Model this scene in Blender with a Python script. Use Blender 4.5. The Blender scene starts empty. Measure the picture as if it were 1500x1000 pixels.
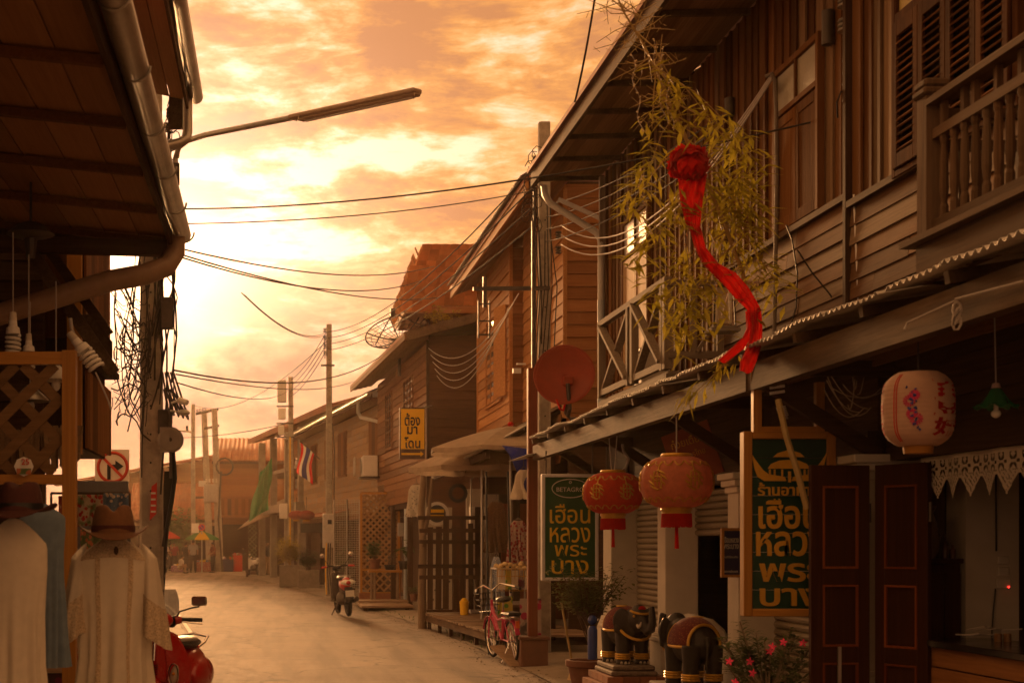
import bpy, bmesh, math, random
from mathutils import Vector, Matrix, Euler, noise as mnoise
random.seed(7)
rnd = random.uniform
R = math.radians
SC = bpy.context.scene
C = SC.collection

# ------------------------------------------------------------------ camera
cam_d = bpy.data.cameras.new('camera')
cam = bpy.data.objects.new('camera', cam_d); C.objects.link(cam)
EYE = 1.55; F = 2200.0; VX = 404.0; VY = 795.0      # eye height, focal length and street vanishing point on a 1500 x 1000 frame
cam.location = (0, 0, EYE); cam.rotation_euler = (R(90), 0, 0)
cam_d.sensor_width = 36.0; cam_d.lens = F / 1500 * 36
cam_d.shift_x = (750 - VX) / 1500; cam_d.shift_y = (VY - 500) / 1500
cam_d.clip_start = 0.1; cam_d.clip_end = 2000
cam_d.dof.use_dof = True; cam_d.dof.focus_distance = 17.0; cam_d.dof.aperture_fstop = 4.5
SC.camera = cam

# ------------------------------------------------------------------ sky
SUN_AZ = R(-5.2); SUN_EL = R(9.8)                    # azimuth from +Y towards +X
SUN_DIR = Vector((math.sin(SUN_AZ) * math.cos(SUN_EL), math.cos(SUN_AZ) * math.cos(SUN_EL), math.sin(SUN_EL)))
W = bpy.data.worlds.new('World'); SC.world = W; W.use_nodes = True
nt = W.node_tree; N = nt.nodes; L = nt.links
for n in list(N): N.remove(n)
def wn(t, **kw):
    n = N.new(t)
    for k, v in kw.items(): setattr(n, k, v)
    return n
def wmath(op, a, b=None, clamp=False):
    n = wn('ShaderNodeMath', operation=op); n.use_clamp = clamp
    for i, v in enumerate((a, b)):
        if v is None: continue
        if isinstance(v, (int, float)): n.inputs[i].default_value = v
        else: L.new(v, n.inputs[i])
    return n.outputs[0]
def wmix(fac, a, b, blend='MIX'):
    n = wn('ShaderNodeMix', data_type='RGBA', blend_type=blend)
    for i, v in ((0, fac), (6, a), (7, b)):
        if isinstance(v, (int, float)): n.inputs[i].default_value = v
        elif isinstance(v, tuple): n.inputs[i].default_value = (*v, 1)
        else: L.new(v, n.inputs[i])
    return n.outputs[2]
def wramp(src, stops):
    n = wn('ShaderNodeValToRGB'); cr = n.color_ramp
    while len(cr.elements) < len(stops): cr.elements.new(0.5)
    for e, (p, c) in zip(cr.elements, stops):
        e.position = p; e.color = (c, c, c, 1) if isinstance(c, (int, float)) else (*c, 1)
    L.new(src, n.inputs[0]); return n.outputs[0]
sky = wn('ShaderNodeTexSky', sky_type='NISHITA')
sky.sun_disc = False; sky.sun_elevation = SUN_EL; sky.sun_rotation = SUN_AZ
sky.dust_density = 4.0; sky.air_density = 2.0; sky.ozone_density = 1.0
tc = wn('ShaderNodeTexCoord'); dirv = tc.outputs['Generated']
dotn = wn('ShaderNodeVectorMath', operation='DOT_PRODUCT'); L.new(dirv, dotn.inputs[0]); dotn.inputs[1].default_value = SUN_DIR
cosg = wmath('MAXIMUM', dotn.outputs['Value'], 0.0)
wide = wmath('POWER', cosg, 6.0); mid = wmath('POWER', cosg, 95.0); tight = wmath('POWER', cosg, 520.0)
sep = wn('ShaderNodeSeparateXYZ'); L.new(dirv, sep.inputs[0])
elev = sep.outputs['Z']
def cloud(scale, stretch, detail, rough, off, lac=2.0, dist=0.0):
    mp = wn('ShaderNodeMapping'); L.new(dirv, mp.inputs[0]); mp.inputs['Scale'].default_value = (1, 1, stretch); mp.inputs['Location'].default_value = off
    no = wn('ShaderNodeTexNoise'); L.new(mp.outputs[0], no.inputs['Vector'])
    no.inputs['Scale'].default_value = scale; no.inputs['Detail'].default_value = detail
    no.inputs['Roughness'].default_value = rough; no.inputs['Lacunarity'].default_value = lac; no.inputs['Distortion'].default_value = dist
    return no.outputs['Fac']
c1 = cloud(8.5, 3.6, 12, 0.64, (3.1, 0.4, 0.55), dist=0.35)
c2 = cloud(24.0, 3.0, 9, 0.62, (1.7, 2.2, 0.2), dist=0.3)
streak = wmath('ADD', wmath('MULTIPLY', c1, 0.66), wmath('MULTIPLY', c2, 0.34))
base = wmix(1.0, sky.outputs[0], (0.026, 0.017, 0.011), 'MULTIPLY')          # warm evening air
base = wmix(1.0, base, (0.58, 0.34, 0.19), 'ADD')
glow = wmix(1.0, base, wmix(wide, (0, 0, 0), (0.14, 0.18, 0.24)), 'ADD')
glow = wmix(1.0, glow, wmix(mid, (0, 0, 0), (0.42, 0.42, 0.46)), 'ADD')
glow = wmix(1.0, glow, wmix(tight, (0, 0, 0), (2.6, 1.7, 0.75)), 'ADD')
# high streaky cloud, orange with paler edges
hi = wramp(streak, [(0.40, 0.05), (0.465, 0.80), (0.51, 1.0)])
hicol = wmix(wramp(streak, [(0.47, 0.0), (0.57, 1.0)]), wmix(wide, (0.80, 0.35, 0.095), (0.86, 0.345, 0.06)), wmix(wide, (0.58, 0.235, 0.075), (0.50, 0.185, 0.06)))
himask = wmath('MULTIPLY', hi, wmath('SUBTRACT', 0.95, wmath('MULTIPLY', mid, 0.6)))
s1 = wmix(himask, glow, hicol)
# low bank of cumulus near the horizon, mauve and peach
lo = cloud(9.0, 1.6, 8, 0.55, (0.9, 5.3, 1.4), dist=0.15)
band = wramp(elev, [(0.0, 1.0), (0.12, 1.0), (0.18, 0.0)])
lom = wmath('MULTIPLY', wramp(lo, [(0.36, 0.35), (0.52, 1.0)]), band)
locol = wmix(wramp(lo, [(0.42, 0.0), (0.60, 1.0)]), wmix(wide, (0.68, 0.34, 0.18), (0.68, 0.335, 0.18)), wmix(wide, (0.52, 0.24, 0.12), (0.50, 0.235, 0.14)))
s2 = wmix(wmath('MULTIPLY', lom, wmath('SUBTRACT', 0.96, wmath('MULTIPLY', tight, 0.5))), s1, locol)
bg = wn('ShaderNodeBackground'); L.new(s2, bg.inputs[0]); bg.inputs[1].default_value = 0.78
wo = wn('ShaderNodeOutputWorld'); L.new(bg.outputs[0], wo.inputs[0])

# ------------------------------------------------------------------ sun (low, veiled by cloud)
sd = bpy.data.lights.new('sun', 'SUN'); sd.energy = 2.4; sd.angle = R(7); sd.color = (1.0, 0.50, 0.19)
sun = bpy.data.objects.new('sun', sd); C.objects.link(sun)
sun.rotation_euler = SUN_DIR.to_track_quat('Z', 'Y').to_euler()
sun.location = (0, 60, 40)

# ------------------------------------------------------------------ view
vs = SC.view_settings; SC.display_settings.display_device = 'sRGB'
vs.view_transform = 'Standard'; vs.look = 'None'; vs.gamma = 1.0; vs.use_curve_mapping = False; vs.exposure = 0.72
SC.render.engine = 'CYCLES'
cy = SC.cycles
cy.use_denoising = True
try: cy.denoiser = 'OPENIMAGEDENOISE'
except Exception: pass
cy.max_bounces = 8; cy.diffuse_bounces = 3; cy.glossy_bounces = 2; cy.transmission_bounces = 6; cy.transparent_max_bounces = 12; cy.volume_bounces = 1
cy.sample_clamp_indirect = 4.0; cy.caustics_reflective = False; cy.caustics_refractive = False

# ================================================================== helpers
def at(px, py, Y):
    """a point Y metres up the street, from its place in the 1500 x 1000 frame"""
    return Vector(((px - VX) * Y / F, Y, EYE + (VY - py) * Y / F))
LOCAL = [False]                                      # when set, shapes are given in the frame of their parent
WM = {}                                              # world matrix of every parent
def wm(o): return WM.get(o.name, Matrix.Identity(4)) if o else Matrix.Identity(4)
def link(o, parent=None):
    C.objects.link(o)
    if parent: o.parent = parent; WM[o.name] = wm(parent)
    return o
def tag(o, label, cat=None, group=None):
    o['label'] = label
    if cat: o['category'] = cat
    if group: o['group'] = group
    return o
def thing(name, label, cat, loc=(0, 0, 0), rz=0.0, group=None):
    o = bpy.data.objects.new(name, None); o.empty_display_size = 0.2; C.objects.link(o)
    o.location = loc; o.rotation_euler = (0, 0, rz)
    WM[o.name] = Matrix.Translation(Vector(loc)) @ Matrix.Rotation(rz, 4, 'Z')
    return tag(o, label, cat, group)
class MB:
    """collects shapes; build() links them as one mesh object. Coordinates are world ones unless local=True"""
    def __init__(s, M=None): s.v = []; s.f = []; s.M = M
    def add(s, vs, fs):
        n = len(s.v)
        s.v += [(s.M @ Vector(p)) if s.M else Vector(p) for p in vs]
        s.f += [tuple(i + n for i in q) for q in fs]; return s
    def box(s, x0, x1, y0, y1, z0, z1):
        return s.add([(x0,y0,z0),(x1,y0,z0),(x1,y1,z0),(x0,y1,z0),(x0,y0,z1),(x1,y0,z1),(x1,y1,z1),(x0,y1,z1)],
                     [(0,3,2,1),(4,5,6,7),(0,1,5,4),(1,2,6,5),(2,3,7,6),(3,0,4,7)])
    def cbox(s, c, sx, sy, sz): return s.box(c[0]-sx/2, c[0]+sx/2, c[1]-sy/2, c[1]+sy/2, c[2]-sz/2, c[2]+sz/2)
    def bar(s, p, q, w, h, up=(0, 0, 1)):
        p, q = Vector(p), Vector(q); d = (q - p).normalized(); u = Vector(up)
        if abs(d.dot(u)) > 0.98: u = Vector((0, 1, 0)) if abs(d.y) < 0.9 else Vector((1, 0, 0))
        a = d.cross(u).normalized() * w / 2; b = a.cross(d).normalized() * h / 2
        vs = [p-a-b, p+a-b, p+a+b, p-a+b, q-a-b, q+a-b, q+a+b, q-a+b]
        return s.add(vs, [(0,1,2,3),(7,6,5,4),(0,4,5,1),(1,5,6,2),(2,6,7,3),(3,7,4,0)])
    def tube(s, pts, r, n=8, cap=True, closed=False):
        pts = [Vector(p) for p in pts]; k = len(pts)
        rr = r if isinstance(r, (list, tuple)) else [r] * k
        vs, fs = [], []; ref = None
        for i, p in enumerate(pts):
            t = (pts[(i + 1) % k] - pts[i - 1]) if closed else (pts[min(i + 1, k - 1)] - pts[max(i - 1, 0)])
            if t.length < 1e-9: t = Vector((0, 0, 1))
            t.normalize()
            if ref is None: ref = Vector((0, 0, 1)) if abs(t.z) < 0.9 else Vector((1, 0, 0))
            a = t.cross(ref)
            if a.length < 1e-6: a = t.orthogonal()
            a.normalize(); b = t.cross(a).normalized(); ref = a.cross(t)
            for j in range(n):
                g = 2 * math.pi * j / n
                vs.append(p + (a * math.cos(g) + b * math.sin(g)) * rr[i])
        m = k if closed else k - 1
        for i in range(m):
            for j in range(n):
                i2 = (i + 1) % k
                fs.append((i*n+j, i*n+(j+1)%n, i2*n+(j+1)%n, i2*n+j))
        if cap and not closed: fs += [tuple(range(n))[::-1], tuple((k-1)*n + j for j in range(n))]
        return s.add(vs, fs)
    def lathe(s, prof, n=20, c=(0, 0, 0), M=None, a0=0.0, a1=None):
        full = a1 is None; a1 = a0 + 2 * math.pi if full else a1
        m = n if full else n + 1; vs, fs = [], []
        for (r, z) in prof:
            for j in range(m):
                g = a0 + (a1 - a0) * j / n
                p = Vector((r * math.cos(g), r * math.sin(g), z))
                vs.append((M @ p if M else p) + Vector(c))
        for i in range(len(prof) - 1):
            for j in range(n):
                j2 = (j + 1) % m
                fs.append((i*m+j, i*m+j2, (i+1)*m+j2, (i+1)*m+j))
        return s.add(vs, fs)
    def ell(s, c, rx, ry, rz, nu=14, nv=9, M=None):
        pr = [(max(math.sin(math.pi*i/nv), 1e-3), -math.cos(math.pi*i/nv)) for i in range(nv + 1)]
        K = Matrix.Diagonal((rx, ry, rz)); K = (M @ K) if M else K
        return s.lathe(pr, nu, c, K)
    def prism(s, poly, vec):
        k = len(poly); poly = [Vector(p) for p in poly]; vec = Vector(vec)
        return s.add(poly + [p + vec for p in poly], [tuple(range(k))[::-1], tuple(range(k, 2*k))] + [(i, (i+1)%k, k+(i+1)%k, k+i) for i in range(k)])
    def sheet(s, fn, nu, nv):
        vs = [fn(i / nu, j / nv) for j in range(nv + 1) for i in range(nu + 1)]
        return s.add(vs, [(j*(nu+1)+i, j*(nu+1)+i+1, (j+1)*(nu+1)+i+1, (j+1)*(nu+1)+i) for j in range(nv) for i in range(nu)])
    def mesh(s, name, mat, inv=None):
        me = bpy.data.meshes.new(name)
        vs = [inv @ p for p in s.v] if inv else s.v
        me.from_pydata([tuple(p) for p in vs], [], s.f)
        bm = bmesh.new(); bm.from_mesh(me); bmesh.ops.recalc_face_normals(bm, faces=bm.faces); bm.to_mesh(me); bm.free()
        if mat: me.materials.append(mat)
        return me
    def build(s, name, mat, parent=None, smooth=False, bevel=0.0, solid=0.0, remesh=0.0, subd=0, local=False, label=None):
        inv = None if local or LOCAL[0] or not parent else wm(parent).inverted()
        me = s.mesh(name, mat, inv)
        o = bpy.data.objects.new(name, me); link(o, parent)
        if smooth or remesh:
            for p in me.polygons: p.use_smooth = True
        if solid:
            m = o.modifiers.new('s', 'SOLIDIFY'); m.thickness = solid; m.offset = 0
        if remesh:
            m = o.modifiers.new('r', 'REMESH'); m.mode = 'VOXEL'; m.voxel_size = remesh; m.use_smooth_shade = True
            m = o.modifiers.new('sm', 'SMOOTH'); m.factor = 0.5; m.iterations = 3
        if bevel:
            m = o.modifiers.new('b', 'BEVEL'); m.width = bevel; m.segments = 1; m.limit_method = 'ANGLE'
        if subd:
            m = o.modifiers.new('d', 'SUBSURF'); m.levels = subd; m.render_levels = subd
        if smooth and not remesh and not subd:
            try: me.set_sharp_from_angle(angle=R(40))
            except Exception: pass
        if label: o['label'] = label
        return o
# a shared plank mesh per material (unit box with worn edges)
_PL = {}
def plank(name, parent, c, size, mat, rot=(0, 0, 0), local=False):
    local = local or LOCAL[0]
    k = mat.name
    if k not in _PL:
        e = 0.5; m = MB().box(-e, e, -e, e, -e, e); _PL[k] = m.mesh('plank_' + k, mat)
    o = bpy.data.objects.new(name, _PL[k]); link(o, parent)
    p = Vector(c)
    if parent and not local: p = wm(parent).inverted() @ p
    o.location = p; o.scale = size
    rz = 0 if (local or not parent) else -wm(parent).to_euler().z
    o.rotation_euler = (rot[0], rot[1], rot[2] + rz)
    return o
def share(name, me, parent, loc, rot=(0, 0, 0), scale=(1, 1, 1)):
    o = bpy.data.objects.new(name, me); link(o, parent); o.location = loc; o.rotation_euler = rot; o.scale = scale; return o
def copy_tree(o, loc=None, rz=None, label=None, group=None):
    def rec(s, par):
        c = s.copy(); C.objects.link(c); c.parent = par
        for ch in KIDS.get(s.name, []): rec(ch, c)
        return c
    KIDS = {}
    for x in C.objects:
        if x.parent: KIDS.setdefault(x.parent.name, []).append(x)
    r = rec(o, None)
    if loc is not None: r.location = loc
    if rz is not None: r.rotation_euler = (0, 0, rz)
    if label: r['label'] = label
    if group: r['group'] = group
    return r
def text_mesh(s, size, mat, bold=0.0, extrude=0.004, width=None, height=None, align='CENTER', squash=1.0):
    cu = bpy.data.curves.new('lettering', 'FONT'); cu.body = s; cu.size = size; cu.align_x = align; cu.align_y = 'CENTER'
    cu.offset = bold; cu.extrude = extrude; cu.resolution_u = 3; cu.space_line = 0.9
    o = bpy.data.objects.new('lettering', cu); C.objects.link(o)
    dg = bpy.context.evaluated_depsgraph_get(); me = bpy.data.meshes.new_from_object(o.evaluated_get(dg))
    C.objects.unlink(o); bpy.data.objects.remove(o)
    xs = [v.co.x for v in me.vertices]; ys = [v.co.y for v in me.vertices]
    if xs:
        w = max(xs) - min(xs); h = max(ys) - min(ys); cx = (max(xs) + min(xs)) / 2; cyy = (max(ys) + min(ys)) / 2
        kx = (width / w) if width else 1.0; ky = (height / h) if height else (kx if width else 1.0)
        if not width and height: kx = ky * squash
        for v in me.vertices:
            x, y, z = v.co; v.co = ((x - cx) * kx, z, (y - cyy) * ky) if False else ((x - cx) * kx, -z, (y - cyy) * ky)
    me.materials.clear(); me.materials.append(mat)
    return me
def lettering(parent, s, c, mat, height=None, width=None, bold=0.0, rot=(0, 0, 0), extrude=0.004, size=0.2, name='lettering', squash=1.0):
    """text facing -Y (towards the camera) centred at world point c"""
    me = text_mesh(s, size, mat, bold, extrude, width, height, squash=squash)
    return share(name, me, parent, Vector(c) if LOCAL[0] else wm(parent).inverted() @ Vector(c), rot)

# ================================================================== materials
_M = {}
def newmat(name):
    m = bpy.data.materials.new(name); m.use_nodes = True; _M[name] = m
    return m, m.node_tree.nodes, m.node_tree.links, m.node_tree.nodes['Principled BSDF']
def nod(ns, t, **kw):
    n = ns.new(t)
    for k, v in kw.items(): setattr(n, k, v)
    return n
def mixc(ns, ls, fac, a, b, blend='MIX'):
    n = nod(ns, 'ShaderNodeMix', data_type='RGBA', blend_type=blend)
    for i, v in ((0, fac), (6, a), (7, b)):
        if isinstance(v, (int, float)): n.inputs[i].default_value = v
        elif isinstance(v, tuple): n.inputs[i].default_value = (*v[:3], 1)
        else: ls.new(v, n.inputs[i])
    return n.outputs[2]
def ntex(ns, ls, vec, scale, detail=4, rough=0.6, dist=0.0):
    n = nod(ns, 'ShaderNodeTexNoise'); n.inputs['Scale'].default_value = scale; n.inputs['Detail'].default_value = detail
    n.inputs['Roughness'].default_value = rough; n.inputs['Distortion'].default_value = dist
    if vec: ls.new(vec, n.inputs['Vector'])
    return n.outputs['Fac']
def rampf(ns, ls, src, stops):
    n = nod(ns, 'ShaderNodeValToRGB'); cr = n.color_ramp
    while len(cr.elements) < len(stops): cr.elements.new(0.5)
    for e, (p, c) in zip(cr.elements, stops):
        e.position = p; e.color = (c, c, c, 1) if isinstance(c, (int, float)) else (*c, 1)
    ls.new(src, n.inputs[0]); return n.outputs[0]
def pvec(ns, ls, scale=(1, 1, 1), jitter=7.0):
    """surface position, shifted by a random amount per object so that neighbours differ"""
    g = nod(ns, 'ShaderNodeNewGeometry'); oi = nod(ns, 'ShaderNodeObjectInfo')
    mu = nod(ns, 'ShaderNodeMath', operation='MULTIPLY'); ls.new(oi.outputs['Random'], mu.inputs[0]); mu.inputs[1].default_value = jitter
    cb = nod(ns, 'ShaderNodeCombineXYZ'); [ls.new(mu.outputs[0], cb.inputs[i]) for i in range(3)]
    ad = nod(ns, 'ShaderNodeVectorMath', operation='ADD'); ls.new(g.outputs['Position'], ad.inputs[0]); ls.new(cb.outputs[0], ad.inputs[1])
    mp = nod(ns, 'ShaderNodeMapping'); ls.new(ad.outputs[0], mp.inputs[0]); mp.inputs['Scale'].default_value = scale
    return mp.outputs[0], oi.outputs['Random']
def pbr(name, col, rough=0.7, var=0.25, scale=8.0, bump=0.15, metal=0.0, dirt=0.0, rvar=0.12, spec=0.4, stretch=(1, 1, 1), coat=0.0):
    if name in _M: return _M[name]
    m, ns, ls, b = newmat(name)
    v, r = pvec(ns, ls, stretch)
    n1 = ntex(ns, ls, v, scale, 5, 0.65); n2 = ntex(ns, ls, v, scale * 0.18, 3)
    lo = tuple(c * (1 - var) for c in col); hi = tuple(min(1, c * (1 + var)) for c in col)
    c = mixc(ns, ls, rampf(ns, ls, n1, [(0.3, 0.0), (0.7, 1.0)]), lo, hi)
    if dirt: c = mixc(ns, ls, rampf(ns, ls, n2, [(0.45, 0.0), (0.68, dirt)]), c, tuple(x * 0.35 + 0.01 for x in col))
    if rvar:
        rr = rampf(ns, ls, r, [(0.0, 1 - rvar), (1.0, 1 + rvar)])
        c = mixc(ns, ls, 1.0, c, rr, 'MULTIPLY')
    ls.new(c, b.inputs['Base Color'])
    b.inputs['Metallic'].default_value = metal; b.inputs['Specular IOR Level'].default_value = spec
    ls.new(rampf(ns, ls, n1, [(0.2, max(0.03, rough - 0.12)), (0.8, min(1, rough + 0.12))]), b.inputs['Roughness'])
    if coat: b.inputs['Coat Weight'].default_value = coat; b.inputs['Coat Roughness'].default_value = 0.12
    if bump:
        bp = nod(ns, 'ShaderNodeBump'); bp.inputs['Strength'].default_value = bump; bp.inputs['Distance'].default_value = 0.01
        ls.new(n1, bp.inputs['Height']); ls.new(bp.outputs[0], b.inputs['Normal'])
    return m
def wood(name, c1, c2, axis='y', rough=0.75, bump=0.5, rvar=0.48, grain=38.0, weather=None):
    if name in _M: return _M[name]
    m, ns, ls, b = newmat(name)
    st = {'x': (0.035, 1, 1), 'y': (1, 0.035, 1), 'z': (1, 1, 0.035)}[axis]
    v, r = pvec(ns, ls, st, 13.0)
    g = ntex(ns, ls, v, grain, 6, 0.7, 0.6)
    st2 = {'x': (0.25, 1, 1), 'y': (1, 0.25, 1), 'z': (1, 1, 0.25)}[axis]
    v2, _ = pvec(ns, ls, st2, 5.0); big = ntex(ns, ls, v2, 4.5, 4, 0.6)
    c = mixc(ns, ls, rampf(ns, ls, g, [(0.3, 0.0), (0.68, 1.0)]), c1, c2)
    if weather: c = mixc(ns, ls, rampf(ns, ls, big, [(0.42, 0.0), (0.66, 0.8)]), c, weather)
    c = mixc(ns, ls, 1.0, c, rampf(ns, ls, r, [(0.0, 1 - rvar), (1.0, 1 + rvar)]), 'MULTIPLY')
    ls.new(c, b.inputs['Base Color']); b.inputs['Roughness'].default_value = rough; b.inputs['Specular IOR Level'].default_value = 0.10
    bp = nod(ns, 'ShaderNodeBump'); bp.inputs['Strength'].default_value = bump; bp.inputs['Distance'].default_value = 0.006
    ls.new(g, bp.inputs['Height']); ls.new(bp.outputs[0], b.inputs['Normal'])
    return m
def cloth(name, col, var=0.15, trans=0.25, scale=20, pattern=None):
    if name in _M: return _M[name]
    m, ns, ls, b = newmat(name)
    v, r = pvec(ns, ls)
    n1 = ntex(ns, ls, v, scale, 4)
    c = mixc(ns, ls, rampf(ns, ls, n1, [(0.3, 0.0), (0.7, 1.0)]), tuple(x * (1 - var) for x in col), tuple(min(1, x * (1 + var)) for x in col))
    if pattern:
        vo = nod(ns, 'ShaderNodeTexVoronoi'); vo.inputs['Scale'].default_value = pattern[1]; ls.new(v, vo.inputs['Vector'])
        c = mixc(ns, ls, rampf(ns, ls, vo.outputs['Distance'], [(pattern[2], 1.0), (pattern[2] + 0.08, 0.0)]), c, pattern[0])
        if len(pattern) > 3: c = mixc(ns, ls, rampf(ns, ls, ntex(ns, ls, v, pattern[1] * 0.4), [(0.52, 0.0), (0.6, 0.8)]), c, pattern[3])
    ls.new(c, b.inputs['Base Color']); b.inputs['Roughness'].default_value = 0.9; b.inputs['Specular IOR Level'].default_value = 0.15
    b.inputs['Sheen Weight'].default_value = 0.15
    if trans:
        tr = nod(ns, 'ShaderNodeBsdfTranslucent'); ls.new(c, tr.inputs[0])
        mx = nod(ns, 'ShaderNodeMixShader'); mx.inputs[0].default_value = trans
        ls.new(b.outputs[0], mx.inputs[1]); ls.new(tr.outputs[0], mx.inputs[2])
        ls.new(mx.outputs[0], ns['Material Output'].inputs[0])
    return m
def glass(name, col=(0.8, 0.85, 0.85), rough=0.05, alpha=0.35):
    if name in _M: return _M[name]
    m, ns, ls, b = newmat(name)
    v, r = pvec(ns, ls)
    b.inputs['Base Color'].default_value = (*col, 1); b.inputs['Roughness'].default_value = rough; b.inputs['Alpha'].default_value = alpha
    bp = nod(ns, 'ShaderNodeBump'); bp.inputs['Strength'].default_value = 0.05; ls.new(ntex(ns, ls, v, 9), bp.inputs['Height']); ls.new(bp.outputs[0], b.inputs['Normal'])
    return m
def emit(name, col, st):
    if name in _M: return _M[name]
    m, ns, ls, b = newmat(name)
    b.inputs['Base Color'].default_value = (*col, 1); b.inputs['Emission Color'].default_value = (*col, 1); b.inputs['Emission Strength'].default_value = st
    return m

WEA = (0.175, 0.105, 0.056)
M_siding = wood('weathered siding', (0.095, 0.042, 0.015), (0.19, 0.096, 0.040), 'y', weather=WEA)
M_sidex = wood('weathered siding across', (0.105, 0.062, 0.036), (0.22, 0.140, 0.085), 'x', weather=WEA)
M_batten = wood('weathered upright boards', (0.095, 0.037, 0.010), (0.19, 0.083, 0.024), 'z', weather=(0.165, 0.085, 0.036))
M_door = wood('door boards', (0.11, 0.044, 0.011), (0.21, 0.092, 0.026), 'z', rough=0.9)
M_teak = wood('teak siding', (0.36, 0.165, 0.06), (0.54, 0.275, 0.11), 'y', rough=0.75, bump=0.3, rvar=0.2)  # paler than the across copy; grazing sunlight is put into this colour
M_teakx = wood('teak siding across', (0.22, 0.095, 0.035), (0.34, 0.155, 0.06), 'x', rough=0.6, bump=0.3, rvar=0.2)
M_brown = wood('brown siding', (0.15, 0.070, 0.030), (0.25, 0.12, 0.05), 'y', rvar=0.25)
M_brownx = wood('brown siding across', (0.075, 0.036, 0.02), (0.125, 0.06, 0.03), 'x', rvar=0.2)  # darker copy of the brown siding, shade of camera-facing walls in its colour
M_pale = wood('pale old siding', (0.26, 0.165, 0.095), (0.42, 0.28, 0.17), 'y', rvar=0.25, weather=(0.30, 0.25, 0.20))
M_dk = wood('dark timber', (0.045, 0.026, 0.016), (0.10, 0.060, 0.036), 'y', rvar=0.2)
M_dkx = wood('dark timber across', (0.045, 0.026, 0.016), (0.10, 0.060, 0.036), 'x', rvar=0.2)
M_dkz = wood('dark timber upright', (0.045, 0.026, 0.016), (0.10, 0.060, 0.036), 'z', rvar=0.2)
M_beam = wood('old beam', (0.085, 0.052, 0.030), (0.175, 0.115, 0.070), 'y', rvar=0.15, weather=(0.055, 0.034, 0.022))
M_grey = wood('grey balcony timber', (0.16, 0.125, 0.095), (0.29, 0.235, 0.18), 'z', rvar=0.2)
M_greyy = wood('grey balcony rail', (0.16, 0.125, 0.095), (0.29, 0.235, 0.18), 'y', rvar=0.2)
M_greyx = wood('grey balcony rail across', (0.14, 0.11, 0.085), (0.25, 0.20, 0.155), 'x', rvar=0.2)
M_shut = wood('shutter paint', (0.042, 0.017, 0.008), (0.085, 0.035, 0.015), 'z', rough=0.9, weather=(0.12, 0.055, 0.022))
M_slat = wood('highlight-toned louvre slats', (0.10, 0.040, 0.014), (0.22, 0.10, 0.036), 'y', rough=0.9)  # paler than the frames; the light the slats catch is in the colour
M_soffl = wood('flare-tinted soffit boards', (0.36, 0.19, 0.085), (0.48, 0.27, 0.13), 'y', rvar=0.2)  # soffit colour lifted to carry the sun's flare on the left eaves
M_patch = wood('greyed replacement board', (0.17, 0.115, 0.07), (0.29, 0.20, 0.125), 'y', rvar=0.3)
M_patchz = wood('greyed upright board', (0.15, 0.095, 0.055), (0.26, 0.17, 0.10), 'z', rvar=0.3)
M_varn = wood('varnished frame', (0.34, 0.155, 0.035), (0.50, 0.25, 0.06), 'z', rough=0.35, bump=0.1, rvar=0.1)
M_varnx = wood('varnished frame across', (0.34, 0.155, 0.035), (0.50, 0.25, 0.06), 'x', rough=0.35, bump=0.1, rvar=0.1)
M_panel = wood('panel door', (0.035, 0.014, 0.009), (0.065, 0.026, 0.015), 'z', rough=0.4, bump=0.15, rvar=0.1)
M_mould = wood('door moulding', (0.17, 0.045, 0.014), (0.25, 0.075, 0.024), 'z', rough=0.35, bump=0.1)
M_counter = wood('counter boards', (0.20, 0.085, 0.03), (0.36, 0.17, 0.06), 'y', rough=0.45, bump=0.2)
M_post = wood('red brown post', (0.16, 0.055, 0.028), (0.22, 0.08, 0.042), 'z', rough=0.55, bump=0.1)
M_deck = wood('deck boards', (0.20, 0.13, 0.085), (0.36, 0.26, 0.18), 'x', rvar=0.3)
M_log = wood('raw log', (0.16, 0.11, 0.075), (0.31, 0.23, 0.16), 'z', rvar=0.2)
M_bam = pbr('bamboo cane', (0.42, 0.30, 0.12), 0.5, 0.2, 12)
M_conc = pbr('concrete pole', (0.40, 0.355, 0.30), 0.9, 0.22, 14, 0.3, dirt=0.5)
M_plaster = pbr('white plaster', (0.72, 0.67, 0.60), 0.85, 0.07, 5, 0.1, dirt=0.25)
M_white = pbr('white paint', (0.78, 0.76, 0.72), 0.5, 0.05, 6, 0.05)
M_zinc = pbr('zinc sheet', (0.46, 0.43, 0.40), 0.45, 0.2, 6, 0.1, metal=0.7, dirt=0.5)
M_rust = pbr('rusted roof sheet', (0.34, 0.13, 0.065), 0.7, 0.3, 3, 0.1, dirt=0.4)
M_tile = pbr('clay roof tile', (0.60, 0.26, 0.09), 0.7, 0.15, 6, 0.1, rvar=0.22)
M_soffit = wood('soffit boards', (0.16, 0.088, 0.045), (0.26, 0.155, 0.085), 'y', rvar=0.25)
M_pvc = pbr('grey pipe', (0.50, 0.50, 0.50), 0.4, 0.08, 6, 0.03)
M_pvcb = pbr('pale blue pipe', (0.52, 0.60, 0.68), 0.4, 0.08, 6, 0.03)
M_blk = pbr('black plastic', (0.018, 0.017, 0.016), 0.45, 0.2, 20, 0.05)
M_rub = pbr('tyre rubber', (0.02, 0.019, 0.018), 0.8, 0.2, 30, 0.2)
M_wire = pbr('cable sheath', (0.035, 0.028, 0.024), 0.6, 0.2, 20, 0.0)
M_wirep = pbr('pale cable', (0.40, 0.36, 0.34), 0.6, 0.1, 20, 0.0)
M_steel = pbr('dark steel', (0.09, 0.075, 0.065), 0.5, 0.25, 12, 0.05, metal=0.4)
M_galv = pbr('galvanised steel', (0.48, 0.46, 0.43), 0.4, 0.15, 12, 0.05, metal=0.8)
M_chr = pbr('chrome', (0.82, 0.80, 0.78), 0.12, 0.04, 10, 0.0, metal=1.0)
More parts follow.
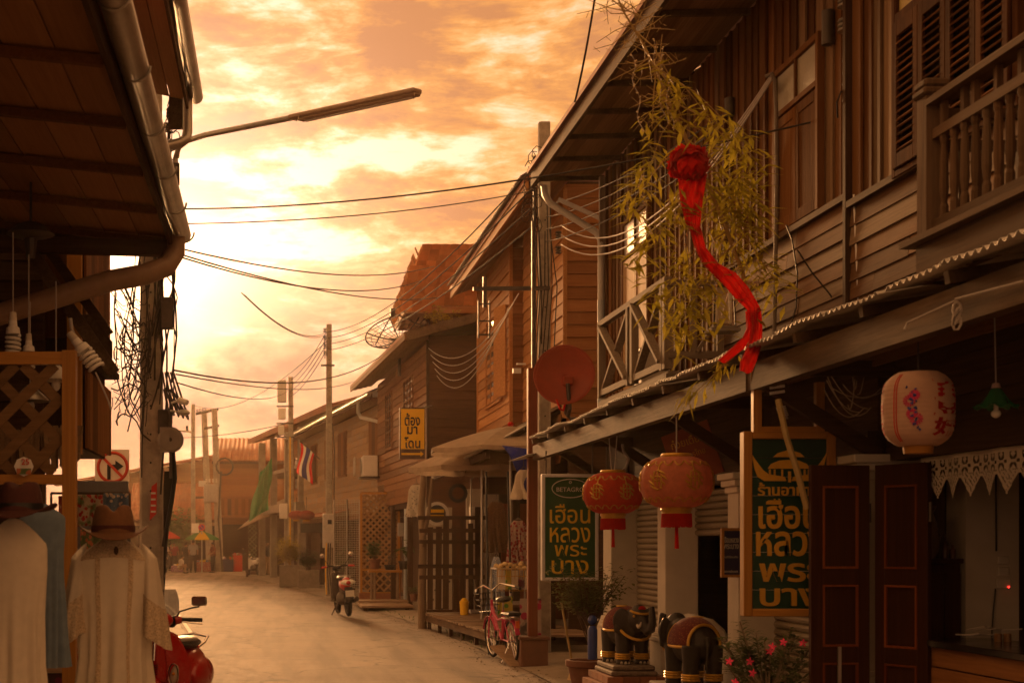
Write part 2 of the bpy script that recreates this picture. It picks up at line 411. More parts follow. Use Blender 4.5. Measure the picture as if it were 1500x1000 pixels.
M_redp = pbr('red scooter paint', (0.50, 0.018, 0.016), 0.28, 0.06, 5, 0.0, coat=0.6, spec=0.5)
M_dish = pbr('red dish paint', (0.36, 0.055, 0.022), 0.6, 0.12, 7, 0.05, dirt=0.3)
M_gold = pbr('gold print', (0.62, 0.36, 0.05), 0.4, 0.15, 20, 0.05, metal=0.3)
M_yel = pbr('yellow sign paint', (0.88, 0.54, 0.015), 0.6, 0.06, 5, 0.05, dirt=0.1)
M_sgn = pbr('green sign board', (0.022, 0.085, 0.028), 0.5, 0.1, 5, 0.05)
M_sgn2 = pbr('dark green boards', (0.010, 0.050, 0.034), 0.5, 0.2, 6, 0.1)
M_blue = pbr('navy board', (0.022, 0.022, 0.10), 0.5, 0.1, 6, 0.02)
M_redl = cloth('red lantern silk', (0.60, 0.085, 0.035), 0.12, 0.5)
M_pinkl = cloth('faded lantern silk', (0.66, 0.27, 0.17), 0.15, 0.45)
M_redc = cloth('red ribbon', (0.62, 0.016, 0.010), 0.12, 0.3)
M_gauze = cloth('cream gauze', (0.82, 0.75, 0.65), 0.05, 0.4)
M_lace = cloth('white lace', (0.80, 0.74, 0.66), 0.05, 0.3)
M_bluec = cloth('blue cotton', (0.20, 0.27, 0.36), 0.12, 0.25)
M_hat1 = pbr('brown felt', (0.16, 0.075, 0.035), 0.95, 0.15, 40, 0.2)
M_hat2 = pbr('maroon felt', (0.075, 0.024, 0.020), 0.95, 0.15, 40, 0.2)
M_road = None

# ================================================================== setting
def interp(tab, y):
    for (a, xa), (b, xb) in zip(tab, tab[1:]):
        if y <= b:
            t = (y - a) / (b - a); return xa + (xb - xa) * max(0, t)
    return tab[-1][1]
def smooth_interp(tab, y): return (interp(tab, y - 3) + interp(tab, y) * 2 + interp(tab, y + 3)) / 4
RE = [(-10, 3.1), (18, 3.06), (27, 2.85), (36, 2.15), (43, 1.4), (55, 0.25), (66, -0.9), (74, -2.2), (82, -4.2), (95, -8.5)]
LE = [(-10, -0.55), (10, -0.62), (16.6, -0.88), (25.6, -1.5), (36, -2.6), (45, -3.9), (55, -5.8), (66, -8.4), (74, -10.6), (82, -13.0), (95, -17.5)]
def mat_ground(name, c1, c2, scale, bump, spots=None, rough=0.85):
    m, ns, ls, b = newmat(name)
    g = nod(ns, 'ShaderNodeNewGeometry'); v = g.outputs['Position']
    n1 = ntex(ns, ls, v, scale, 8, 0.7); n2 = ntex(ns, ls, v, 0.45, 5, 0.6); n3 = ntex(ns, ls, v, 90, 3)
    c = mixc(ns, ls, rampf(ns, ls, n1, [(0.3, 0.0), (0.7, 1.0)]), c1, c2)
    c = mixc(ns, ls, rampf(ns, ls, n2, [(0.40, 0.0), (0.64, 0.6)]), c, tuple(x * 0.62 for x in c1))
    c = mixc(ns, ls, rampf(ns, ls, n3, [(0.56, 0.0), (0.68, 0.6)]), c, tuple(x * 0.45 for x in c1))
    if spots:
        mp = nod(ns, 'ShaderNodeMapping'); ls.new(v, mp.inputs[0]); mp.inputs['Scale'].default_value = (1.6, 0.12, 1)
        n4 = ntex(ns, ls, mp.outputs[0], 1.3, 5, 0.6)
        c = mixc(ns, ls, rampf(ns, ls, n4, [(0.46, 0.0), (0.62, 0.7)]), c, spots)
        n5 = ntex(ns, ls, v, 1.7, 6, 0.7, 0.4); c = mixc(ns, ls, rampf(ns, ls, n5, [(0.58, 0.0), (0.66, 0.45)]), c, tuple(x * 0.42 for x in c1))
        vo = nod(ns, 'ShaderNodeTexVoronoi', feature='DISTANCE_TO_EDGE'); vo.inputs['Scale'].default_value = 0.42
        wv = nod(ns, 'ShaderNodeVectorMath', operation='ADD'); ls.new(v, wv.inputs[0])
        nn = nod(ns, 'ShaderNodeTexNoise'); nn.inputs['Scale'].default_value = 1.6; ls.new(v, nn.inputs['Vector']); ls.new(nn.outputs['Color'], wv.inputs[1]); ls.new(wv.outputs[0], vo.inputs['Vector'])
        c = mixc(ns, ls, rampf(ns, ls, vo.outputs['Distance'], [(0.0, 0.9), (0.022, 0.0)]), c, tuple(x * 0.35 for x in c1))
    ls.new(c, b.inputs['Base Color']); b.inputs['Specular IOR Level'].default_value = 0.15
    ls.new(rampf(ns, ls, n1, [(0.2, rough - 0.2), (0.8, rough + 0.05)]), b.inputs['Roughness'])
    bp = nod(ns, 'ShaderNodeBump'); bp.inputs['Strength'].default_value = bump; bp.inputs['Distance'].default_value = 0.012
    ad = nod(ns, 'ShaderNodeMath', operation='ADD'); ls.new(n3, ad.inputs[0]); ls.new(n1, ad.inputs[1])
    ls.new(ad.outputs[0], bp.inputs['Height']); ls.new(bp.outputs[0], b.inputs['Normal'])
    return m
M_road = mat_ground('road concrete', (0.265, 0.205, 0.165), (0.37, 0.30, 0.245), 5.0, 0.9, (0.115, 0.086, 0.066), 0.85)
M_dirt = mat_ground('packed dirt', (0.16, 0.12, 0.085), (0.25, 0.19, 0.14), 3.0, 0.6)
M_pave = mat_ground('pavement concrete', (0.27, 0.225, 0.18), (0.38, 0.32, 0.265), 4.0, 0.5)
def struct(o, label=None):
    o['kind'] = 'structure'
    if label: o['label'] = label
    return o
struct(MB().sheet(lambda u, v: (-150 + 300*u, -30 + 260*v, -0.035), 40, 40).build('ground', M_dirt), 'packed brown earth on both sides of the street')
road = bpy.data.objects.new('road', None); C.objects.link(road); WM['road'] = Matrix.Identity(4); struct(road, 'pale concrete street curving away to the left')
ys = [-6, 4, 9.5, 15.2, 20.6, 26.5, 32, 38, 44, 51, 58, 66, 75, 84, 93]
for a, b_ in zip(ys, ys[1:]):                       # cast slabs with open joints
    for side in (0,):
        def fn(u, v, a=a, b_=b_, side=side):
            y = a + 0.008 + (b_ - a - 0.016) * v
            l, r = smooth_interp(LE, y), smooth_interp(RE, y)
            lo, hi = l, r
            x = lo + (hi - lo) * u
            return (x, y, 0.0 + 0.008 * mnoise.noise((x * .4, y * .4, 0)))
        MB().sheet(fn, 10, 10).build('slab', M_road, road, smooth=True)
# raised concrete margin in front of the shops on the right
def margin(u, v):
    y = 5 + 85 * v; r = smooth_interp(RE, y)
    w = 0.55 + 0.06 * mnoise.noise((y * 0.7, 3, 1)) if u > 0 else 0
    x = r + 0.01 + 0.05 * mnoise.noise((y * 1.3, 0, 5)) + (6.0 * (u - 1/8) / (7/8) + w if u > 0.12 else 0.0)
    return (x, y, 0.006 if u < 0.1 else 0.035 + 0.012 * mnoise.noise((x, y, 2)))
struct(MB().sheet(margin, 8, 120).build('pavement', M_pave, smooth=True), 'uneven concrete strip between the street and the shops')
def marginl(u, v):
    y = -4 + 40 * v; l = smooth_interp(LE, y)
    return (l - 0.01 - 0.03 * mnoise.noise((y, 0, 9)) - 3.0 * u, y, 0.008 + 0.05 * min(1, u * 8))
struct(MB().sheet(marginl, 8, 60).build('pavement', M_pave, smooth=True), 'concrete strip in front of the clothes stall')
MB().sheet(lambda u, v: (smooth_interp(LE, 8 + 30*v) + 0.05 + 0.07*u, 8 + 30*v, 0.016), 1, 40).build('edge_line', pbr('worn white line', (0.62, 0.58, 0.52), 0.8, 0.2, 14, 0.1, dirt=0.6), road)

# ================================================================== near wooden shophouse on the right
FX = 4.0                                             # street face of the house
H1 = thing('wooden_shophouse', 'weathered two-storey wooden shophouse with white pillars and louvred shutters, hung with lanterns', 'house', (4.0, 12.0, 0))
def boards_v(parent, x, y0, y1, z0, z1, w, mat, battens=True, zf=None):
    """upright boards with cover battens, facing -X"""
    y = y0; i = 0
    while y < y1 - 0.02:
        ww = min(w * rnd(0.9, 1.1), y1 - y)
        m = MB(); j = rnd(-.007, .007); zb = z0 + rnd(-0.012, 0.0)
        m.box(x + j, x + 0.022 + j, y + 0.002, y + ww - 0.002, zb, z1)
        if battens: m.box(x - 0.020 + j, x - 0.0005 + j, y - 0.022, y + 0.022, zb - 0.004, z1 - 0.002)
        m.build('board', M_patchz if mat is M_batten and rnd(0, 1) < .24 else mat, parent); y += ww
def clap_y(parent, x, y0, y1, z0, z1, h, mat, tilt=6.0, joints=2, th=0.018):
    """lapped boards on a wall facing -X"""
    n = max(1, round((z1 - z0) / h)); hh = (z1 - z0) / n
    for i in range(n):
        cuts = sorted([y0] + [rnd(y0 + .4, y1 - .4) for _ in range(joints if rnd(0, 1) < .7 else max(0, joints - 1))] + [y1]) if y1 - y0 > 1.6 else [y0, y1]
        cuts = [c for k, c in enumerate(cuts) if k == 0 or c - cuts[k-1] > 0.35 or c == y1]
        for a, b_ in zip(cuts, cuts[1:]):
            if b_ - a < 0.05: continue
            plank('siding_board', parent, (x - 0.012 + rnd(-.003, .003), (a + b_) / 2, z0 + hh * (i + .5)), (th, b_ - a - 0.006, hh + 0.022), M_patch if mat is M_siding and rnd(0, 1) < .26 else mat, (rnd(-.003, .003), R(tilt) + rnd(-.025, .025), 0))
def clap_x(parent, y, x0, x1, z0, z1, h, mat, tilt=6.0, th=0.018):
    """lapped boards on a wall facing -Y"""
    n = max(1, round((z1 - z0) / h)); hh = (z1 - z0) / n
    for i in range(n):
        plank('siding_board', parent, ((x0 + x1) / 2, y - 0.012 + rnd(-.002, .002), z0 + hh * (i + .5)), (x1 - x0 - 0.004, th, hh + 0.022), mat, (-R(tilt), 0, 0))
Y0, Y1 = 4.6, 18.3
# core walls behind the cladding
MB().box(4.06, 4.12, 4.6, 18.3, 2.30, 6.05).build('upper_wall', M_dkz, H1)
MB().box(4.02, 9.0, 18.22, 18.30, 0, 6.0).build('end_wall', M_dkx, H1)
MB().box(4.12, 9.0, 4.6, 4.68, 0, 6.0).build('end_wall', M_dkx, H1)
MB().box(9.0, 9.1, 4.6, 18.3, 0, 6.2).build('back_wall', M_dk, H1)
MB().box(4.13, 8.99, 4.7, 18.2, 2.78, 2.9).build('upper_floor', M_dk, H1)
MB().box(3.6, 8.99, 4.7, 18.2, 0.0, 0.10).build('shop_floor', pbr('shop floor cement', (0.16, 0.12, 0.10), 0.5, 0.2, 5, 0.05), H1)
# roof with deep eaves
roof1 = MB()
for a, b_ in [((3.12, 6.13), (6.6, 8.3)), ((6.6, 8.3), (9.9, 6.2))]:
    roof1.prism([(a[0], Y0, a[1]), (b_[0], Y0, b_[1]), (b_[0], Y0, b_[1] + .05), (a[0], Y0, a[1] + .05)], (0, Y1 + .35 - Y0, 0))
roof1 = roof1.build('roof', M_rust, H1)
MB().box(3.16, 3.20, Y0, 18.62, 5.96, 6.115).build('fascia', M_beam, roof1)
for i in range(6):
    plank('soffit_board', roof1, (3.27 + i * 0.132, (Y0 + 18.55) / 2, 6.045 + i * 0.004 + rnd(-.003, .003)), (0.128, 18.55 - Y0, 0.016), M_soffit)
for k in range(15):
    MB().bar((3.22, 5.0 + k * 0.96, 6.015), (4.03, 5.0 + k * 0.96, 6.03), 0.05, 0.05).build('rafter', M_beam, roof1)
MB().prism([(3.2, 18.56, 5.97), (6.6, 18.56, 8.1), (6.6, 18.56, 8.28), (3.2, 18.56, 6.14)], (0, 0.04, 0)).build('barge_board', M_beam, roof1)
# upper cladding
boards_v(H1, 4.02, 10.30, 18.25, 3.96, 6.06, 0.185, M_batten)
boards_v(H1, 4.02, 13.55, 18.25, 2.95, 3.955, 0.185, M_batten)
clap_y(H1, 4.02, 10.32, 13.52, 2.80, 3.95, 0.128, M_siding, joints=1)
plank('sill_rail', H1, (3.985, 11.9, 3.965), (0.05, 3.2, 0.045), M_beam)
boards_v(H1, 3.95, 9.45, 10.28, 3.86, 6.06, 0.165, M_batten)
boards_v(H1, 3.95, 4.7, 7.9, 3.86, 6.06, 0.165, M_batten)
boards_v(H1, 3.95, 7.9, 9.45, 5.28, 6.06, 0.165, M_batten)
clap_y(H1, 3.95, 4.7, 10.27, 2.72, 3.84, 0.128, M_siding, joints=2)
plank('sill_rail', H1, (3.915, 7.5, 3.855), (0.05, 5.5, 0.045), M_beam)
plank('corner_strip', H1, (3.925, 10.31, 4.4), (0.05, 0.05, 3.2), M_dkz)
plank('corner_strip', H1, (3.97, 13.54, 3.4), (0.05, 0.05, 1.1), M_grey)
plank('corner_strip', H1, (3.97, 18.27, 4.5), (0.07, 0.07, 3.0), M_grey)
# upper double door with figured-glass transom
M_pane = pbr('figured glass', (0.34, 0.30, 0.20), 0.35, 0.2, 60, 0.5, spec=0.5)
M_pane2 = pbr('pale window pane', (0.55, 0.52, 0.48), 0.25, 0.08, 4, 0.02, spec=0.5)
M_paney = pbr('amber lattice glass', (0.52, 0.42, 0.15), 0.4, 0.25, 70, 0.5)
def upper_door(y0, y1, z0, zd, zt, pane, mat):
    f = MB(); t = 0.05; x0, x1 = 3.955, 4.01
    f.box(x0, x1, y0 - t, y0, z0, zt + t).box(x0, x1, y1, y1 + t, z0, zt + t).box(x0, x1, y0, y1, zt, zt + t).box(x0, x1, y0, y1, zd, zd + 0.045)
    fr = f.build('door_frame', M_batten, H1, bevel=0.004)
    n = 2; w = (y1 - y0) / n
    for k in range(n):
        a, b_ = y0 + k * w + 0.004, y0 + (k + 1) * w - 0.004
        d = MB().box(3.975, 3.998, a, b_, z0, zd - 0.004)
        d.box(3.967, 3.9745, a, a + .06, z0 + .01, zd - .01).box(3.967, 3.9745, b_ - .06, b_, z0 + .01, zd - .01).box(3.967, 3.9745, a + .06, b_ - .06, zd - .09, zd - .01)
        d.box(3.967, 3.9745, a + .06, b_ - .06, z0 + .01, z0 + .1)
        d.build('door', mat, H1, bevel=0.003)
        MB().box(3.978, 3.986, a + .01, b_ - .01, zd + .05, zt - .005).build('pane', pane, fr)
    MB().box(3.96, 3.995, (y0 + y1) / 2 - .018, (y0 + y1) / 2 + .018, zd + .045, zt).build('mullion', M_batten, fr)
upper_door(11.02, 11.92, 3.99, 4.90, 5.24, M_pane, M_door)
upper_door(16.05, 17.15, 3.02, 4.76, 5.16, M_pane2, pbr('light orange door ply', (0.46, 0.30, 0.155), 0.6, 0.12, 4, 0.05, stretch=(1, 1, .1)))  # far door leaves are plain light orange wood
# louvred shutters with transom
win = MB(); x0, x1 = 3.88, 3.945
win.box(x0, x1, 7.86, 7.92, 3.84, 5.26).box(x0, x1, 9.42, 9.47, 3.84, 5.26).box(x0, x1, 7.92, 9.42, 4.80, 4.86).box(x0, x1, 7.92, 9.42, 5.20, 5.26).box(x0, x1, 7.92, 9.42, 3.84, 3.88)
win = win.build('shutter_window', M_shut, H1, bevel=0.004)
slat_me = None
for k in range(4):
    a = 7.93 + k * 0.3725; b_ = a + 0.366
    lf = MB().box(3.862, 3.885, a, a + .065, 3.885, 4.795).box(3.862, 3.885, b_ - .065, b_, 3.885, 4.795)
    lf.box(3.862, 3.885, a + .065, b_ - .065, 3.885, 3.975).box(3.862, 3.885, a + .065, b_ - .065, 4.70, 4.795)
    lf.build('shutter', M_shut, win, bevel=0.004)
    MB().box(3.905, 3.912, a, b_, 3.89, 4.79).build('shutter_back', M_dkz, win)
    for s_ in range(15):
        plank('slat', win, (3.876, (a + b_) / 2, 4.0 + s_ * 0.0475), (0.042, b_ - a - 0.132, 0.010), M_slat, (0, -R(38) + rnd(-.06, .06), 0))
    MB().box(3.905, 3.915, a, b_, 4.865, 5.195).build('pane', M_paney, win)
    MB().box(3.885, 3.925, b_ - .008, b_ + .016, 4.862, 5.198).build('mullion', M_shut, win)
# ---- awning: beam, rafters, corrugated sheets
for a, b_ in ((4.6, 10.08), (10.09, 18.45)):
    plank('awning_beam', H1, (3.2 + rnd(-.01, .01), (a + b_) / 2, 2.655), (0.085, b_ - a, 0.175), M_beam)
for k in range(14):
    y = 4.9 + k * 1.02
    MB().bar((3.10, y, 2.775), (4.06, y, 2.93), 0.05, 0.06).build('awning_rafter', M_beam, H1)
sh_n = 18
for k in range(sh_n):                                # overlapping sheets of small-wave zinc
    ya = 4.55 + k * 0.775; dz = rnd(-.006, .006) + (0.008 if k % 2 else 0); ex = rnd(-.05, .03)
    if k in (5,): ex -= 0.06
    def fn(u, v, ya=ya, dz=dz, ex=ex):
        y = ya + 0.80 * u; x = 3.10 + ex + (3.98 - 3.10 - ex) * v
        sag = 0.02 * mnoise.noise((y * 2.1, v * 2, 4)) * (1 - v)
        return (x, y, 2.835 + (x - 3.1) * 0.16 + 0.011 * math.sin(y * 2 * math.pi / 0.076) + dz + sag)
    MB().sheet(fn, 84, 2).build('zinc_sheet', M_zinc, H1, smooth=True, solid=0.002)
for (ya, xb, zb) in ((12.3, 3.98, 2.15), (9.9, 3.98, 2.15), (14.8, 3.98, 2.15), (17.1, 3.98, 2.15)):
    MB().bar((3.24, ya, 2.60), (xb, ya, zb - .02), 0.06, 0.09).build('awning_brace', M_dkx, H1)
    MB().bar((3.24, ya, 2.70), (4.1, ya, 2.70), 0.06, 0.10).build('awning_joist', M_dkx, H1)
# ---- ground floor: pillars, shutters, lintels
def pillar(x0, x1, y0, y1, ztop=2.12):
    m = MB().box(x0, x1, y0, y1, 0.72, ztop)
    p = m.build('pillar', M_plaster, H1, bevel=0.008)
    b_ = MB(); b_.box(x0 - .06, x1 + .06, y0 - .06, y1 + .06, 0, .60)
    for i, e in enumerate((.075, .055, .03)): b_.box(x0 - e, x1 + e, y0 - e, y1 + e, .60 + i * .042, .64 + i * .042)
    b_.build('plinth', M_plaster, p, bevel=0.006)
    c_ = MB()
    for i, e in enumerate((.02, .045, .07)): c_.box(x0 - e, x1 + e, y0 - e, y1 + e, ztop - .16 + i * .055, ztop - .107 + i * .055)
    c_.build('capital', M_plaster, p, bevel=0.006)
pillar(3.76, 4.08, 14.5, 14.8); pillar(3.76, 4.10, 12.2, 12.5); pillar(3.80, 4.10, 9.75, 10.05); pillar(3.76, 4.12, 16.85, 17.25)
plank('wall_panel', H1, (4.08, 17.8, 1.2), (0.06, 0.95, 2.3), M_plaster)
for a, b_ in ((4.7, 9.75), (10.05, 12.2), (12.5, 14.5), (14.8, 16.85), (17.25, 18.3)):
    plank('lintel', H1, (4.02, (a + b_) / 2, 2.19), (0.12, b_ - a, 0.22), M_dk)
    for r_ in range(4): plank('wall_board', H1, (4.04, (a + b_) / 2, 2.36 + r_ * 0.118), (0.025, b_ - a, 0.114), M_dk)
M_roll = pbr('roller shutter', (0.36, 0.30, 0.225), 0.55, 0.08, 5, 0.05, metal=0.2, dirt=0.3)
def roller(y0, y1, z0, z1):
    n = int((z1 - z0) / 0.062)
    s_ = MB()
    prof = []
    for i in range(n):
        z = z0 + i * 0.062; prof += [(4.075, z), (4.052, z + .012), (4.046, z + .03), (4.052, z + .048), (4.075, z + .06)]
    k = len(prof)
    s_.add([(x, y0, z) for x, z in prof] + [(x, y1, z) for x, z in prof], [(i, i + 1, k + i + 1, k + i) for i in range(k - 1)])
    s_.build('roller_shutter', M_roll, H1, smooth=False, solid=0.004)
roller(14.8, 16.85, 0.12, 2.1); roller(12.5, 14.5, 1.62, 2.1); roller(10.05, 12.2, 0.12, 2.1)
# ---- folding panel doors
def leaf(p, q, z0=0.1, z1=2.04, back=False):
    """a panelled door leaf standing between ground points p and q"""
    p, q = Vector((*p, 0)), Vector((*q, 0)); d = (q - p); w = d.length; d.normalize(); n = Vector((d.y, -d.x, 0))
    Mx = Matrix((( d.x, n.x, 0, p.x), (d.y, n.y, 0, p.y), (0, 0, 1, 0), (0, 0, 0, 1)))
    m = MB(Mx); s_ = 0.075
    m.box(0, s_, -.02, .02, z0, z1).box(w - s_, w, -.02, .02, z0, z1)
    rails = [(z0, z0 + .14), (z0 + .70, z0 + .80), (z0 + 1.19, z0 + 1.29), (z1 - .13, z1)]
    for a, b_ in rails: m.box(s_, w - s_, -.02, .02, a, b_)
    lf = m.build('folding_door', M_panel, H1, bevel=0.003)
    for (a, b_), (c_, d_) in zip(rails, rails[1:]):
        MB(Mx).box(s_ + .012, w - s_ - .012, -.008, .008, b_ + .012, c_ - .012).build('panel', M_panel, lf)
        t = MB(Mx)
        for sg in (1, -1):
            y0_, y1_ = (.010, .024) if sg == 1 else (-.024, -.010)
            t.box(s_, w - s_, y0_, y1_, b_, b_ + .014).box(s_, w - s_, y0_, y1_, c_ - .014, c_).box(s_, s_ + .014, y0_, y1_, b_ + .014, c_ - .014).box(w - s_ - .014, w - s_, y0_, y1_, b_ + .014, c_ - .014)
        t.build('moulding', M_mould, lf)
    hg = MB(Mx)
    for z in (z0 + .3, z1 - .3): hg.tube([(w + .006, 0, z - .06), (w + .006, 0, z + .06)], .012, 6)
    hg.build('hinge', M_steel, lf)
    return lf
leaf((3.36, 9.45), (3.74, 9.48)); leaf((3.79, 9.47), (3.97, 9.12))
pb = MB(); pb.box(3.53, 3.55, 9.425, 9.445, .1, .9); pb.build('door_bolt', M_galv, H1)
# ---- interior of the open bay
M_int = pbr('interior plaster', (0.55, 0.50, 0.43), 0.9, 0.1, 4, 0.05, dirt=0.3)
MB().box(4.42, 4.76, 9.62, 9.9, 0.1, 2.3).build('interior_pier', M_int, H1)
MB().box(4.15, 4.41, 9.9, 9.95, 0.1, 2.3).build('interior_wall', M_dkz, H1)
MB().box(4.77, 8.9, 9.9, 9.95, 0.1, 2.3).build('interior_wall', M_dkz, H1)
box_ = MB().cbox((4.655, 9.612, 1.44), .07, .02, .05).cbox((4.655, 9.612, 1.37), .07, .02, .055).cbox((4.655, 9.612, 1.29), .09, .02, .06)
swb = box_.build('switch_box', pbr('switch plastic', (0.5, 0.47, 0.42), 0.5, 0.1), H1, bevel=0.004)
MB().ell((4.685, 9.598, 1.27), .006, .004, .006, 8, 6).build('pilot_light', emit('red pilot lamp', (1.0, 0.03, 0.02), 3.0), swb)
MB().tube([(4.60, 9.60, 1.26), (4.58, 9.59, 1.1), (4.57, 9.59, 0.95)], .005, 5).build('flex', M_blk, swb)
MB().tube([(4.60, 9.60, 2.3), (4.605, 9.60, 1.5)], .006, 5).build('flex', M_blk, swb)
# bar counter along the open front
ct = MB()
cnt = thing('bar_counter', 'shop counter of varnished planks under a black top in the open front', 'counter', (4.1, 7.2, 0.1))
for r_, (z0, z1) in enumerate(((0.12, .36), (.365, .61), (.615, .80), (.805, .92))):
    plank('counter_board', cnt, (4.0 + rnd(-.003, .003), 7.15, (z0 + z1) / 2), (0.03, 4.2, z1 - z0 - .004), M_counter)
MB().box(3.95, 4.45, 5.0, 9.30, .925, .965).build('counter_top', pbr('black counter top', (0.012, 0.011, 0.011), 0.18, 0.2, 8, 0.02), cnt, bevel=0.004)
MB().box(4.0, 4.4, 9.22, 9.27, .1, .92).build('counter_end', M_counter, cnt)
cl = MB()
for k in range(5):
    a = at(1400 + k * 8, 930 - rnd(0, 9), 9.05); cl.tube([a, a + Vector((.06, -.1, .03 * rnd(0, 1))), a + Vector((.15, -.05, -.0)), a + Vector((.22, -.1, .01))], .004, 5)
tag(cl.build('charger_cable', M_wirep), 'tangled white charging cables on the black counter top', 'cable')
j = MB()
for k in range(2): j.lathe([(.0, 0), (.022, 0), (.022, .045), (.018, .05), (.0, .05)], 12, (4.28 + k * .055, 8.9, .966))
tag(j.build('glass_jar', pbr('amber jar', (0.22, 0.12, 0.05), 0.2, 0.1)), 'small pair of brown pots standing on the black counter', 'jar')
tag(MB().cbox((4.35, 8.35, .99), .12, .3, .05).build('cloth_bundle', M_redc, bevel=0.02), 'folded red cloth lying on the black counter', 'cloth')
# cupboard and vase further in
cab = thing('dark_cupboard', 'dark wooden cupboard behind the counter, with jars on top', 'cupboard', (4.25, 9.75, 0.1))
MB().box(4.17, 4.40, 9.65, 9.88, .1, 1.42).build('carcass', M_panel, cab, bevel=.006)
MB().box(4.16, 4.41, 9.63, 9.89, 1.421, 1.45).build('top', M_panel, cab)
for k in range(2): MB().box(4.18 + k * .11, 4.285 + k * .11, 9.635, 9.648, .2, 1.36).build('door', M_panel, cab, bevel=.004)
v_ = MB().lathe([(0, 0), (.05, 0), (.075, .05), (.085, .14), (.06, .24), (.04, .29), (.06, .34), (.05, .34)], 20, (4.22, 9.74, 1.45))
tag(v_.build('vase', pbr('brown glaze', (0.14, 0.085, 0.05), 0.3, 0.3, 14, 0.2), smooth=True), 'tall carved vase standing on the dark cupboard', 'vase')
for k, (x, h) in enumerate(((4.33, .16), (4.38, .09))):
    tag(MB().lathe([(0, 0), (.018, 0), (.02, h * .6), (.009, h * .75), (.009, h), (0, h)], 10, (x, 9.72, 1.45)).build('bottle', pbr('bottle glass', (0.10, 0.045, 0.03), 0.15, 0.1), smooth=True),
        ('slim bottle beside the vase on the dark cupboard', 'short squat bottle at the cupboard edge')[k], 'bottle')
# lace valance in the opening
def lace():
    m = MB(); c = 0.0085; yb, yt = 5.0, 9.30; ny = int((yt - yb) / c); idx = {}
    vs, fs = [], []
    def vid(i, k):
        if (i, k) not in idx: idx[(i, k)] = len(vs); vs.append((4.0 + 0.012 * math.sin(i * .11) , yb + i * c, 2.075 - k * c))
        return idx[(i, k)]
    P = 26
    for i in range(ny):
        ph = ((i % P) + .5) / P; tri = 1 - abs(ph * 2 - 1)
        depth = 17 + int(14 * tri ** 1.3)
        for k in range(depth):
            u, w = i % 6, k % 6
            hole = False
            if k > 2 and k < depth - 2:
                r1 = math.hypot((i % 13) - 6, (k % 9) - 4)
                hole = (2.0 < r1 < 3.7) if k < 14 else ((i + k) % 4 == 0 and (i - k) % 3 != 0) or (u == 2 and w in (1, 2))
                if k in (8, 9) and i % 13 < 3: hole = True
            if not hole: fs.append((vid(i, k), vid(i + 1, k), vid(i + 1, k + 1), vid(i, k + 1)))
    return m.add(vs, fs)
tag(lace().build('lace_valance', M_lace), 'white crocheted lace valance with pointed drops across the open shopfront', 'valance')
# ---- balcony with crossed braces (farther one)
B1 = thing('cross_braced_balcony', 'grey timber balcony with crossed braces beside the bamboo decoration', 'balcony', (3.7, 14.3, 2.9))
bx_, ya, yb = 3.4, 13.02, 15.72
plank('edge_beam', B1, (bx_, (ya + yb) / 2, 2.93), (0.06, yb - ya, 0.17), M_greyy)
plank('edge_beam', B1, (3.71, ya - .02, 2.93), (0.68, 0.06, 0.17), M_greyx)
for k in range(5): plank('floor_board', B1, (3.46 + k * .125, (ya + yb) / 2, 3.03), (.12, yb - ya, .025), M_greyy)
plank('top_rail', B1, (bx_, (ya + yb) / 2, 3.83), (0.07, yb - ya, 0.055), M_greyy)
plank('bottom_rail', B1, (bx_, (ya + yb) / 2, 3.11), (0.05, yb - ya, 0.06), M_greyy)
for y in (13.05, 13.15, 14.25, 14.42, 15.68): plank('post', B1, (bx_, y, 3.46), (0.07, 0.075, 0.80), M_grey)
for a, b_ in ((13.18, 14.2), (14.47, 15.62)):
    MB().bar((bx_ - .02, a, 3.14), (bx_ - .02, b_, 3.80), .035, .075, (1, 0, 0)).build('brace', M_grey, B1)
    MB().bar((bx_ + .02, a, 3.80), (bx_ + .02, b_, 3.14), .035, .075, (1, 0, 0)).build('brace', M_grey, B1)
plank('side_rail', B1, (3.70, ya, 3.80), (0.6, .06, .05), M_greyx); plank('side_rail', B1, (3.70, ya, 3.18), (0.6, .06, .06), M_greyx)
for x in (3.62, 3.85): plank('side_post', B1, (x, ya, 3.48), (.055, .05, .62), M_grey)
MB().bar((3.64, ya - .03, 3.2), (3.84, ya - .03, 3.5), .03, .04, (0, 1, 0)).build('side_brace', M_grey, B1)
bx = thing('storage_box', 'pale plastic box standing inside the cross-braced balcony', 'box', (3.7, 14.9, 3.05))
MB().box(3.58, 3.86, 14.7, 15.1, 3.05, 3.42).build('body', M_white, bx, bevel=.01); MB().box(3.56, 3.88, 14.68, 15.12, 3.421, 3.46).build('lid', M_pvc, bx, bevel=.01)
# ---- near balcony with turned balusters
B2 = thing('baluster_balcony', 'dark timber balcony with upright balusters and a square capped corner post below the shutters', 'balcony', (3.6, 6.2, 3.0))
bx_, ya, yb = 3.3, 4.7, 7.66
M_bal = wood('dark balcony timber', (0.075, 0.045, 0.028), (0.17, 0.105, 0.065), 'z', rvar=0.2, weather=(0.15, 0.11, 0.08))
M_baly = wood('dark balcony rail', (0.075, 0.045, 0.028), (0.17, 0.105, 0.065), 'y', rvar=0.2, weather=(0.15, 0.11, 0.08))
plank('floor_lip', B2, (3.56, (ya + yb) / 2 + .03, 3.075), (0.70, yb - ya + .1, 0.03), M_baly)
plank('edge_beam', B2, (3.29, (ya + yb) / 2, 2.96), (0.05, yb - ya, 0.195), M_baly)
plank('edge_beam', B2, (3.62, yb - .02, 2.955), (0.60, 0.04, 0.18), M_dkx)
plank('corner_post', B2, (bx_ + .02, yb - .06, 3.45), (0.105, 0.11, 0.72), M_bal)
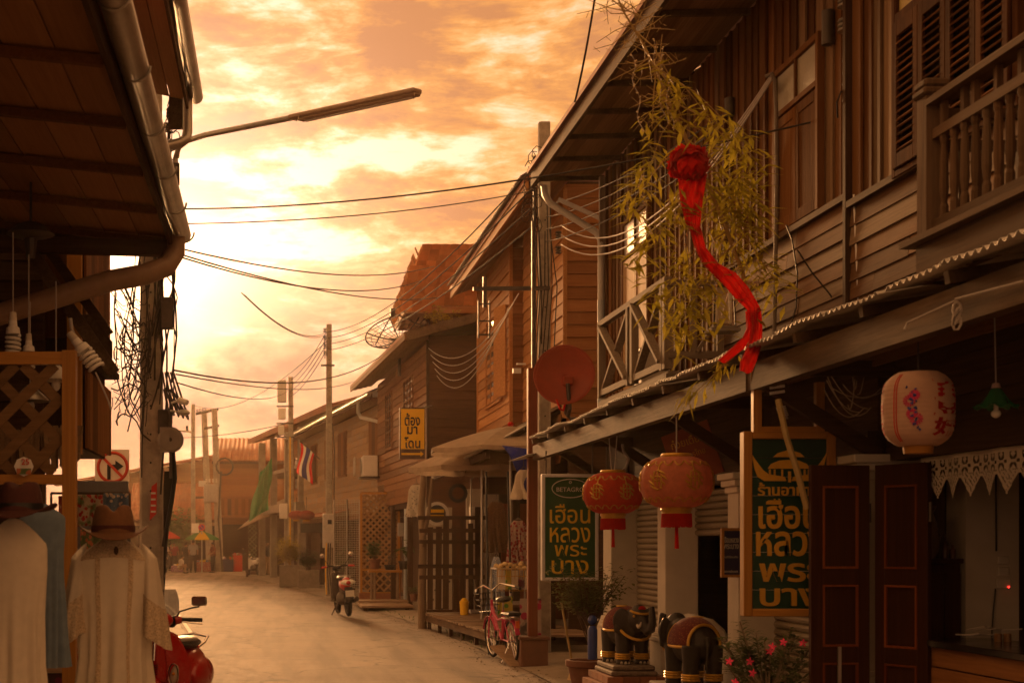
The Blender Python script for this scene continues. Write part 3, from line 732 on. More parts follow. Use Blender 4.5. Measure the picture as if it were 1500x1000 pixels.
MB().box(3.248, 3.392, yb - .135, yb + .015, 3.80, 3.84).box(3.255, 3.385, yb - .128, yb + .008, 3.841, 3.885).build('post_cap', M_bal, B2, bevel=.012)
MB().prism([(3.265, ya, 3.745), (3.375, ya, 3.745), (3.375, ya, 3.775), (3.345, ya, 3.80), (3.295, ya, 3.80), (3.265, ya, 3.775)], (0, yb - ya - .115, 0)).build('hand_rail', M_baly, B2)
plank('middle_rail', B2, (bx_ + .02, (ya + yb) / 2 - .06, 3.60), (0.05, yb - ya - .12, 0.05), M_baly)
plank('bottom_rail', B2, (bx_ + .02, (ya + yb) / 2 - .06, 3.145), (0.05, yb - ya - .12, 0.05), M_baly)
bal_me = MB().lathe([(.0, 0), (.022, 0), (.022, .05), (.016, .07), (.024, .14), (.020, .3), (.016, .36), (.022, .38), (.022, .43), (0, .43)], 8).mesh('baluster', M_bal)
y = yb - .20
while y > ya + .05:
    o = share('baluster', bal_me, B2, wm(B2).inverted() @ Vector((bx_ + .02, y, 3.17)))
    if int(y * 7.3) % 2 == 0: plank('upper_baluster', B2, (bx_ + .02, y, 3.685), (.03, .035, .118), M_bal)
    y -= .112
for z in (3.72, 3.56, 3.2): plank('side_rail', B2, (3.66, yb - .05, z), (0.57, .045, .05), M_dkx)
for k in range(5): plank('side_baluster', B2, (3.47 + k * .1, yb - .05, 3.38), (.03, .03, .34), M_bal)

# ================================================================== teak house (second on the right)
def corrug(parent, name, p00, p10, p01, wave, amp, mat, nper=6, solid=0.003):
    """corrugated sheet; p00->p10 runs along the eave, p00->p01 up the slope"""
    p00, p10, p01 = Vector(p00), Vector(p10), Vector(p01)
    e = p10 - p00; u_ = p01 - p00; n = e.cross(u_).normalized()
    k = max(4, int(e.length / wave * nper))
    def fn(u, v): return p00 + e * u + u_ * v + n * amp * math.sin(u * e.length / wave * 2 * math.pi)
    return MB().sheet(fn, k, 1).build(name, mat, parent, smooth=True, solid=solid)
def window(parent, x, y0, y1, z0, z1, cols, rows, mat, pane, name='window', out=0.05):
    """glazed window on a wall facing -X"""
    t = 0.045; f = MB()
    f.box(x - out, x, y0 - t, y0, z0 - t, z1 + t).box(x - out, x, y1, y1 + t, z0 - t, z1 + t).box(x - out, x, y0, y1, z1, z1 + t).box(x - out - .02, x, y0 , y1, z0 - t, z0)
    f = f.build(name, mat, parent)
    w, h = (y1 - y0) / cols, (z1 - z0) / rows
    for i in range(cols):
        for j in range(rows):
            MB().box(x - .02, x - .014, y0 + i*w + .012, y0 + (i+1)*w - .012, z0 + j*h + .012, z0 + (j+1)*h - .012).build('pane', pane, f)
    b = MB()
    for i in range(1, cols): b.box(x - .04, x - .004, y0 + i*w - .013, y0 + i*w + .013, z0, z1)
    for j in range(1, rows): b.box(x - .038, x - .006, y0, y1, z0 + j*h - .012, z0 + j*h + .012)
    if cols * rows > 1: b.build('glazing_bar', mat, f)
    return f
M_glz = pbr('window glass', (0.16, 0.15, 0.14), 0.08, 0.1, 3, 0.02, spec=0.8)
H2 = thing('teak_house', 'two-storey house clad in bright teak boards behind the concrete pole with the crossarm', 'house', (4.3, 26, 0))
MB().box(4.33, 9.5, 22.26, 26.0, 3.3, 6.9).build('upper_wall', M_dkz, H2)
MB().box(4.13, 9.5, 26.03, 30.2, 3.3, 6.9).build('upper_wall', M_dkz, H2)
clap_y(H2, 4.30, 22.25, 26.0, 3.45, 6.85, 0.19, M_teak, joints=0)
clap_y(H2, 4.09, 26.02, 30.2, 3.45, 6.85, 0.19, M_teak, joints=0)
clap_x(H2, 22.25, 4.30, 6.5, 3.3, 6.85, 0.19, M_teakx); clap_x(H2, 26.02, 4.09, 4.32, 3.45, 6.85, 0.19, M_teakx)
for (x, y) in ((4.28, 22.24), (4.07, 26.01), (4.07, 30.2)): plank('corner_board', H2, (x, y, 5.1), (.06, .05, 3.4), M_teak)
window(H2, 4.09, 27.0, 28.9, 4.15, 5.75, 4, 3, M_teak, M_glz)
window(H2, 4.30, 23.4, 24.2, 4.5, 5.9, 2, 3, M_teak, M_glz)
plank('window_shutter', H2, (3.98, 26.65, 4.95), (.03, .5, 1.6), M_teak, (0, 0, R(15)))
rf = MB().prism([(3.56, 21.5, 6.70), (7.2, 21.5, 8.9), (7.2, 21.5, 8.97), (3.56, 21.5, 6.77)], (0, 9.3, 0)).build('roof', M_rust, H2)
plank('fascia', rf, (3.60, 26.15, 6.64), (.04, 9.3, .16), M_teak)
for i in range(4): plank('soffit_board', rf, (3.70 + i * .155, 26.15, 6.64 + i * .055), (.15, 9.2, .02), M_soffit, (0, R(-19), 0))
for k in range(11): corrug(rf, 'zinc_sheet', (3.50, 21.5 + k * .84, 6.80), (3.50, 22.33 + k * .84, 6.80), (4.6, 21.5 + k * .84, 7.47), .076, .012, M_zinc, 5)
# lean-to roof over its shopfront
for k in range(9): corrug(H2, 'leanto_sheet', (3.05, 22.5 + k * .86, 2.92), (3.05, 23.35 + k * .86, 2.92), (4.3, 22.5 + k * .86, 3.62), .15, .018, M_zinc, 6)
plank('leanto_beam', H2, (3.16, 26.3, 2.86), (.07, 7.8, .1), M_dk)
for y in (22.6, 24.5, 26.5, 28.4, 30.1): MB().bar((3.12, y, 2.90), (4.28, y, 3.53), .05, .06).build('leanto_rafter', M_dk, H2)
clap_y(H2, 4.24, 22.3, 30.1, 2.75, 3.44, 0.17, M_brown, joints=1)
# shop behind the deck
M_cream = pbr('cream wall panel', (0.60, 0.54, 0.46), 0.8, 0.08, 4, 0.05, dirt=0.2)
MB().box(3.52, 4.12, 27.75, 27.82, .2, 2.55).build('wall_panel', M_cream, H2)
MB().box(2.95, 3.45, 29.4, 29.44, .25, 2.25).build('curtain', cloth('printed curtain', (0.50, 0.45, 0.38), .12, .1, 10, ((0.10, 0.09, 0.08), 9, .16)), H2)
MB().box(4.35, 9.0, 22.3, 22.4, 0, 3.4).build('side_wall', M_dkx, H2)
MB().box(7.5, 7.6, 22.4, 30.2, 0, 3.3).build('back_wall', M_dk, H2)
MB().box(4.4, 7.5, 30.1, 30.2, 0, 3.3).build('side_wall', M_dkx, H2)
MB().box(3.2, 7.5, 22.4, 30.2, 3.25, 3.3).build('ceiling', M_dk, H2) if False else None
dr = plank('door', H2, (4.45, 27.6, 1.25), (.62, .05, 2.05), M_post); plank('door', H2, (5.3, 27.35, 1.2), (.62, .05, 2.05), M_post)
plank('lintel_board', H2, (4.7, 27.4, 2.62), (1.9, .06, .36), M_brownx)
for x in (4.12, 5.05): plank('post', H2, (x, 22.5, 1.7), (.12, .12, 3.2), M_dkz)
for y in (26.0, 30.1): plank('post', H2, (4.16, y, 1.7), (.12, .12, 3.2), M_dkz)
pf = MB().tube([at(690, 905, 27.2), at(690, 702, 27.2), at(694, 697, 27.2), at(760, 697, 27.2)], .018, 6)
pf.build('pipe_frame', M_galv, H2, smooth=True)
# lean roof, small far cladding under the eave towards the sign house
clap_x(H2, 30.25, 4.09, 5.0, 0.3, 3.4, .19, M_brownx)

# ================================================================== sign house (third), angled with the street
def rot_house(name, label, x, y, dirx, **kw):
    return thing(name, label, 'house', (x, y, 0), math.atan(-dirx), **kw)
H3 = rot_house('brown_house', 'dark brown board house whose side wall carries the yellow sign', 3.36, 33.0, -.055)
LOCAL[0] = True
LEN = 9.0
MB().box(.04, 5.5, .05, LEN, 2.4, 6.0).build('upper_wall', M_dkz, H3)
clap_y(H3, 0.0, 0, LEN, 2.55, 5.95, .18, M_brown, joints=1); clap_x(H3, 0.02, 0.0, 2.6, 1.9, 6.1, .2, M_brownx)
plank('corner_board', H3, (-.02, 0.0, 4.25), (.06, .06, 3.5), M_dkz)
for (a, b) in ((2.2, 3.7), (5.9, 7.1)):
    f = window(H3, 0, a, b, 4.05, 5.45, 3, 1, M_brown, M_glz)
    for k in range(3): plank('bar', f, (-.06, a + (k + .5) * (b - a) / 3, 4.75), (.02, .03, 1.4), M_dkz)
    plank('transom', f, (-.03, (a + b) / 2, 4.95), (.05, b - a, .05), M_brown)
    plank('curtain', f, (.0, (a + b) / 2, 5.2), (.012, b - a, .42), M_cream)
rf = MB().prism([(-.60, -.35, 6.06), (2.6, -.35, 6.95), (5.8, -.35, 6.06), (5.8, -.35, 6.12), (2.6, -.35, 7.02), (-.60, -.35, 6.13)], (0, LEN + 2.2, 0)).build('roof', M_rust, H3)
plank('fascia', rf, (-.58, 5.2, 6.02), (.03, LEN + 2.3, .14), M_brown)
MB().bar((-.58, -.36, 6.03), (2.6, -.36, 6.91), .03, .20, (0, 0, 1)).build('barge_board', M_beam, rf)
for i in range(4): plank('soffit_board', rf, (-.5 + i * .145, 5.2, 6.0 + i * .035), (.14, LEN + 2.1, .015), M_soffit)
MB().box(0.1, 5.4, .05, .12, 0, 2.4).build('side_wall', M_brownx, H3); MB().box(.9, .98, .1, LEN, 0, 2.5).build('shop_wall', M_dkz, H3)
for y in (0.05, 3.0, 6.0, LEN): plank('post', H3, (.02, y, 1.25), (.12, .12, 2.5), M_dkz)
for k in range(0): corrug(H3, 'shop_awning_sheet', (-.75, .6 + k * .82, 2.42), (-.75, 1.41 + k * .82, 2.42), (.0, .6 + k * .82, 2.62), .15, .015, M_zinc, 5)
LOCAL[0] = False
# clay-tiled dormer roof rising behind
H3b = thing('tiled_roof_house', 'small steep roof of orange clay tiles rising behind the brown house', 'house', (5.0, 38.0, 0))
MB().box(3.7, 7.5, 37.0, 39.0, 3.0, 7.15).build('wall', M_brownx, H3b)
tile_me = MB().sheet(lambda u, v: ((u - .5) * .24, .018 * math.sin(u * math.pi) + .02 * (1 - v), v * .30), 4, 1).mesh('tile', M_tile)
ev, rg = 7.25, 8.95                                   # eave and ridge
rt = MB().add([(3.12, 36.3, ev), (7.6, 36.3, ev), (7.6, 37.9, rg), (3.72, 37.9, rg), (3.12, 39.6, ev)], [(0, 1, 2, 3), (0, 3, 4)]).build('roof', M_soffit, H3b)
def tile_row(parent, p, q, up, nrm):
    """one course of clay tiles from p to q"""
    p, q = Vector(p), Vector(q); al = (q - p).normalized(); up, nrm = Vector(up).normalized(), Vector(nrm).normalized()
    rot = Matrix((al, nrm, up)).transposed().to_euler(); inv = wm(parent).inverted(); n = max(1, int((q - p).length / .235))
    for i in range(n): share('tile', tile_me, parent, inv @ (p + al * (i + .5) * .235 + nrm * .012), (rot.x + rnd(-.02, .02), rot.y, rot.z + rnd(-.02, .02)))
upf = Vector((0, 1.6, 1.7)).normalized(); nf = Vector((0, -upf.z, upf.y))
for j in range(10):
    t = j / 10.0; tile_row(rt, (3.12 + .6 * t, 36.28 + 1.6 * t, ev + 1.7 * t), (6.6, 36.28 + 1.6 * t, ev + 1.7 * t), upf, nf)
ups = Vector((.6, 0, 1.7)).normalized(); ns_ = Vector((-ups.z, 0, ups.x))
for j in range(8):
    t = j / 8.0; tile_row(rt, (3.10 + .6 * t, 39.6 - 1.7 * t, ev + 1.7 * t), (3.10 + .6 * t, 36.3 + 1.6 * t, ev + 1.7 * t), ups, ns_)
for a, b in (((3.72, 37.9, rg + .03), (7.6, 37.9, rg + .03)), ((3.12, 36.3, ev + .03), (3.72, 37.9, rg + .03))):
    n = int((Vector(b) - Vector(a)).length / .3)
    for k in range(n): MB().tube([Vector(a).lerp(Vector(b), k / n), Vector(a).lerp(Vector(b), (k + 1.05) / n)], [.085, .07], 8).build('ridge_tile', M_tile, rt, smooth=True)
MB().box(3.2, 7.5, 36.36, 39.5, ev - .12, ev - .02).build('soffit', M_soffit, H3b)
plank('fascia', rt, (3.12, 37.95, ev - .07), (.03, 3.3, .16), M_teak); plank('fascia', rt, (5.3, 36.3, ev - .07), (4.4, .03, .16), M_teakx)
# small lower gable in front of it
sm_ = MB().add([(2.98, 35.6, ev - .25), (3.55, 35.6, ev - .25), (3.55, 36.6, ev + .95), (3.28, 36.6, ev + .95)], [(0, 1, 2, 3)]).build('lower_roof', M_soffit, H3b)
for j in range(6):
    t = j / 6.0; tile_row(sm_, (2.98 + .3 * t, 35.58 + 1.0 * t, ev - .25 + 1.2 * t), (3.9, 35.58 + 1.0 * t, ev - .25 + 1.2 * t), Vector((0, 1, 1.2)), Vector((0, -1.2, 1)))

# ================================================================== pale old house with the flag (fourth)
H4 = rot_house('pale_board_house', 'low old house of pale weathered boards with a flag and a grey downpipe', 3.26, 42.3, -.127)
LOCAL[0] = True
LEN = 17.0
MB().box(.04, 6, .0, LEN, 2.3, 5.7).build('upper_wall', M_dkz, H4)
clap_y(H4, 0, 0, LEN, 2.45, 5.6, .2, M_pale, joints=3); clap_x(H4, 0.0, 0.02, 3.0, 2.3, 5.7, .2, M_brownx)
for i, (a, b) in enumerate(((1.0, 3.0), (7.2, 8.6), (10.0, 11.4), (13.5, 14.8))):
    f = MB().box(-.06, 0, a - .06, b + .06, 3.75, 5.25).build('window', M_brown, H4)
    n = 4
    for k in range(n): plank('shutter', f, (-.075, a + (k + .5) * (b - a) / n, 4.5), (.03, (b - a) / n - .02, 1.38), M_door)
rf = MB().prism([(-.62, -.2, 5.72), (3, -.2, 7.2), (3, -.2, 7.26), (-.62, -.2, 5.78)], (0, LEN + .6, 0)).build('roof', M_zinc, H4)
plank('fascia', rf, (-.6, LEN / 2 + .1, 5.68), (.03, LEN + .6, .16), M_beam)
for k in range(20): corrug(rf, 'zinc_sheet', (-.70, -.2 + k * .87, 5.78), (-.70, .66 + k * .87, 5.78), (.5, -.2 + k * .87, 6.27), .15, .018, M_zinc, 5)
plank('soffit_board', rf, (-.3, LEN / 2, 5.64), (.55, LEN, .02), M_soffit)
MB().tube([(-.66, 1.6, 5.66), (-.66, 1.6, 5.35), (-.6, 1.5, 5.2), (.0, -.25, 4.85), (.3, -.9, 4.8)], .055, 8).build('downpipe', M_pvc, H4, smooth=True)
MB().tube([(-.68, -.2, 5.70), (-.68, LEN + .2, 5.66)], .06, 8).build('gutter', M_zinc, H4, smooth=True)
MB().box(.5, .56, 0, LEN, 0, 2.4).build('shop_wall', M_dkz, H4)
for y in (0.1, 3.2, 6.4, 9.6, 12.8, 16.0): plank('post', H4, (.04, y, 1.2), (.14, .14, 2.4), M_dkz)
for k in range(9): corrug(H4, 'shop_awning_sheet', (-.9, 6.5 + k * .9, 2.42), (-.9, 7.39 + k * .9, 2.42), (.0, 6.5 + k * .9, 2.66), .15, .016, M_rust, 5)
for k in range(5): plank('shop_panel', H4, (.45, 1.0 + k * 3.1, 1.15), (.04, 1.5, 2.0), M_door)
plank('lintel', H4, (-.02, LEN / 2, 2.38), (.1, LEN, .14), M_brown)
LOCAL[0] = False

# ================================================================== tall-roofed house (fifth)
H5 = rot_house('red_roof_house', 'house with a long jutting red-brown roof on bare concrete posts beyond the flag', 1.6, 59.0, -.17)
LOCAL[0] = True
LEN = 11.0
rf = MB().prism([(-1.1, -8, 6.15), (5, -8, 7.9), (5, -8, 8.0), (-1.1, -8, 6.28)], (0, 18.5, 0)).build('roof', M_rust, H5)
plank('fascia', rf, (-1.12, 1.2, 6.2), (.05, 18.6, .22), M_rust)
for k in range(10): MB().bar((-1.0, -7.5 + k * 1.95, 6.14), (2, -7.5 + k * 1.95, 6.98), .06, .09).build('rafter', M_brown, rf)
M_bare = pbr('bare cement', (0.33, 0.29, 0.245), 0.95, 0.2, 6, 0.3, dirt=0.4)
for (x, y) in ((-.5, 0.5), (-.5, 3.6), (-.5, 7.2), (-.5, 10.4)): plank('column', H5, (x, y, 3.1), (.28, .28, 6.1), M_bare)
plank('slab', H5, (1.0, 5.4, 3.0), (3.6, 10.6, .34), M_bare); plank('slab', H5, (1.0, 5.4, 4.6), (3.2, 10.2, .16), M_bare)
MB().box(.9, 1.0, 0, LEN, 3.1, 6.3).build('upper_wall', M_brown, H5); MB().box(.7, .8, 0, LEN, 0, 3.0).build('shop_wall', M_dkz, H5)
clap_y(H5, .9, 0, LEN, 3.2, 6.2, .3, M_teak, joints=0)
for k in range(3): window(H5, .88, 1.2 + k * 3.4, 2.6 + k * 3.4, 4.0, 5.4, 2, 1, M_brown, M_glz)
LOCAL[0] = False

# ================================================================== buildings closing the street where it bends
def far_house(name, label, x0, x1, y, z1, roofz, depth, wallmat, roofmat, mono=None):
    h = thing(name, label, 'house', ((x0 + x1) / 2, y, 0))
    MB().box(x0, x1, y + .05, y + depth, 0, z1).build('core', M_dkx, h)
    clap_x(h, y, x0, x1, 2.6, z1, .3, wallmat, th=.03)
    rows = max(2, int((x1 - x0) / .76))
    r = MB().prism([(x0 - .4, y - .6, z1), (x1 + .4, y - .6, z1), (x1 + .4, y + depth, roofz), (x0 - .4, y + depth, roofz)], (0, 0, .06)).build('roof', roofmat, h)
    for k in range(rows):
        xa = x0 - .4 + (x1 - x0 + .8) * k / rows; xb = x0 - .4 + (x1 - x0 + .8) * (k + 1) / rows - .02
        corrug(r, 'roof_sheet', (xb, y - .75, z1 + .03), (xa, y - .75, z1 + .03), (xb, y + depth, roofz + .09), .25, .03, roofmat, 4, .006)
    plank('fascia', r, ((x0 + x1) / 2, y - .66, z1 - .02), (x1 - x0 + .8, .04, .2), M_brownx)
    return h
H6 = thing('long_gable_house', 'long brown board hall with a low-pitched gable closing the street', 'hall', (-5.5, 96, 0))
gx0, gx1, gy = -13.0, 1.6, 96.0
MB().prism([(gx0, gy + .06, 0), (gx1, gy + .06, 0), (gx1, gy + .06, 8.0), (gx0, gy + .06, 5.4)], (0, 8, 0)).build('core', M_dkx, H6)
for i in range(16):
    z = 3.2 + i * .3; xs = gx0 if z < 5.4 else gx0 + (z - 5.4) / (2.6) * (gx1 - gx0)
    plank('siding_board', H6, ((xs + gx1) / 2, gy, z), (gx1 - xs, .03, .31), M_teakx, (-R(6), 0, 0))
MB().bar((gx0 - 1, gy - .5, 5.25), (gx1 + .6, gy - .5, 8.15), 1.3, .16, (0, 0, 1)).build('roof', M_rust, H6)
for k in range(4):
    f = MB().box(-11.5 + k * 3.2, -9.7 + k * 3.2, gy - .05, gy + .0, 4.0, 5.2).build('window', M_brown, H6)
    for i in range(3): plank('pane', f, (-11.2 + k * 3.2 + i * .6, gy - .06, 4.6), (.5, .02, 1.0), M_glz)
far_house('rust_roof_house', 'shop with a rust-red tin roof behind the market umbrellas', -8.5, -3.4, 90.0, 2.9, 5.2, 4.0, M_pale, M_rust)
far_house('tin_porch_house', 'board house with a bright orange tin roof beside the transformer poles', -3.1, 1.2, 83.0, 6.0, 7.6, 5.0, M_teakx, M_rust)
b_ = thing('timber_balcony', 'orange timber balcony stacked with crates under the tin porch', 'balcony', (-1.9, 82.4, 3.0))
plank('floor', b_, (-1.4, 82.2, 3.0), (3.2, 1.4, .12), M_teakx)
for k in range(9): plank('baluster', b_, (-2.9 + k * .38, 81.6, 3.5), (.2, .04, .9), M_door)
plank('hand_rail', b_, (-1.4, 81.58, 4.0), (3.2, .07, .08), M_teakx)
for x in (-2.95, .1): plank('post', b_, (x, 81.6, 1.5), (.14, .14, 3.0), M_dkz)

# ================================================================== left-hand stall house with the low eave
L1 = thing('stall_house', 'dim shop with a deep low tin eave and round gutter over the hanging clothes', 'house', (-3.0, 7.5, 0))
rib = MB().prism([(-.78, 2.0, 4.02), (-6.0, 2.0, 4.95), (-6.0, 2.0, 5.0), (-.78, 2.0, 4.07)], (0, 10.1, 0)).build('roof', M_rust, L1)
for i in range(9):                                   # soffit panels seen from below
    x = -.95 - i * .27
    plank('soffit_board', rib, (x - .01, 7.0, 4.0 + i * .028), (.262, 10.0, .014), M_soffl, (0, R(6), 0))
for k in range(9): MB().bar((-.86, 3.0 + k * 1.12, 3.945), (-3.2, 3.0 + k * 1.12, 4.19), .045, .05).build('rafter', M_brown, rib)
plank('fascia', rib, (-.83, 7.05, 4.0), (.028, 10.1, .20), M_beam)
g = MB()
for i in range(13): pass
prof = [(.075 * math.cos(R(180 + 180 * i / 12)), .075 * math.sin(R(180 + 180 * i / 12))) for i in range(13)]
g.add([(-.735 + a - .005 * (y - 7), y, 4.04 + b) for y in (2.0, 12.14) for a, b in prof], [(i, i + 1, 14 + i, 13 + i) for i in range(12)])
g.build('gutter', M_zinc, L1, smooth=True, solid=.004)
for k in range(10): MB().tube([(-.735 + .08 * math.cos(R(180 + 18 * i)), 2.6 + k * 1.05, 4.04 + .08 * math.sin(R(180 + 18 * i))) for i in range(11)], .008, 5).build('gutter_strap', M_galv, L1)
MB().tube([(-.80, 11.9, 3.98), (-.80, 11.9, 3.85), (-.86, 11.8, 3.72), (-1.02, 11.6, 3.62), (-1.25, 11.45, 3.55), (-2.3, 11.2, 3.18)], .082, 12).build('downpipe', pbr('old brown pipe', (0.30, 0.20, 0.13), 0.55, 0.15, 6, 0.05, dirt=.3), L1, smooth=True)
plank('end_barge', L1, (-2.0, 12.16, 4.13), (2.5, .03, .22), M_dkx, (0, R(5.0), 0))
# stall frame with diagonal lattice
plank('post', L1, (-1.235, 9.0, 1.35), (.082, .08, 2.7), M_varn); plank('post', L1, (-2.3, 9.0, 1.35), (.082, .08, 2.7), M_varn)
plank('top_rail', L1, (-1.8, 9.0, 2.655), (1.07, .06, .075), M_varnx); plank('bottom_rail', L1, (-1.8, 9.0, 1.93), (1.07, .06, .06), M_varnx)
M_lat = wood('lattice laths', (0.16, 0.095, 0.045), (0.25, 0.15, 0.075), 'x', rvar=.15)
def lattice(parent, x0, x1, y, z0, z1, step, w, mat, th=.012):
    """crossed diagonal laths filling a rectangle that faces -Y"""
    W_, H_ = x1 - x0, z1 - z0
    for sg in (0, 1):
        c = -H_
        while c < W_:
            a, b = max(0.0, c), min(W_, c + H_)
            if b - a > w * .6:
                p = (x0 + a, a - c); q = (x0 + b, b - c)
                if sg: p = (x1 - a, a - c); q = (x1 - b, b - c)
                MB().bar((p[0], y + (.007 if sg else -.007), z0 + p[1]), (q[0], y + (.007 if sg else -.007), z0 + q[1]), w, th, (0, 1, 0)).build('lath', mat, parent)
            c += step
lattice(L1, -2.26, -1.28, 9.0, 1.965, 2.615, .235, .062, M_lat)
# back wall and side wall of the stall, deep shade
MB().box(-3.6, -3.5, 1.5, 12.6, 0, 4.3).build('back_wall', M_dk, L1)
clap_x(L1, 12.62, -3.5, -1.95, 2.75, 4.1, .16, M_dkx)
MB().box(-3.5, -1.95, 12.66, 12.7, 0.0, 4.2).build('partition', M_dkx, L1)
MB().bar(at(22, 335, 11.9), at(166, 545, 11.9), .10, .16, (0, 1, 0)).build('brace', M_beam, L1)
MB().bar(at(60, 350, 12.05), at(160, 490, 12.05), .08, .05, (0, 1, 0)).build('brace', M_dkx, L1)
MB().bar((-2.4, 11.9, 3.92), (-.86, 11.9, 3.88), .09, .12).build('joist', M_dkx, L1)
# scalloped bracket
sb = [at(x, y, 11.95) for x, y in ((100, 462), (120, 470), (128, 492), (136, 512), (150, 520), (160, 540), (164, 556), (164, 500), (150, 480), (130, 460))]
MB().prism(sb, (0, .04, 0)).build('bracket', M_beam, L1)
ths = MB()
for k in range(22):
    a = Vector((-1.98 + .03 * k, 10.4 + rnd(-.05, .05), 2.35 + rnd(-.02, .02))); ths.bar(a, a + Vector((rnd(-.02, .04), -.05, -.26 + rnd(-.04, .03))), .035, .012)
th_o = ths.build('thatch_fringe', pbr('thatch', (0.22, 0.15, 0.085), 0.95, 0.3, 30, 0.3), L1)
# second house on the left: tall eave above the stall
L2 = thing('tall_left_house', 'tall board house whose high gutter ends beside the wire-hung pole', 'house', (-3, 13.6, 0))
boards_v(L2, 0, 0, 0, 0, 0, 1, M_door) if False else None
for i in range(10):                                  # planks facing the street
    y = 12.76 + i * .185
    MB().box(-1.622, -1.60, y + .003, y + .182, 2.36 if i < 7 else 2.40, 3.02).build('board', M_door, L2)
    MB().box(-1.632, -1.61, y + .003, y + .182, 3.30, 5.9).build('board', M_batten, L2)
MB().box(-3.4, -1.65, 12.85, 14.5, 2.36, 5.9).build('core', M_dkz, L2)
for i in range(16):
    x = -1.66 - i * .11
    MB().box(x - .106, x, 12.80, 12.82, 3.3, 4.4).build('board', M_batten, L2)
plank('ledge', L2, (-1.6, 13.65, 3.16), (.16, 1.9, .05), M_dk); plank('corner_post', L2, (-1.70, 12.70, 3.55), (.12, .10, 2.5), M_varn)
r2 = MB().prism([(-.80, 8.5, 5.98), (-3.5, 8.5, 7.2), (-3.5, 8.5, 7.26), (-.80, 8.5, 6.04)], (0, 6.45, 0)).build('roof', M_rust, L2)
for i in range(6): plank('soffit_board', r2, (-.97 - i * .16, 11.7, 5.95 + i * .035), (.152, 6.3, .015), M_soffl, (0, R(12), 0))
plank('fascia', r2, (-.87, 11.7, 5.93), (.025, 6.4, .24), M_beam)
g = MB(); g.add([(-.80 + a, y, 5.99 + b) for y in (8.5, 14.95) for a, b in prof], [(i, i + 1, 14 + i, 13 + i) for i in range(12)])
g.build('gutter', M_zinc, L2, smooth=True, solid=.004)
MB().tube([(-.87, 14.8, 5.95), (-.87, 14.8, 5.60), (-.88, 14.76, 5.52), (-.94, 14.7, 5.46), (-1.5, 14.5, 5.28)], .05, 10).build('downpipe', M_zinc, L2, smooth=True)
plank('drop_board', L2, (-.96, 14.9, 5.82), (.20, .03, .34), M_beam)

# ================================================================== utility poles
def ipole(name, label, px, Y, pybot, pytop, w, cat='pole', d=None, taper=.72, mat=None, group='concrete utility poles'):
    """tapering concrete pole with bolt holes"""
    b = at(px, pybot, Y); t = at(px, pytop, Y); z0 = 0.0; z1 = t.z; d = d or w * .85
    p = thing(name, label, cat, (b.x, Y, 0), group=group)
    n = 8; vs = []; fs = []
    m = MB()
    for i in range(n + 1):
        k = i / n; ww = w * (1 - (1 - taper) * k) / 2; dd = d * (1 - (1 - taper) * k) / 2; z = z0 + (z1 - z0) * k
        c = .2 * ww
        ring = [(-ww + c, -dd), (ww - c, -dd), (ww, -dd + c), (ww, dd - c), (ww - c, dd), (-ww + c, dd), (-ww, dd - c), (-ww, -dd + c)]
        vs += [(b.x + x, Y + y, z) for x, y in ring]
        if i: fs += [((i-1)*8+j, (i-1)*8+(j+1)%8, i*8+(j+1)%8, i*8+j) for j in range(8)]
    fs += [tuple(range(8))[::-1], tuple(n*8+j for j in range(8))]
    m.add(vs, fs).build('shaft', mat or M_conc, p)
    h = MB()
    for k in range(int((z1 - 1.5) / .3)):
        z = 1.5 + k * .3; dd = d * (1 - (1 - taper) * z / z1) / 2
        h.lathe([(.0, 0), (.011, 0), (.011, .012), (0, .012)], 8, (b.x, Y - dd - .004, z), Matrix.Rotation(R(90), 3, 'X'))
    h.build('bolt_hole', M_blk, p)
    return p
def sag(p, q, s, n=14):
    p, q = Vector(p), Vector(q)
    return [p.lerp(q, i / n) - Vector((0, 0, s * 4 * (i / n) * (1 - i / n))) for i in range(n + 1)]
def insul(m, c, r=.035, h=.11, n=3):
    for i in range(n): m.lathe([(.012, 0), (r, .008), (r * .8, .03), (.012, .035)], 8, Vector(c) + Vector((0, 0, i * h / n)))
def insul_each(parent, pts, r, h, mat=None, name='insulator'):
    for p in pts: m = MB(); insul(m, p, r, h); m.tube([p, p + Vector((0, 0, h))], .014, 6); m.build(name, mat or M_steel, parent)
PL = ipole('utility_pole', 'stout concrete pole on the left tangled in cables, with the street lamp arm', 222, 16.0, 1000, 40, .25, d=.22, taper=.85)
xL = at(222, 0, 16).x
# lamp arm
arm = MB().tube([at(258, 262, 15.7), at(257, 232, 15.7), at(262, 216, 15.6), at(275, 206, 15.5), at(300, 198, 15.3), at(450, 168, 14.2)], .028, 8)
arm_o = arm.build('lamp_arm', M_galv, PL, smooth=True)
MB().bar(at(228, 247, 15.88), at(258, 247, 15.72), .05, .05).cbox(at(258, 255, 15.7), .07, .06, .22).build('arm_bracket', M_steel, arm_o)
hd = MB(); a, b = at(428, 173, 14.3), at(612, 133, 13.0); d = (b - a).normalized()
hd.bar(a, b, .12, .045).bar(a + d * .12 - Vector((0, 0, .035)), b - Vector((0, 0, .03)), .09, .03)
hd.build('lamp_head', pbr('lamp casing', (0.40, 0.30, 0.22), 0.5, 0.15), arm_o, bevel=.012)
MB().bar(a + d * .2 - Vector((0, 0, .056)), b - d * .05 - Vector((0, 0, .05)), .03, .014).build('tube_lamp', M_white, arm_o)
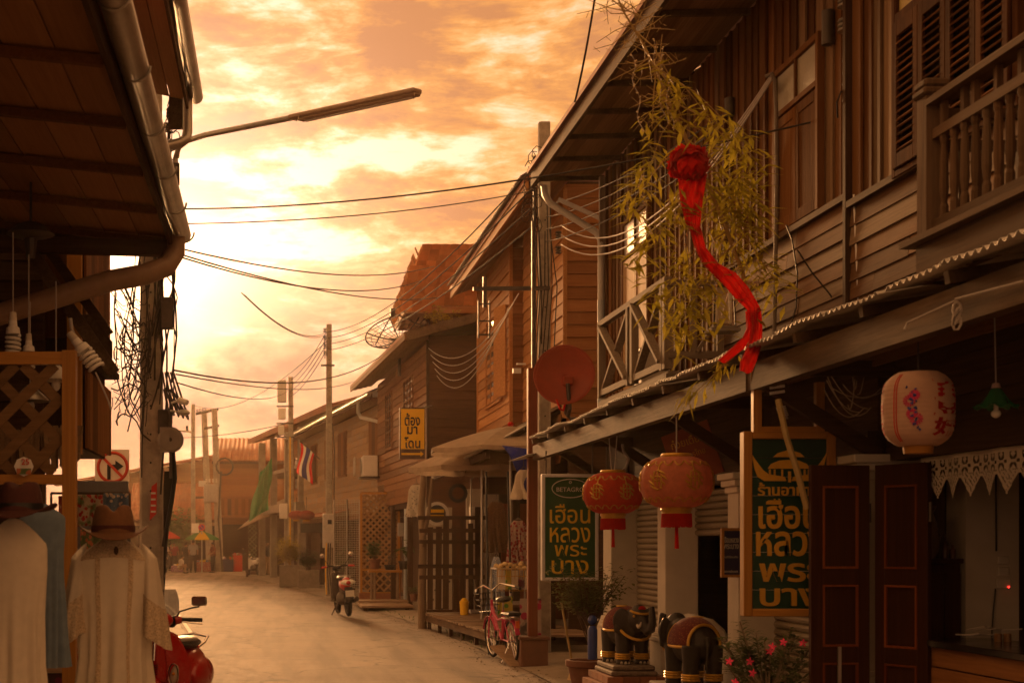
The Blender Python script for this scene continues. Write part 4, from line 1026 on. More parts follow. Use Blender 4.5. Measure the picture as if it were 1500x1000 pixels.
# boxes and fittings on the pole
for (px, py, w, h, dd, mt) in ((245, 459, .13, .33, .12, M_steel), (240, 618, .12, .26, .1, M_steel), (231, 200, .10, .10, .1, M_steel)):
    MB().cbox(at(px, py, 15.84), w, dd, h).build('junction_box', mt, PL, bevel=.008)
coil = MB(); c0 = at(250, 644, 15.75)
coil.lathe([(.02, -.05), (.11, -.06), (.135, -.04), (.135, .04), (.11, .06), (.02, .05)], 24, c0, Matrix.Rotation(R(90), 3, 'X'))
coil.cbox(c0 + Vector((-.06, 0, 0)), .10, .11, .26); coil.build('cable_drum', pbr('grey drum', (0.27, 0.24, 0.22), 0.6, 0.1), PL, smooth=True)
MB().bar(at(250, 590, 15.72), at(250, 700, 15.72), .03, .03).build('drum_strap', M_steel, PL)
cm = MB(); a = at(262, 586, 15.6); cm.tube([a, a + Vector((.09, -.05, -.03))], [.035, .03], 10).tube([a + Vector((-.08, 0, -.03)), a], .012, 6)
cm.build('security_camera', M_white, PL, smooth=True)
cm2 = MB(); a = at(269, 604, 15.6); cm2.ell(a, .07, .05, .035, 10, 6).tube([a + Vector((-.14, 0, .02)), a], .012, 6); cm2.build('floodlight', M_galv, PL, smooth=True)
# spools, insulators
insul_each(PL, [at(246 + rnd(-3, 3), py, 15.82) for py in (172, 194, 221, 252, 271, 292, 330, 366)], .04, .10)
MB().tube([at(249, 140, 15.85), at(249, 330, 15.85)], .008, 6).build('rack_rod', M_steel, PL)
# tangle of cables hugging the pole
for k in range(20):
    x0 = 222 + rnd(-16, 30); y0_ = rnd(60, 420); y1_ = rnd(430, 760); off = rnd(-.12, -.22)
    pts = []; n = 9; dr_ = rnd(-30, 14); ph = rnd(0, 6)
    for i in range(n + 1):
        t = i / n; pts.append(at(x0 + dr_ * t + 5 * math.sin(ph + t * 7) + 10 * math.sin(t * 3.1) * rnd(.6, 1), y0_ + (y1_ - y0_) * t, 16 + off + .03 * math.sin(t * 9 + ph)))
    MB().tube(pts, rnd(.005, .011), 5).build('cable', M_wire, PL, smooth=True)
for k in range(52):                                   # loops leading off to the houses on the left
    a = at(216 + rnd(-4, 6), rnd(400, 640), 15.9); b = at(rnd(160, 196), rnd(400, 640), rnd(15.6, 16.4)); s = rnd(-.1, .35)
    b.y = min(b.y, 16.4); q = [p + Vector((.10 * math.sin(3.1 * i / 10) * rnd(.8, 1.2) * (1 if k % 3 else -1.5), 0, .05 * math.sin(i * 1.3 + k))) for i, p in enumerate(sag(a, b, s, 10))]
    MB().tube(q, rnd(.003, .009), 5).build('cable', M_wire, PL, smooth=True)
for k in range(14):
    a = at(244 + rnd(-4, 5), 150 + k * 15, 15.8); pts = []
    for i in range(9): g_ = i / 8 * 6.3 + k; pts.append(a + Vector((.05 + .06 * math.cos(g_), -.02, .08 * math.sin(g_) - .01 * i)))
    MB().tube(pts, .006, 5).build('cable', M_wire, PL, smooth=True)
for k in range(5): MB().tube([at(238 + k * 4, 545, 15.8), at(246 + k * 7, 598 + k * 2, 15.7), at(248 + k * 7, 606 + k * 2, 15.7), at(240 + k * 3, 570, 15.8)], .012, 6).build('conduit', M_steel, PL, smooth=True)
MB().tube([at(253, 660, 15.75), at(256, 700, 15.75), at(252, 730, 15.75), at(240, 800, 15.8)], .025, 8).build('conduit', M_blk, PL, smooth=True)
rb = MB().add([at(x, y, 15.86) for x, y in ((222, 712), (230, 706), (229, 752), (219, 762))], [(0, 1, 2, 3)]); rbo = rb.build('red_notice', pbr('red notice', (0.55, 0.045, 0.03), 0.6, 0.1), PL, solid=.004)
lettering(rbo, 'SALE', at(225, 736, 15.84), M_white, height=.06, rot=(0, R(75), 0)) if False else None
for k in range(4): MB().cbox(at(224.5, 722 + k * 9, 15.85), .05, .006, .02).build('notice_stripe', M_white, PL)
bt = MB().add([at(x, y, 17.2) for x, y in ((241, 690), (258, 690), (257, 700), (246, 790), (240, 880), (234, 880), (236, 760))], [(0, 1, 2, 3, 4, 5, 6)])
tag(bt.build('black_banner', cloth('black tarp', (0.025, 0.022, 0.02), 0.2, 0.05), solid=.01), 'narrow black cloth banner hanging behind the tangled concrete pole', 'banner')

PA = ipole('utility_pole', 'slim concrete pole with a meter box beside the parked motorbike', 482, 44.0, 872, 475, .22, taper=.7)
o = MB().cbox(at(481, 777, 43.8), .34, .12, 1.0).build('meter_box', M_galv, PA, bevel=.02); MB().cbox(at(483, 764, 43.72), .12, .03, .13).build('meter_window', M_blk, PA)
MB().tube([at(476, 490, 43.9), at(476, 525, 43.9)], .012, 5).build('rack_rod', M_steel, PA)
insul_each(PA, [at(476, y, 43.85) for y in (487, 498, 510, 520)], .06, .14)
MB().bar(at(470, 535, 43.8), at(490, 535, 43.8), .05, .05).build('crossarm', M_steel, PA); MB().tube([at(487, 620, 43.8), at(490, 660, 43.8), at(489, 760, 43.8)], .02, 6).build('conduit', M_steel, PA)
for k in range(3): MB().tube([at(478 + k * 3, 795, 43.7), at(477 + k * 3, 840, 43.6), at(478 + k * 4, 870, 43.6)], .015, 5).build('conduit', M_wire if k else M_yel, PA)
PB = ipole('utility_pole', 'concrete pole with a tall pale equipment box in front of the potted bamboo', 426, 55.0, 857, 552, .24, taper=.7)
for (px, py, w, h) in ((413, 573, .33, .80), (413, 606, .28, .40), (412, 630, .22, .35)): MB().cbox(at(px, py, 54.8), w, .3, h).build('equipment_box', M_white, PB, bevel=.03)
MB().cbox(at(415, 748, 54.8), .3, .2, .55).build('meter_box', M_white, PB, bevel=.02)
for py in (595, 620, 640): MB().bar(at(405, py, 54.9), at(430, py, 54.9), .05, .05).build('crossarm', M_steel, PB)
MB().tube([at(425, 640, 54.7), at(425, 855, 54.7)], .03, 6).build('conduit', M_yel, PB)
PC = ipole('utility_pole', 'plain pale concrete pole standing behind the market umbrella', 283, 80.0, 838, 592, .26, taper=.75)
MB().tube([at(283, 633, 79.8), at(268, 631, 79.6), at(262, 631, 79.5)], .05, 6).build('lamp_arm', M_galv, PC); MB().cbox(at(274, 627, 79.7), .12, .12, .25).build('lamp_head', M_steel, PC)
HT = thing('transformer_poles', 'pair of leaning poles joined by a crossarm carrying a grey transformer', 'pole', (at(312, 0, 81).x, 81, 0))
MB().tube([at(308, 838, 82) * 1.0, at(299, 602, 82)], [.22, .15], 8).build('shaft', M_conc, HT); MB().tube([at(322, 842, 80.5), at(314, 598, 80.5)], [.22, .15], 8).build('shaft', M_conc, HT)
MB().bar(at(287, 606, 81), at(320, 599, 81), .14, .14).build('crossarm', M_steel, HT); MB().bar(at(299, 628, 81), at(321, 623, 81), .12, .12).build('crossarm', M_steel, HT)
insul_each(HT, [at(x, 605 - (x - 287) * .2, 80.9) for x in (289, 293, 297, 301)], .09, .22)
tb = MB().cbox(at(309, 722, 80.2), .75, .5, .95); [tb.cbox(at(302 + k * 3.6, 722, 79.9), .05, .12, .85) for k in range(5)]; tb.build('transformer_tank', M_galv, HT, bevel=.03)
insul_each(HT, [at(302 + k * 5, 706, 80.2) for k in range(4)], .06, .2, M_white, 'bushing'); MB().cbox(at(296, 708, 80.2), .35, .3, .3).build('control_box', M_white, HT)
MB().bar(at(280, 729, 80.2), at(318, 727, 80.2), .1, .12).build('platform', M_steel, HT)
MB().tube([at(329, 683, 80) + Vector((.45 * math.cos(i * .5), 0, .45 * math.sin(i * .5))) for i in range(14)], .05, 5).build('cable_coil', M_wire, HT)
MB().tube([at(324, 690, 80), at(320, 760, 80), at(326, 838, 80)], .06, 6).build('conduit', M_steel, HT)
PD = ipole('utility_pole', 'tall concrete pole at the teak house with a steel crossarm and drooping cables', 797, 20.8, 960, 180, .17, d=.15, taper=.9)
MB().bar(at(693, 423, 20.5), at(805, 422, 20.5), .06, .05).build('crossarm', M_steel, PD); MB().bar(at(710, 405, 20.5), at(710, 450, 20.5), .05, .05).build('arm_post', M_steel, PD)
fr_ = MB(); [fr_.bar(at(700, y, 20.4), at(718, y, 20.4), .02, .02) for y in (445, 470, 490)]; [fr_.bar(at(x, 440, 20.4), at(x, 495, 20.4), .02, .02) for x in (701, 717)]; fr_.build('bracket_frame', M_steel, PD)
MB().tube([at(783, 230, 20.62), at(783, 640, 20.62)], .022, 6).build('conduit', M_steel, PD)
insul_each(PD, [at(781, y, 20.6) for y in (255, 280, 335, 360, 372)] + [at(818, y, 20.6) for y in (350, 372)], .045, .11)
for k in range(16):
    a = at(784 + rnd(-12, 6), 225 + k * 7, 20.55); pts = [a + Vector((-.02 * i / 3 + .07 * math.cos(i * .9 + k), -.02, .10 * math.sin(i * .9 + k))) for i in range(8)]
    MB().tube(pts, .006, 5).build('cable', M_wire, PD, smooth=True)
for k in range(8):
    x = 780 + k * 4; MB().tube([at(x + rnd(-4, 4), 300 + rnd(-40, 40), 20.52), at(x + 3 + rnd(-5, 5), 420, 20.5), at(x - 2 + rnd(-5, 5), 520 + rnd(-30, 60), 20.52)], .008, 5).build('cable', M_wire, PD, smooth=True)

# ================================================================== overhead wires
def wire(label, p, q, s, r=.009, mat=None, group='overhead wires'):
    tag(MB().tube(sag(p, q, s, 18), r, 5).build('overhead_wire', mat or M_wire, smooth=True), label, 'wire', group)
wire('upper of the two long wires from the lamp pole to the eave of the shophouse', at(252, 306, 15.8), at(1236, 168, 11.0), .18, .008)
wire('lower of the two long wires from the lamp pole to the teak house pole', at(255, 328, 15.8), at(778, 280, 20.6), .10, .007)
for k, (a, b, s, lab) in enumerate((((255, 362), (636, 390), .25, 'wire sagging from the lamp pole towards the tiled roof'), ((262, 372), (640, 436), .2, 'thick wire from the lamp pole to the tiled roof eave'),
        ((262, 376), (620, 410), .3, 'slack wire just under the thick one towards the tiled roof'))):
    wire(lab, at(*a, 15.8), at(*b, 34), s, .010)
for k in range(4):
    wire('wire of the bundle fanning from the meter-box pole up to the teak house pole', at(480, 486 + k * 9, 43.9), at(777, 250 + k * 28, 20.6), .5 - .06 * k, .011, group='fan of wires between two concrete poles')
for k in range(4):
    wire('wire of the bundle running between the two slim concrete poles up the street', at(427, 556 + k * 8, 54.9), at(477, 488 + k * 9, 43.9), .15, .012, group='wires between the slim poles')
for k in range(2):
    wire('short wire dropping out of the sky onto the meter-box pole', at(476, 488 + 3 * k, 43.9), at(358 - 4 * k, 432 - k * 3, 24), .3, .010, group='wires dropping to the meter-box pole')
wire('twisted wire crossing low from the lamp pole to the mesh dish', at(255, 542, 15.8), at(560, 520, 36), .35, .010)
wire('thin low wire crossing the street above the flag', at(258, 548, 15.8), at(520, 558, 44), .2, .008)
wire('lowest thin wire from the lamp pole past the equipment box', at(258, 560, 15.8), at(430, 566, 55), .3, .008)
wire('wire rising from the plain pale pole to the slim concrete pole', at(286, 594, 79), at(478, 500, 44), .8, .014)
wire('long wire beyond the transformer poles', at(225, 640, 70), at(420, 620, 56), .2, .016)
for k in range(5):
    wire('pale wire looping from the teak house corner to the brown house', at(760 - k * 8, 430 + k * 14, 24 + k * .3), at(628 + k * 3, 510 + k * 10, 32.8), .55, .008, M_wirep, 'pale looping wires')
wire('black twisted cable hanging out of the sky beside the bamboo', at(874, -20, 10.5), at(842, 150, 10.8), .05, .008)
for k in range(4):
    wire('wire strung along the upper boards from the bracket to the pole', at(1240, 20 + k * 14, 10.9), at(800, 300 + k * 18, 20.5), .25, .007, group='wires along the shophouse wall')
for k in range(3):
    wire('service cable reaching from the shophouse conduit to the teak house', at(1130, 110 + k * 4, 11.8), at(822, 330 + k * 14, 20.5), .6, .009, M_wirep, 'service cables under the eave')

# ================================================================== signs
def frame_box(m, x0, x1, y0, y1, z0, z1, t):
    m.box(x0, x0 + t, y0, y1, z0, z1).box(x1 - t, x1, y0, y1, z0, z1).box(x0 + t, x1 - t, y0, y1, z0, z0 + t).box(x0 + t, x1 - t, y0, y1, z1 - t, z1); return m
M_yl = pbr('yellow lettering', (0.70, 0.46, 0.02), 0.5, 0.08, 8, 0.02)
M_gl = pbr('ochre raised lettering', (0.60, 0.33, 0.035), 0.5, 0.1, 10, 0.05)
M_sil = pbr('silver lettering', (0.55, 0.55, 0.52), 0.4, 0.05, 8, 0.0)
# green board with the oval
Y = 16.4
a, b = at(793, 850, Y), at(876, 694, Y)
S = thing('green_shop_sign', 'upright green sign with an oval badge and yellow Thai letters in a white frame', 'sign', ((a.x + b.x) / 2, Y, a.z))
MB().box(a.x + .035, b.x - .035, Y - .02, Y + .04, a.z + .03, b.z - .03).build('board', M_sgn, S)
frame_box(MB(), a.x, b.x, Y - .035, Y + .055, a.z, b.z, .036).build('frame', pbr('pale sign frame', (0.62, 0.62, 0.66), 0.4, 0.05), S, bevel=.006)
c = at(835.5, 715, Y - .028); rx, rz = .16, .095
MB().tube([c + Vector((rx * 1.25 * math.cos(i * math.pi / 18), 0, rz * 1.05 * math.sin(i * math.pi / 18))) for i in range(36)], .005, 5, closed=True).build('oval', M_sil, S)
lettering(S, 'BETAGRO', at(835.5, 716.5, Y - .024), M_sil, width=.30)
MB().tube([at(835.5, 706, Y - .026) + Vector((.013 * math.cos(i), 0, .013 * math.sin(i))) for i in range(6)], .004, 4, closed=True).build('badge', M_sil, S)
for k, (t, x, y, w, h) in enumerate((('เฮือน', 835, 752, .44, .21), ('หลวง', 835, 783, .44, .165), ('พระ', 836, 806, .35, .125), ('บาง', 835, 830, .40, .15))):
    lettering(S, t, at(x, y, Y - .024), M_yl, width=w, height=h, bold=.001)
MB().tube([at(800, 694, Y), at(800, 660, Y)], .008, 5).build('hanger', M_steel, S); MB().tube([at(868, 694, Y), at(868, 640, Y)], .008, 5).build('hanger', M_steel, S)
# big green board with the boat emblem
Y = 10.0
a, b = at(1087, 902, Y), at(1222, 632, Y)
S = thing('restaurant_sign', 'large dark green plank sign with a golden pavilion boat and letters in a varnished frame', 'sign', ((a.x + b.x) / 2, Y, a.z))
n = 9; hh = (b.z - a.z - .1) / n
for k in range(n): plank('plank', S, ((a.x + b.x) / 2, Y, a.z + .05 + hh * (k + .5)), (b.x - a.x - .09, .03, hh - .004), M_sgn2)
for x in (a.x, b.x - .058): MB().box(x, x + .058, Y - .04, Y + .05, a.z, b.z).build('frame_stile', M_varn, S, bevel=.006)
for z in (a.z, b.z - .05): MB().box(a.x + .059, b.x - .059, Y - .038, Y + .048, z, z + .05).build('frame_rail', M_varnx, S, bevel=.006)
lead = lambda m: m.build('emblem', M_gl, S, bevel=0)
em = MB(); Ye = Y - .026
def ep(pts, d=.010): return [at(x, y, Ye) for x, y in pts]
em.prism(ep([(1100, 662), (1106, 672), (1112, 680), (1118, 688), (1126, 694), (1150, 698), (1152, 704), (1120, 704), (1110, 698), (1106, 688), (1104, 678)]), (0, .02, 0))
em.prism(ep([(1212, 662), (1206, 672), (1200, 680), (1194, 688), (1186, 694), (1162, 698), (1160, 704), (1192, 704), (1202, 698), (1206, 688), (1208, 678)]), (0, .02, 0))
em.prism(ep([(1125, 686), (1130, 679), (1142, 674), (1156, 673), (1170, 674), (1182, 679), (1187, 686)]), (0, .02, 0))
em.prism(ep([(1133, 669), (1140, 663), (1150, 660), (1156, 658), (1162, 660), (1172, 663), (1179, 669)]), (0, .02, 0))
em.prism(ep([(1154, 658), (1158, 658), (1157, 646), (1155, 646)]), (0, .02, 0))
for x in (1127, 1134, 1145, 1167, 1178, 1184): em.prism(ep([(x, 687), (x + 2.2, 687), (x + 2.2, 697), (x, 697)]), (0, .02, 0))
for x in (1155,): em.prism(ep([(x, 690), (x + 4, 690), (x + 4, 706), (x, 706)]), (0, .02, 0))
lead(em)
for (t, x, y, w, h) in (('ร้านอาหาร', 1154, 716, .40, .088), ('เฮือน', 1155, 752, .40, .20), ('หลวง', 1158, 796, .46, .165), ('พระ', 1156, 838, .40, .125), ('บาง', 1157, 874, .40, .12)):
    lettering(S, t, at(x, y, Y - .02), M_gl, width=w, height=h, bold=.004, extrude=.008)
for x in (1108, 1200): MB().bar(at(x, 633, Y), at(x, 560, Y), .055, .05).build('hanging_post', M_varn, S)
MB().bar(at(1112, 629, Y), at(1204, 629, Y), .03, .04).build('hanging_rail', M_varnx, S)
bp_ = MB().tube([at(1140, 585, 9.6), at(1152, 640, 9.55), at(1168, 690, 9.5), at(1182, 745, 9.5)], [.022, .02, .022, .02], 8)
for t in (.25, .55, .8): pass
bpo = tag(bp_.build('bamboo_stick', M_bam, smooth=True), 'leaning bamboo stick tied with wire in front of the large green plank sign', 'bamboo')
wr = MB()
for k in range(6): wr.tube([at(1144 + k * .8, 600 + k * 2.5, 9.6) + Vector((.028 * math.cos(g * .8), .028 * math.sin(g * .8), .003 * g)) for g in range(9)], .004, 4)
wr.build('binding_wire', M_wirep, bpo)
cf = thing('ceiling_lamp', 'twin white tube lamp fixed under the awning above the bamboo stick', 'lamp', at(1138, 570, 9.8))
for dy in (0, 8): MB().bar(at(1128, 568 + dy, 9.8), at(1149, 565 + dy, 9.8), .02, .018).build('tube', M_white, cf)
MB().cbox(at(1138, 562, 9.84), .11, .06, .03).build('fitting', M_dkx, cf)
# blue notice on the pillar
Y = 12.1
a, b = at(1056, 845, Y), at(1092, 773, Y)
S = thing('blue_notice', 'small navy notice in a varnished frame fixed to the white pillar', 'sign', ((a.x + b.x) / 2, Y, a.z))
MB().box(a.x + .02, b.x, Y - .012, Y + .012, a.z + .02, b.z - .02).build('board', M_blue, S); frame_box(MB(), a.x, b.x + .06, Y - .02, Y + .02, a.z, b.z, .022).build('frame', M_varn, S)
for (t, x, y, h) in (('เฮือนหลวง', 1071, 790, .05), ('พระบาง', 1071, 800, .04), ('ยินดีต้อนรับ', 1070, 815, .02), ('ร้านอาหารเฮือนหลวง', 1070, 836, .024)):
    lettering(S, t, at(x, y, Y - .016), M_sil, width=.12, height=h, bold=.003, extrude=.001)
# tilted red board under the awning
Y = 12.9
S = thing('tilted_red_board', 'old red painted board hanging tilted under the awning behind the pink lantern', 'sign', at(1010, 650, Y))
q = [at(x, y, Y + d) for x, y, d in ((968, 640, .3), (1035, 614, .0), (1060, 690, .0), (992, 712, .3))]
MB().prism(q, (.02, .03, 0)).build('board', pbr('faded red board', (0.24, 0.06, 0.03), 0.6, 0.2, 5, 0.05, dirt=.4), S)
lettering(S, 'ก๋วยเตี๋ยว', at(1006, 645, Y + .10), M_gl, width=.28, height=.08, rot=(0, R(-18), R(-12)), bold=.001); lettering(S, 'อาหารไทย', at(1014, 664, Y + .08), M_gl, width=.22, height=.055, rot=(0, R(-18), R(-12)), bold=.001)
# yellow sign
Y = 32.2
a, b = at(585, 672, Y), at(622.5, 597, Y)
S = thing('yellow_sign', 'yellow box sign with black Thai words and an arrow on the brown house', 'sign', ((a.x + b.x) / 2, Y, a.z))
MB().box(a.x, b.x, Y - .06, Y + .06, a.z, b.z).build('box', pbr('sign casing', (0.10, 0.06, 0.04), 0.5, 0.1), S)
MB().box(a.x + .03, b.x - .02, Y - .07, Y - .062, a.z + .21, b.z - .03).build('face', M_yel, S)
for (t, y, w, h) in (('ต้อง', 614, .33, .27), ('มา', 630, .22, .17), ('โดน', 648, .34, .24)): lettering(S, t, at(604, y, Y - .075), M_blk, width=w, height=h, bold=.004)
MB().prism([at(x, y, Y - .066) for x, y in ((588, 663), (616, 663), (616, 660.5), (620.5, 664.5), (616, 668.5), (616, 666), (588, 666))], (0, -.006, 0)).build('arrow', M_yel, S)
MB().bar(at(622, 596, Y), at(632, 594, Y + .4), .03, .03).build('bracket', M_galv, S)
# no right turn
Y = 19.6
a, b = at(139, 706, Y), at(189.5, 658, Y)
S = thing('no_right_turn_sign', 'white traffic sign with a red-ringed black arrow turning right, beside the tangled pole', 'sign', ((a.x + b.x) / 2, Y, 0))
M_sf = pbr('sign face white', (0.70, 0.64, 0.56), 0.5, 0.05, 5, 0.0); M_sr = pbr('sign red', (0.58, 0.05, 0.02), 0.5, 0.05, 5, 0.0)
MB().box(a.x, b.x, Y, Y + .012, a.z, b.z).build('plate', M_sf, S, bevel=.005)
c = at(165, 684, Y - .004); MB().tube([c + Vector((.19 * math.cos(i * math.pi / 16), 0, .19 * math.sin(i * math.pi / 16))) for i in range(32)], .020, 4, closed=True).build('ring', M_sr, S)
MB().prism([at(x, y, Y - .004) for x, y in ((157, 702), (157, 680), (169, 680), (169, 674), (181, 682.5), (169, 691), (169, 685), (162, 685), (162, 702))], (0, -.005, 0)).build('arrow', M_blk, S)
MB().bar(c + Vector((-.135, -.012, .135)), c + Vector((.135, -.012, -.135)), .035, .006, (0, 1, 0)).build('slash', M_sr, S)
MB().tube([(c.x, Y + .04, 0), (c.x, Y + .04, b.z)], .03, 8).build('post', M_galv, S)
# no parking sign far up the street
Y = 79.0; c = at(295.5, 772, Y)
S = thing('no_parking_sign', 'round blue and red no-parking sign above the striped market umbrella', 'sign', (c.x, Y, 0))
MB().lathe([(0, 0), (.17, 0), (.17, .02), (0, .02)], 20, c, Matrix.Rotation(R(90), 3, 'X')).build('disc', pbr('sign blue', (0.03, 0.06, 0.30), 0.5, 0.05), S)
MB().tube([c + Vector((.15 * math.cos(i * math.pi / 10), -.03, .15 * math.sin(i * math.pi / 10))) for i in range(20)], .03, 4, closed=True).bar(c + Vector((-.1, -.03, .1)), c + Vector((.1, -.03, -.1)), .05, .01, (0, 1, 0)).build('ring', M_sr, S)
MB().tube([(c.x, Y + .05, 0), (c.x, Y + .05, c.z + .2)], .035, 6).build('post', M_galv, S)
MB().cbox(at(286, 773, Y + .1), .4, .03, .5).build('plate', M_white, S)

# ================================================================== lanterns
def red_lantern(name, label, px, py, Y, R_, H, silk, top=None, wires=((0, 0),)):
    c = at(px, py, Y); l = thing(name, label, 'lantern', c, group=None)
    prof = []; nv = 20
    for i in range(nv + 1):
        t = math.pi * (.10 + .80 * i / nv); prof.append((R_ * math.sin(t) ** .62, -H / 2 * math.cos(t) / math.cos(math.pi * .1)))
    m = MB(); nu = 96; vs = []; 
    for (r, z) in prof:
        for j in range(nu):
            g = 2 * math.pi * j / nu; k = 1 - .028 * abs(math.sin(g * 8)) ** .6 * 0 + .03 * (abs(math.sin(g * 8)) ** .5 - .7)
            vs.append(c + Vector((r * k * math.cos(g), r * k * math.sin(g), z)))
    m.add(vs, [(i*nu+j, i*nu+(j+1)%nu, (i+1)*nu+(j+1)%nu, (i+1)*nu+j) for i in range(nv) for j in range(nu)])
    m.build('silk', silk, l, smooth=True, local=False)
    def on(g, z, k=1.012):
        t = max(-.98, min(.98, z / (H / 2))); th = math.acos(-t * math.cos(math.pi * .1)); r = R_ * math.sin(th) ** .62
        return c + Vector((r * k * math.cos(g), r * k * math.sin(g), z))
    d = MB()                                           # gilt floral medallions and cloud borders
    for s_ in range(6):
        g0 = R(-90) + s_ * math.pi / 3 + .25
        for q in range(10):
            an = q * math.pi / 5; rr = .30
            d.tube([on(g0 + rr * .95 * math.cos(an + f * .25) * (.7 + .3 * math.cos(f * 1.3)), H * .5 * rr * 1.25 * math.sin(an + f * .25) + .01) for f in range(4)], [.004, .010, .009, .004], 4)
        for q in range(3): d.tube([on(g0 - .12 + .12 * q, -.05 * H + .02 * f * (1 if q != 1 else 2) - .02) for f in range(6)], .006, 4)
        d.tube([on(g0 + .12 * math.cos(f * .7) , .05 * H * math.sin(f * .7) + .02) for f in range(10)], .006, 4)
    for s_ in range(18):
        g0 = s_ * math.pi / 9
        for zz, sg in ((-.40 * H, 1), (.40 * H, -1)): d.tube([on(g0 + .15 * (f - 3) / 3, zz + sg * .035 * (1 - ((f - 3) / 3) ** 2)) for f in range(7)], .006, 4)
    d.build('gilt_pattern', M_gold, l)
    cap = MB().lathe([(R_ * .42, H / 2 - .005), (R_ * .44, H / 2 + .015), (R_ * .4, H / 2 + .03), (0, H / 2 + .03)], 20, c); cap.build('top_cap', M_gold, l, smooth=True)
    cap = MB().lathe([(R_ * .42, -H / 2 + .005), (R_ * .44, -H / 2 - .02), (R_ * .40, -H / 2 - .035), (R_ * .40, -H / 2 - .05), (0, -H / 2 - .05)], 20, c); cap.build('bottom_cap', M_gold, l, smooth=True)
    fr = MB(); z0 = -H / 2 - .05
    for j in range(40):
        g = 2 * math.pi * j / 40; p = c + Vector((R_ * .38 * math.cos(g), R_ * .38 * math.sin(g), z0)); fr.bar(p, p + Vector((rnd(-.006, .006), rnd(-.006, .006), -.10 - rnd(0, .012))), .02, .006)
    fr.build('fringe', M_redc, l)
    tq = MB().tube([c + Vector((0, 0, z0 - .06)), c + Vector((.002, 0, z0 - .28))], [.012, .018], 8); tq.build('tassel', M_redc, l)
    for k, (dx, _) in enumerate(wires): MB().tube([c + Vector((dx * .3, 0, H / 2 + .02)), Vector((c.x + dx, Y, top))], .006, 5).build('hanging_cord', M_wirep, l)
    return l
red_lantern('round_lantern', 'bright red silk lantern with gold flowers hanging beside the green sign', 898, 722, 14.6, .285, .39, M_redl, 2.75, ((-.05, 0), (.05, 0)))
red_lantern('round_lantern', 'larger sun-faded pinkish red lantern with gold flowers hanging in front of the white pillar', 991, 706, 12.0, .285, .40, M_pinkl, 2.72)
fl = MB().tube([at(905, 694, 14.6), at(917, 685, 14.6), at(921, 672, 14.6), at(913, 660, 14.6), at(912, 650, 14.6)], .014, 6)
tag(fl.build('flexible_conduit', M_wirep, smooth=True), 'pale bent conduit above the bright red lantern', 'conduit')
# white paper lantern with printed characters
def barrel_lantern():
    Y = 7.7; c = at(1345, 599, Y); Rr, H = .175, .375
    l = thing('paper_lantern', 'white barrel paper lantern printed with red characters and pink flowers', 'lantern', c)
    def rad(z):
        t = abs(z) / (H / 2); return Rr * (1 - t ** 5 * .42) * (1 - .04 * t * t)
    m = MB(); nv = 46; prof = [(rad(-H/2 + H * i / nv) * (1 + .008 * math.sin(i * 2.2)), -H/2 + H * i / nv) for i in range(nv + 1)]
    prof = [(.0, -H/2 - .002)] + [(.07, -H/2 - .001)] + prof + [(.06, H/2 + .004), (0, H/2 + .004)]
    m.lathe(prof, 40, c); m.build('paper', cloth('lantern paper', (0.62, 0.42, 0.33), .06, .3), l, smooth=True)
    def wrap(me, g0, z0, k=1.012):
        for v in me.vertices:
            x, y, z = v.co; zz = z + z0; r = rad(max(-H/2, min(H/2, zz))) * k; g = R(-90) + g0 + x / Rr
            v.co = (r * math.cos(g), r * math.sin(g), zz)
        return me
    M_ink = pbr('red print ink', (0.52, 0.015, 0.012), 0.7, 0.1, 10, 0.0)
    for ch, z in (('百', .095), ('豆', .0), ('嬬', -.10)):
        share('character', wrap(text_mesh(ch, .2, M_ink, .006, .0005, .19, .092), .56, z), l, (0, 0, 0))
        share('character', wrap(text_mesh({'百': '祭', '豆': '福', '嬬': '市'}[ch], .2, M_ink, .006, .0005, .12, .088), -1.95, z), l, (0, 0, 0))
    for g0 in (-1.02, -1.10):
        MB().tube([c + Vector((rad(z) * 1.012 * math.cos(R(-90) + g0), rad(z) * 1.012 * math.sin(R(-90) + g0), z)) for z in [-.17 + i * .02 for i in range(18)]], .003, 4).build('stripe', M_ink, l)
    M_pk = pbr('pink print ink', (0.62, 0.04, 0.16), 0.7, 0.1, 10, 0.0); M_bl = pbr('blue print ink', (0.05, 0.08, 0.35), 0.7, 0.1, 10, 0.0)
    def pt(g0, z, k=1.012): return c + Vector((rad(z) * k * math.cos(R(-90) + g0), rad(z) * k * math.sin(R(-90) + g0), z))
    lf = MB()
    for k in range(16):
        g0 = -.62 + rnd(-.13, .16) + .1 * (k / 16); z = .10 - k * .0145; lf.tube([pt(g0, z), pt(g0 + rnd(-.1, .1), z + rnd(-.015, .015))], [.009, .005], 5)
    lf.build('printed_leaves', M_bl, l)
    for (g0, z, r) in ((-.50, .058, .026), (-.64, .030, .030), (-.58, -.035, .026), (-.46, -.062, .032)):
        f = MB()
        for q in range(14):
            a = q * math.pi / 7; f.tube([pt(g0 + .35 * r / Rr * math.cos(a), z + .35 * r * math.sin(a), 1.016), pt(g0 + r / Rr * math.cos(a), z + r * math.sin(a), 1.016)], [.0025, .0045], 5)
        f.build('printed_flower', M_pk, l)
    MB().lathe([(.075, -H/2 - .002), (.07, -H/2 - .04), (0, -H/2 - .04)], 20, c).build('bottom_ring', M_varnx, l, smooth=True)
    MB().tube([c + Vector((0, 0, H/2)), Vector((c.x, c.y, 2.72))], .005, 5).build('hanging_cord', M_wire, l)
barrel_lantern()
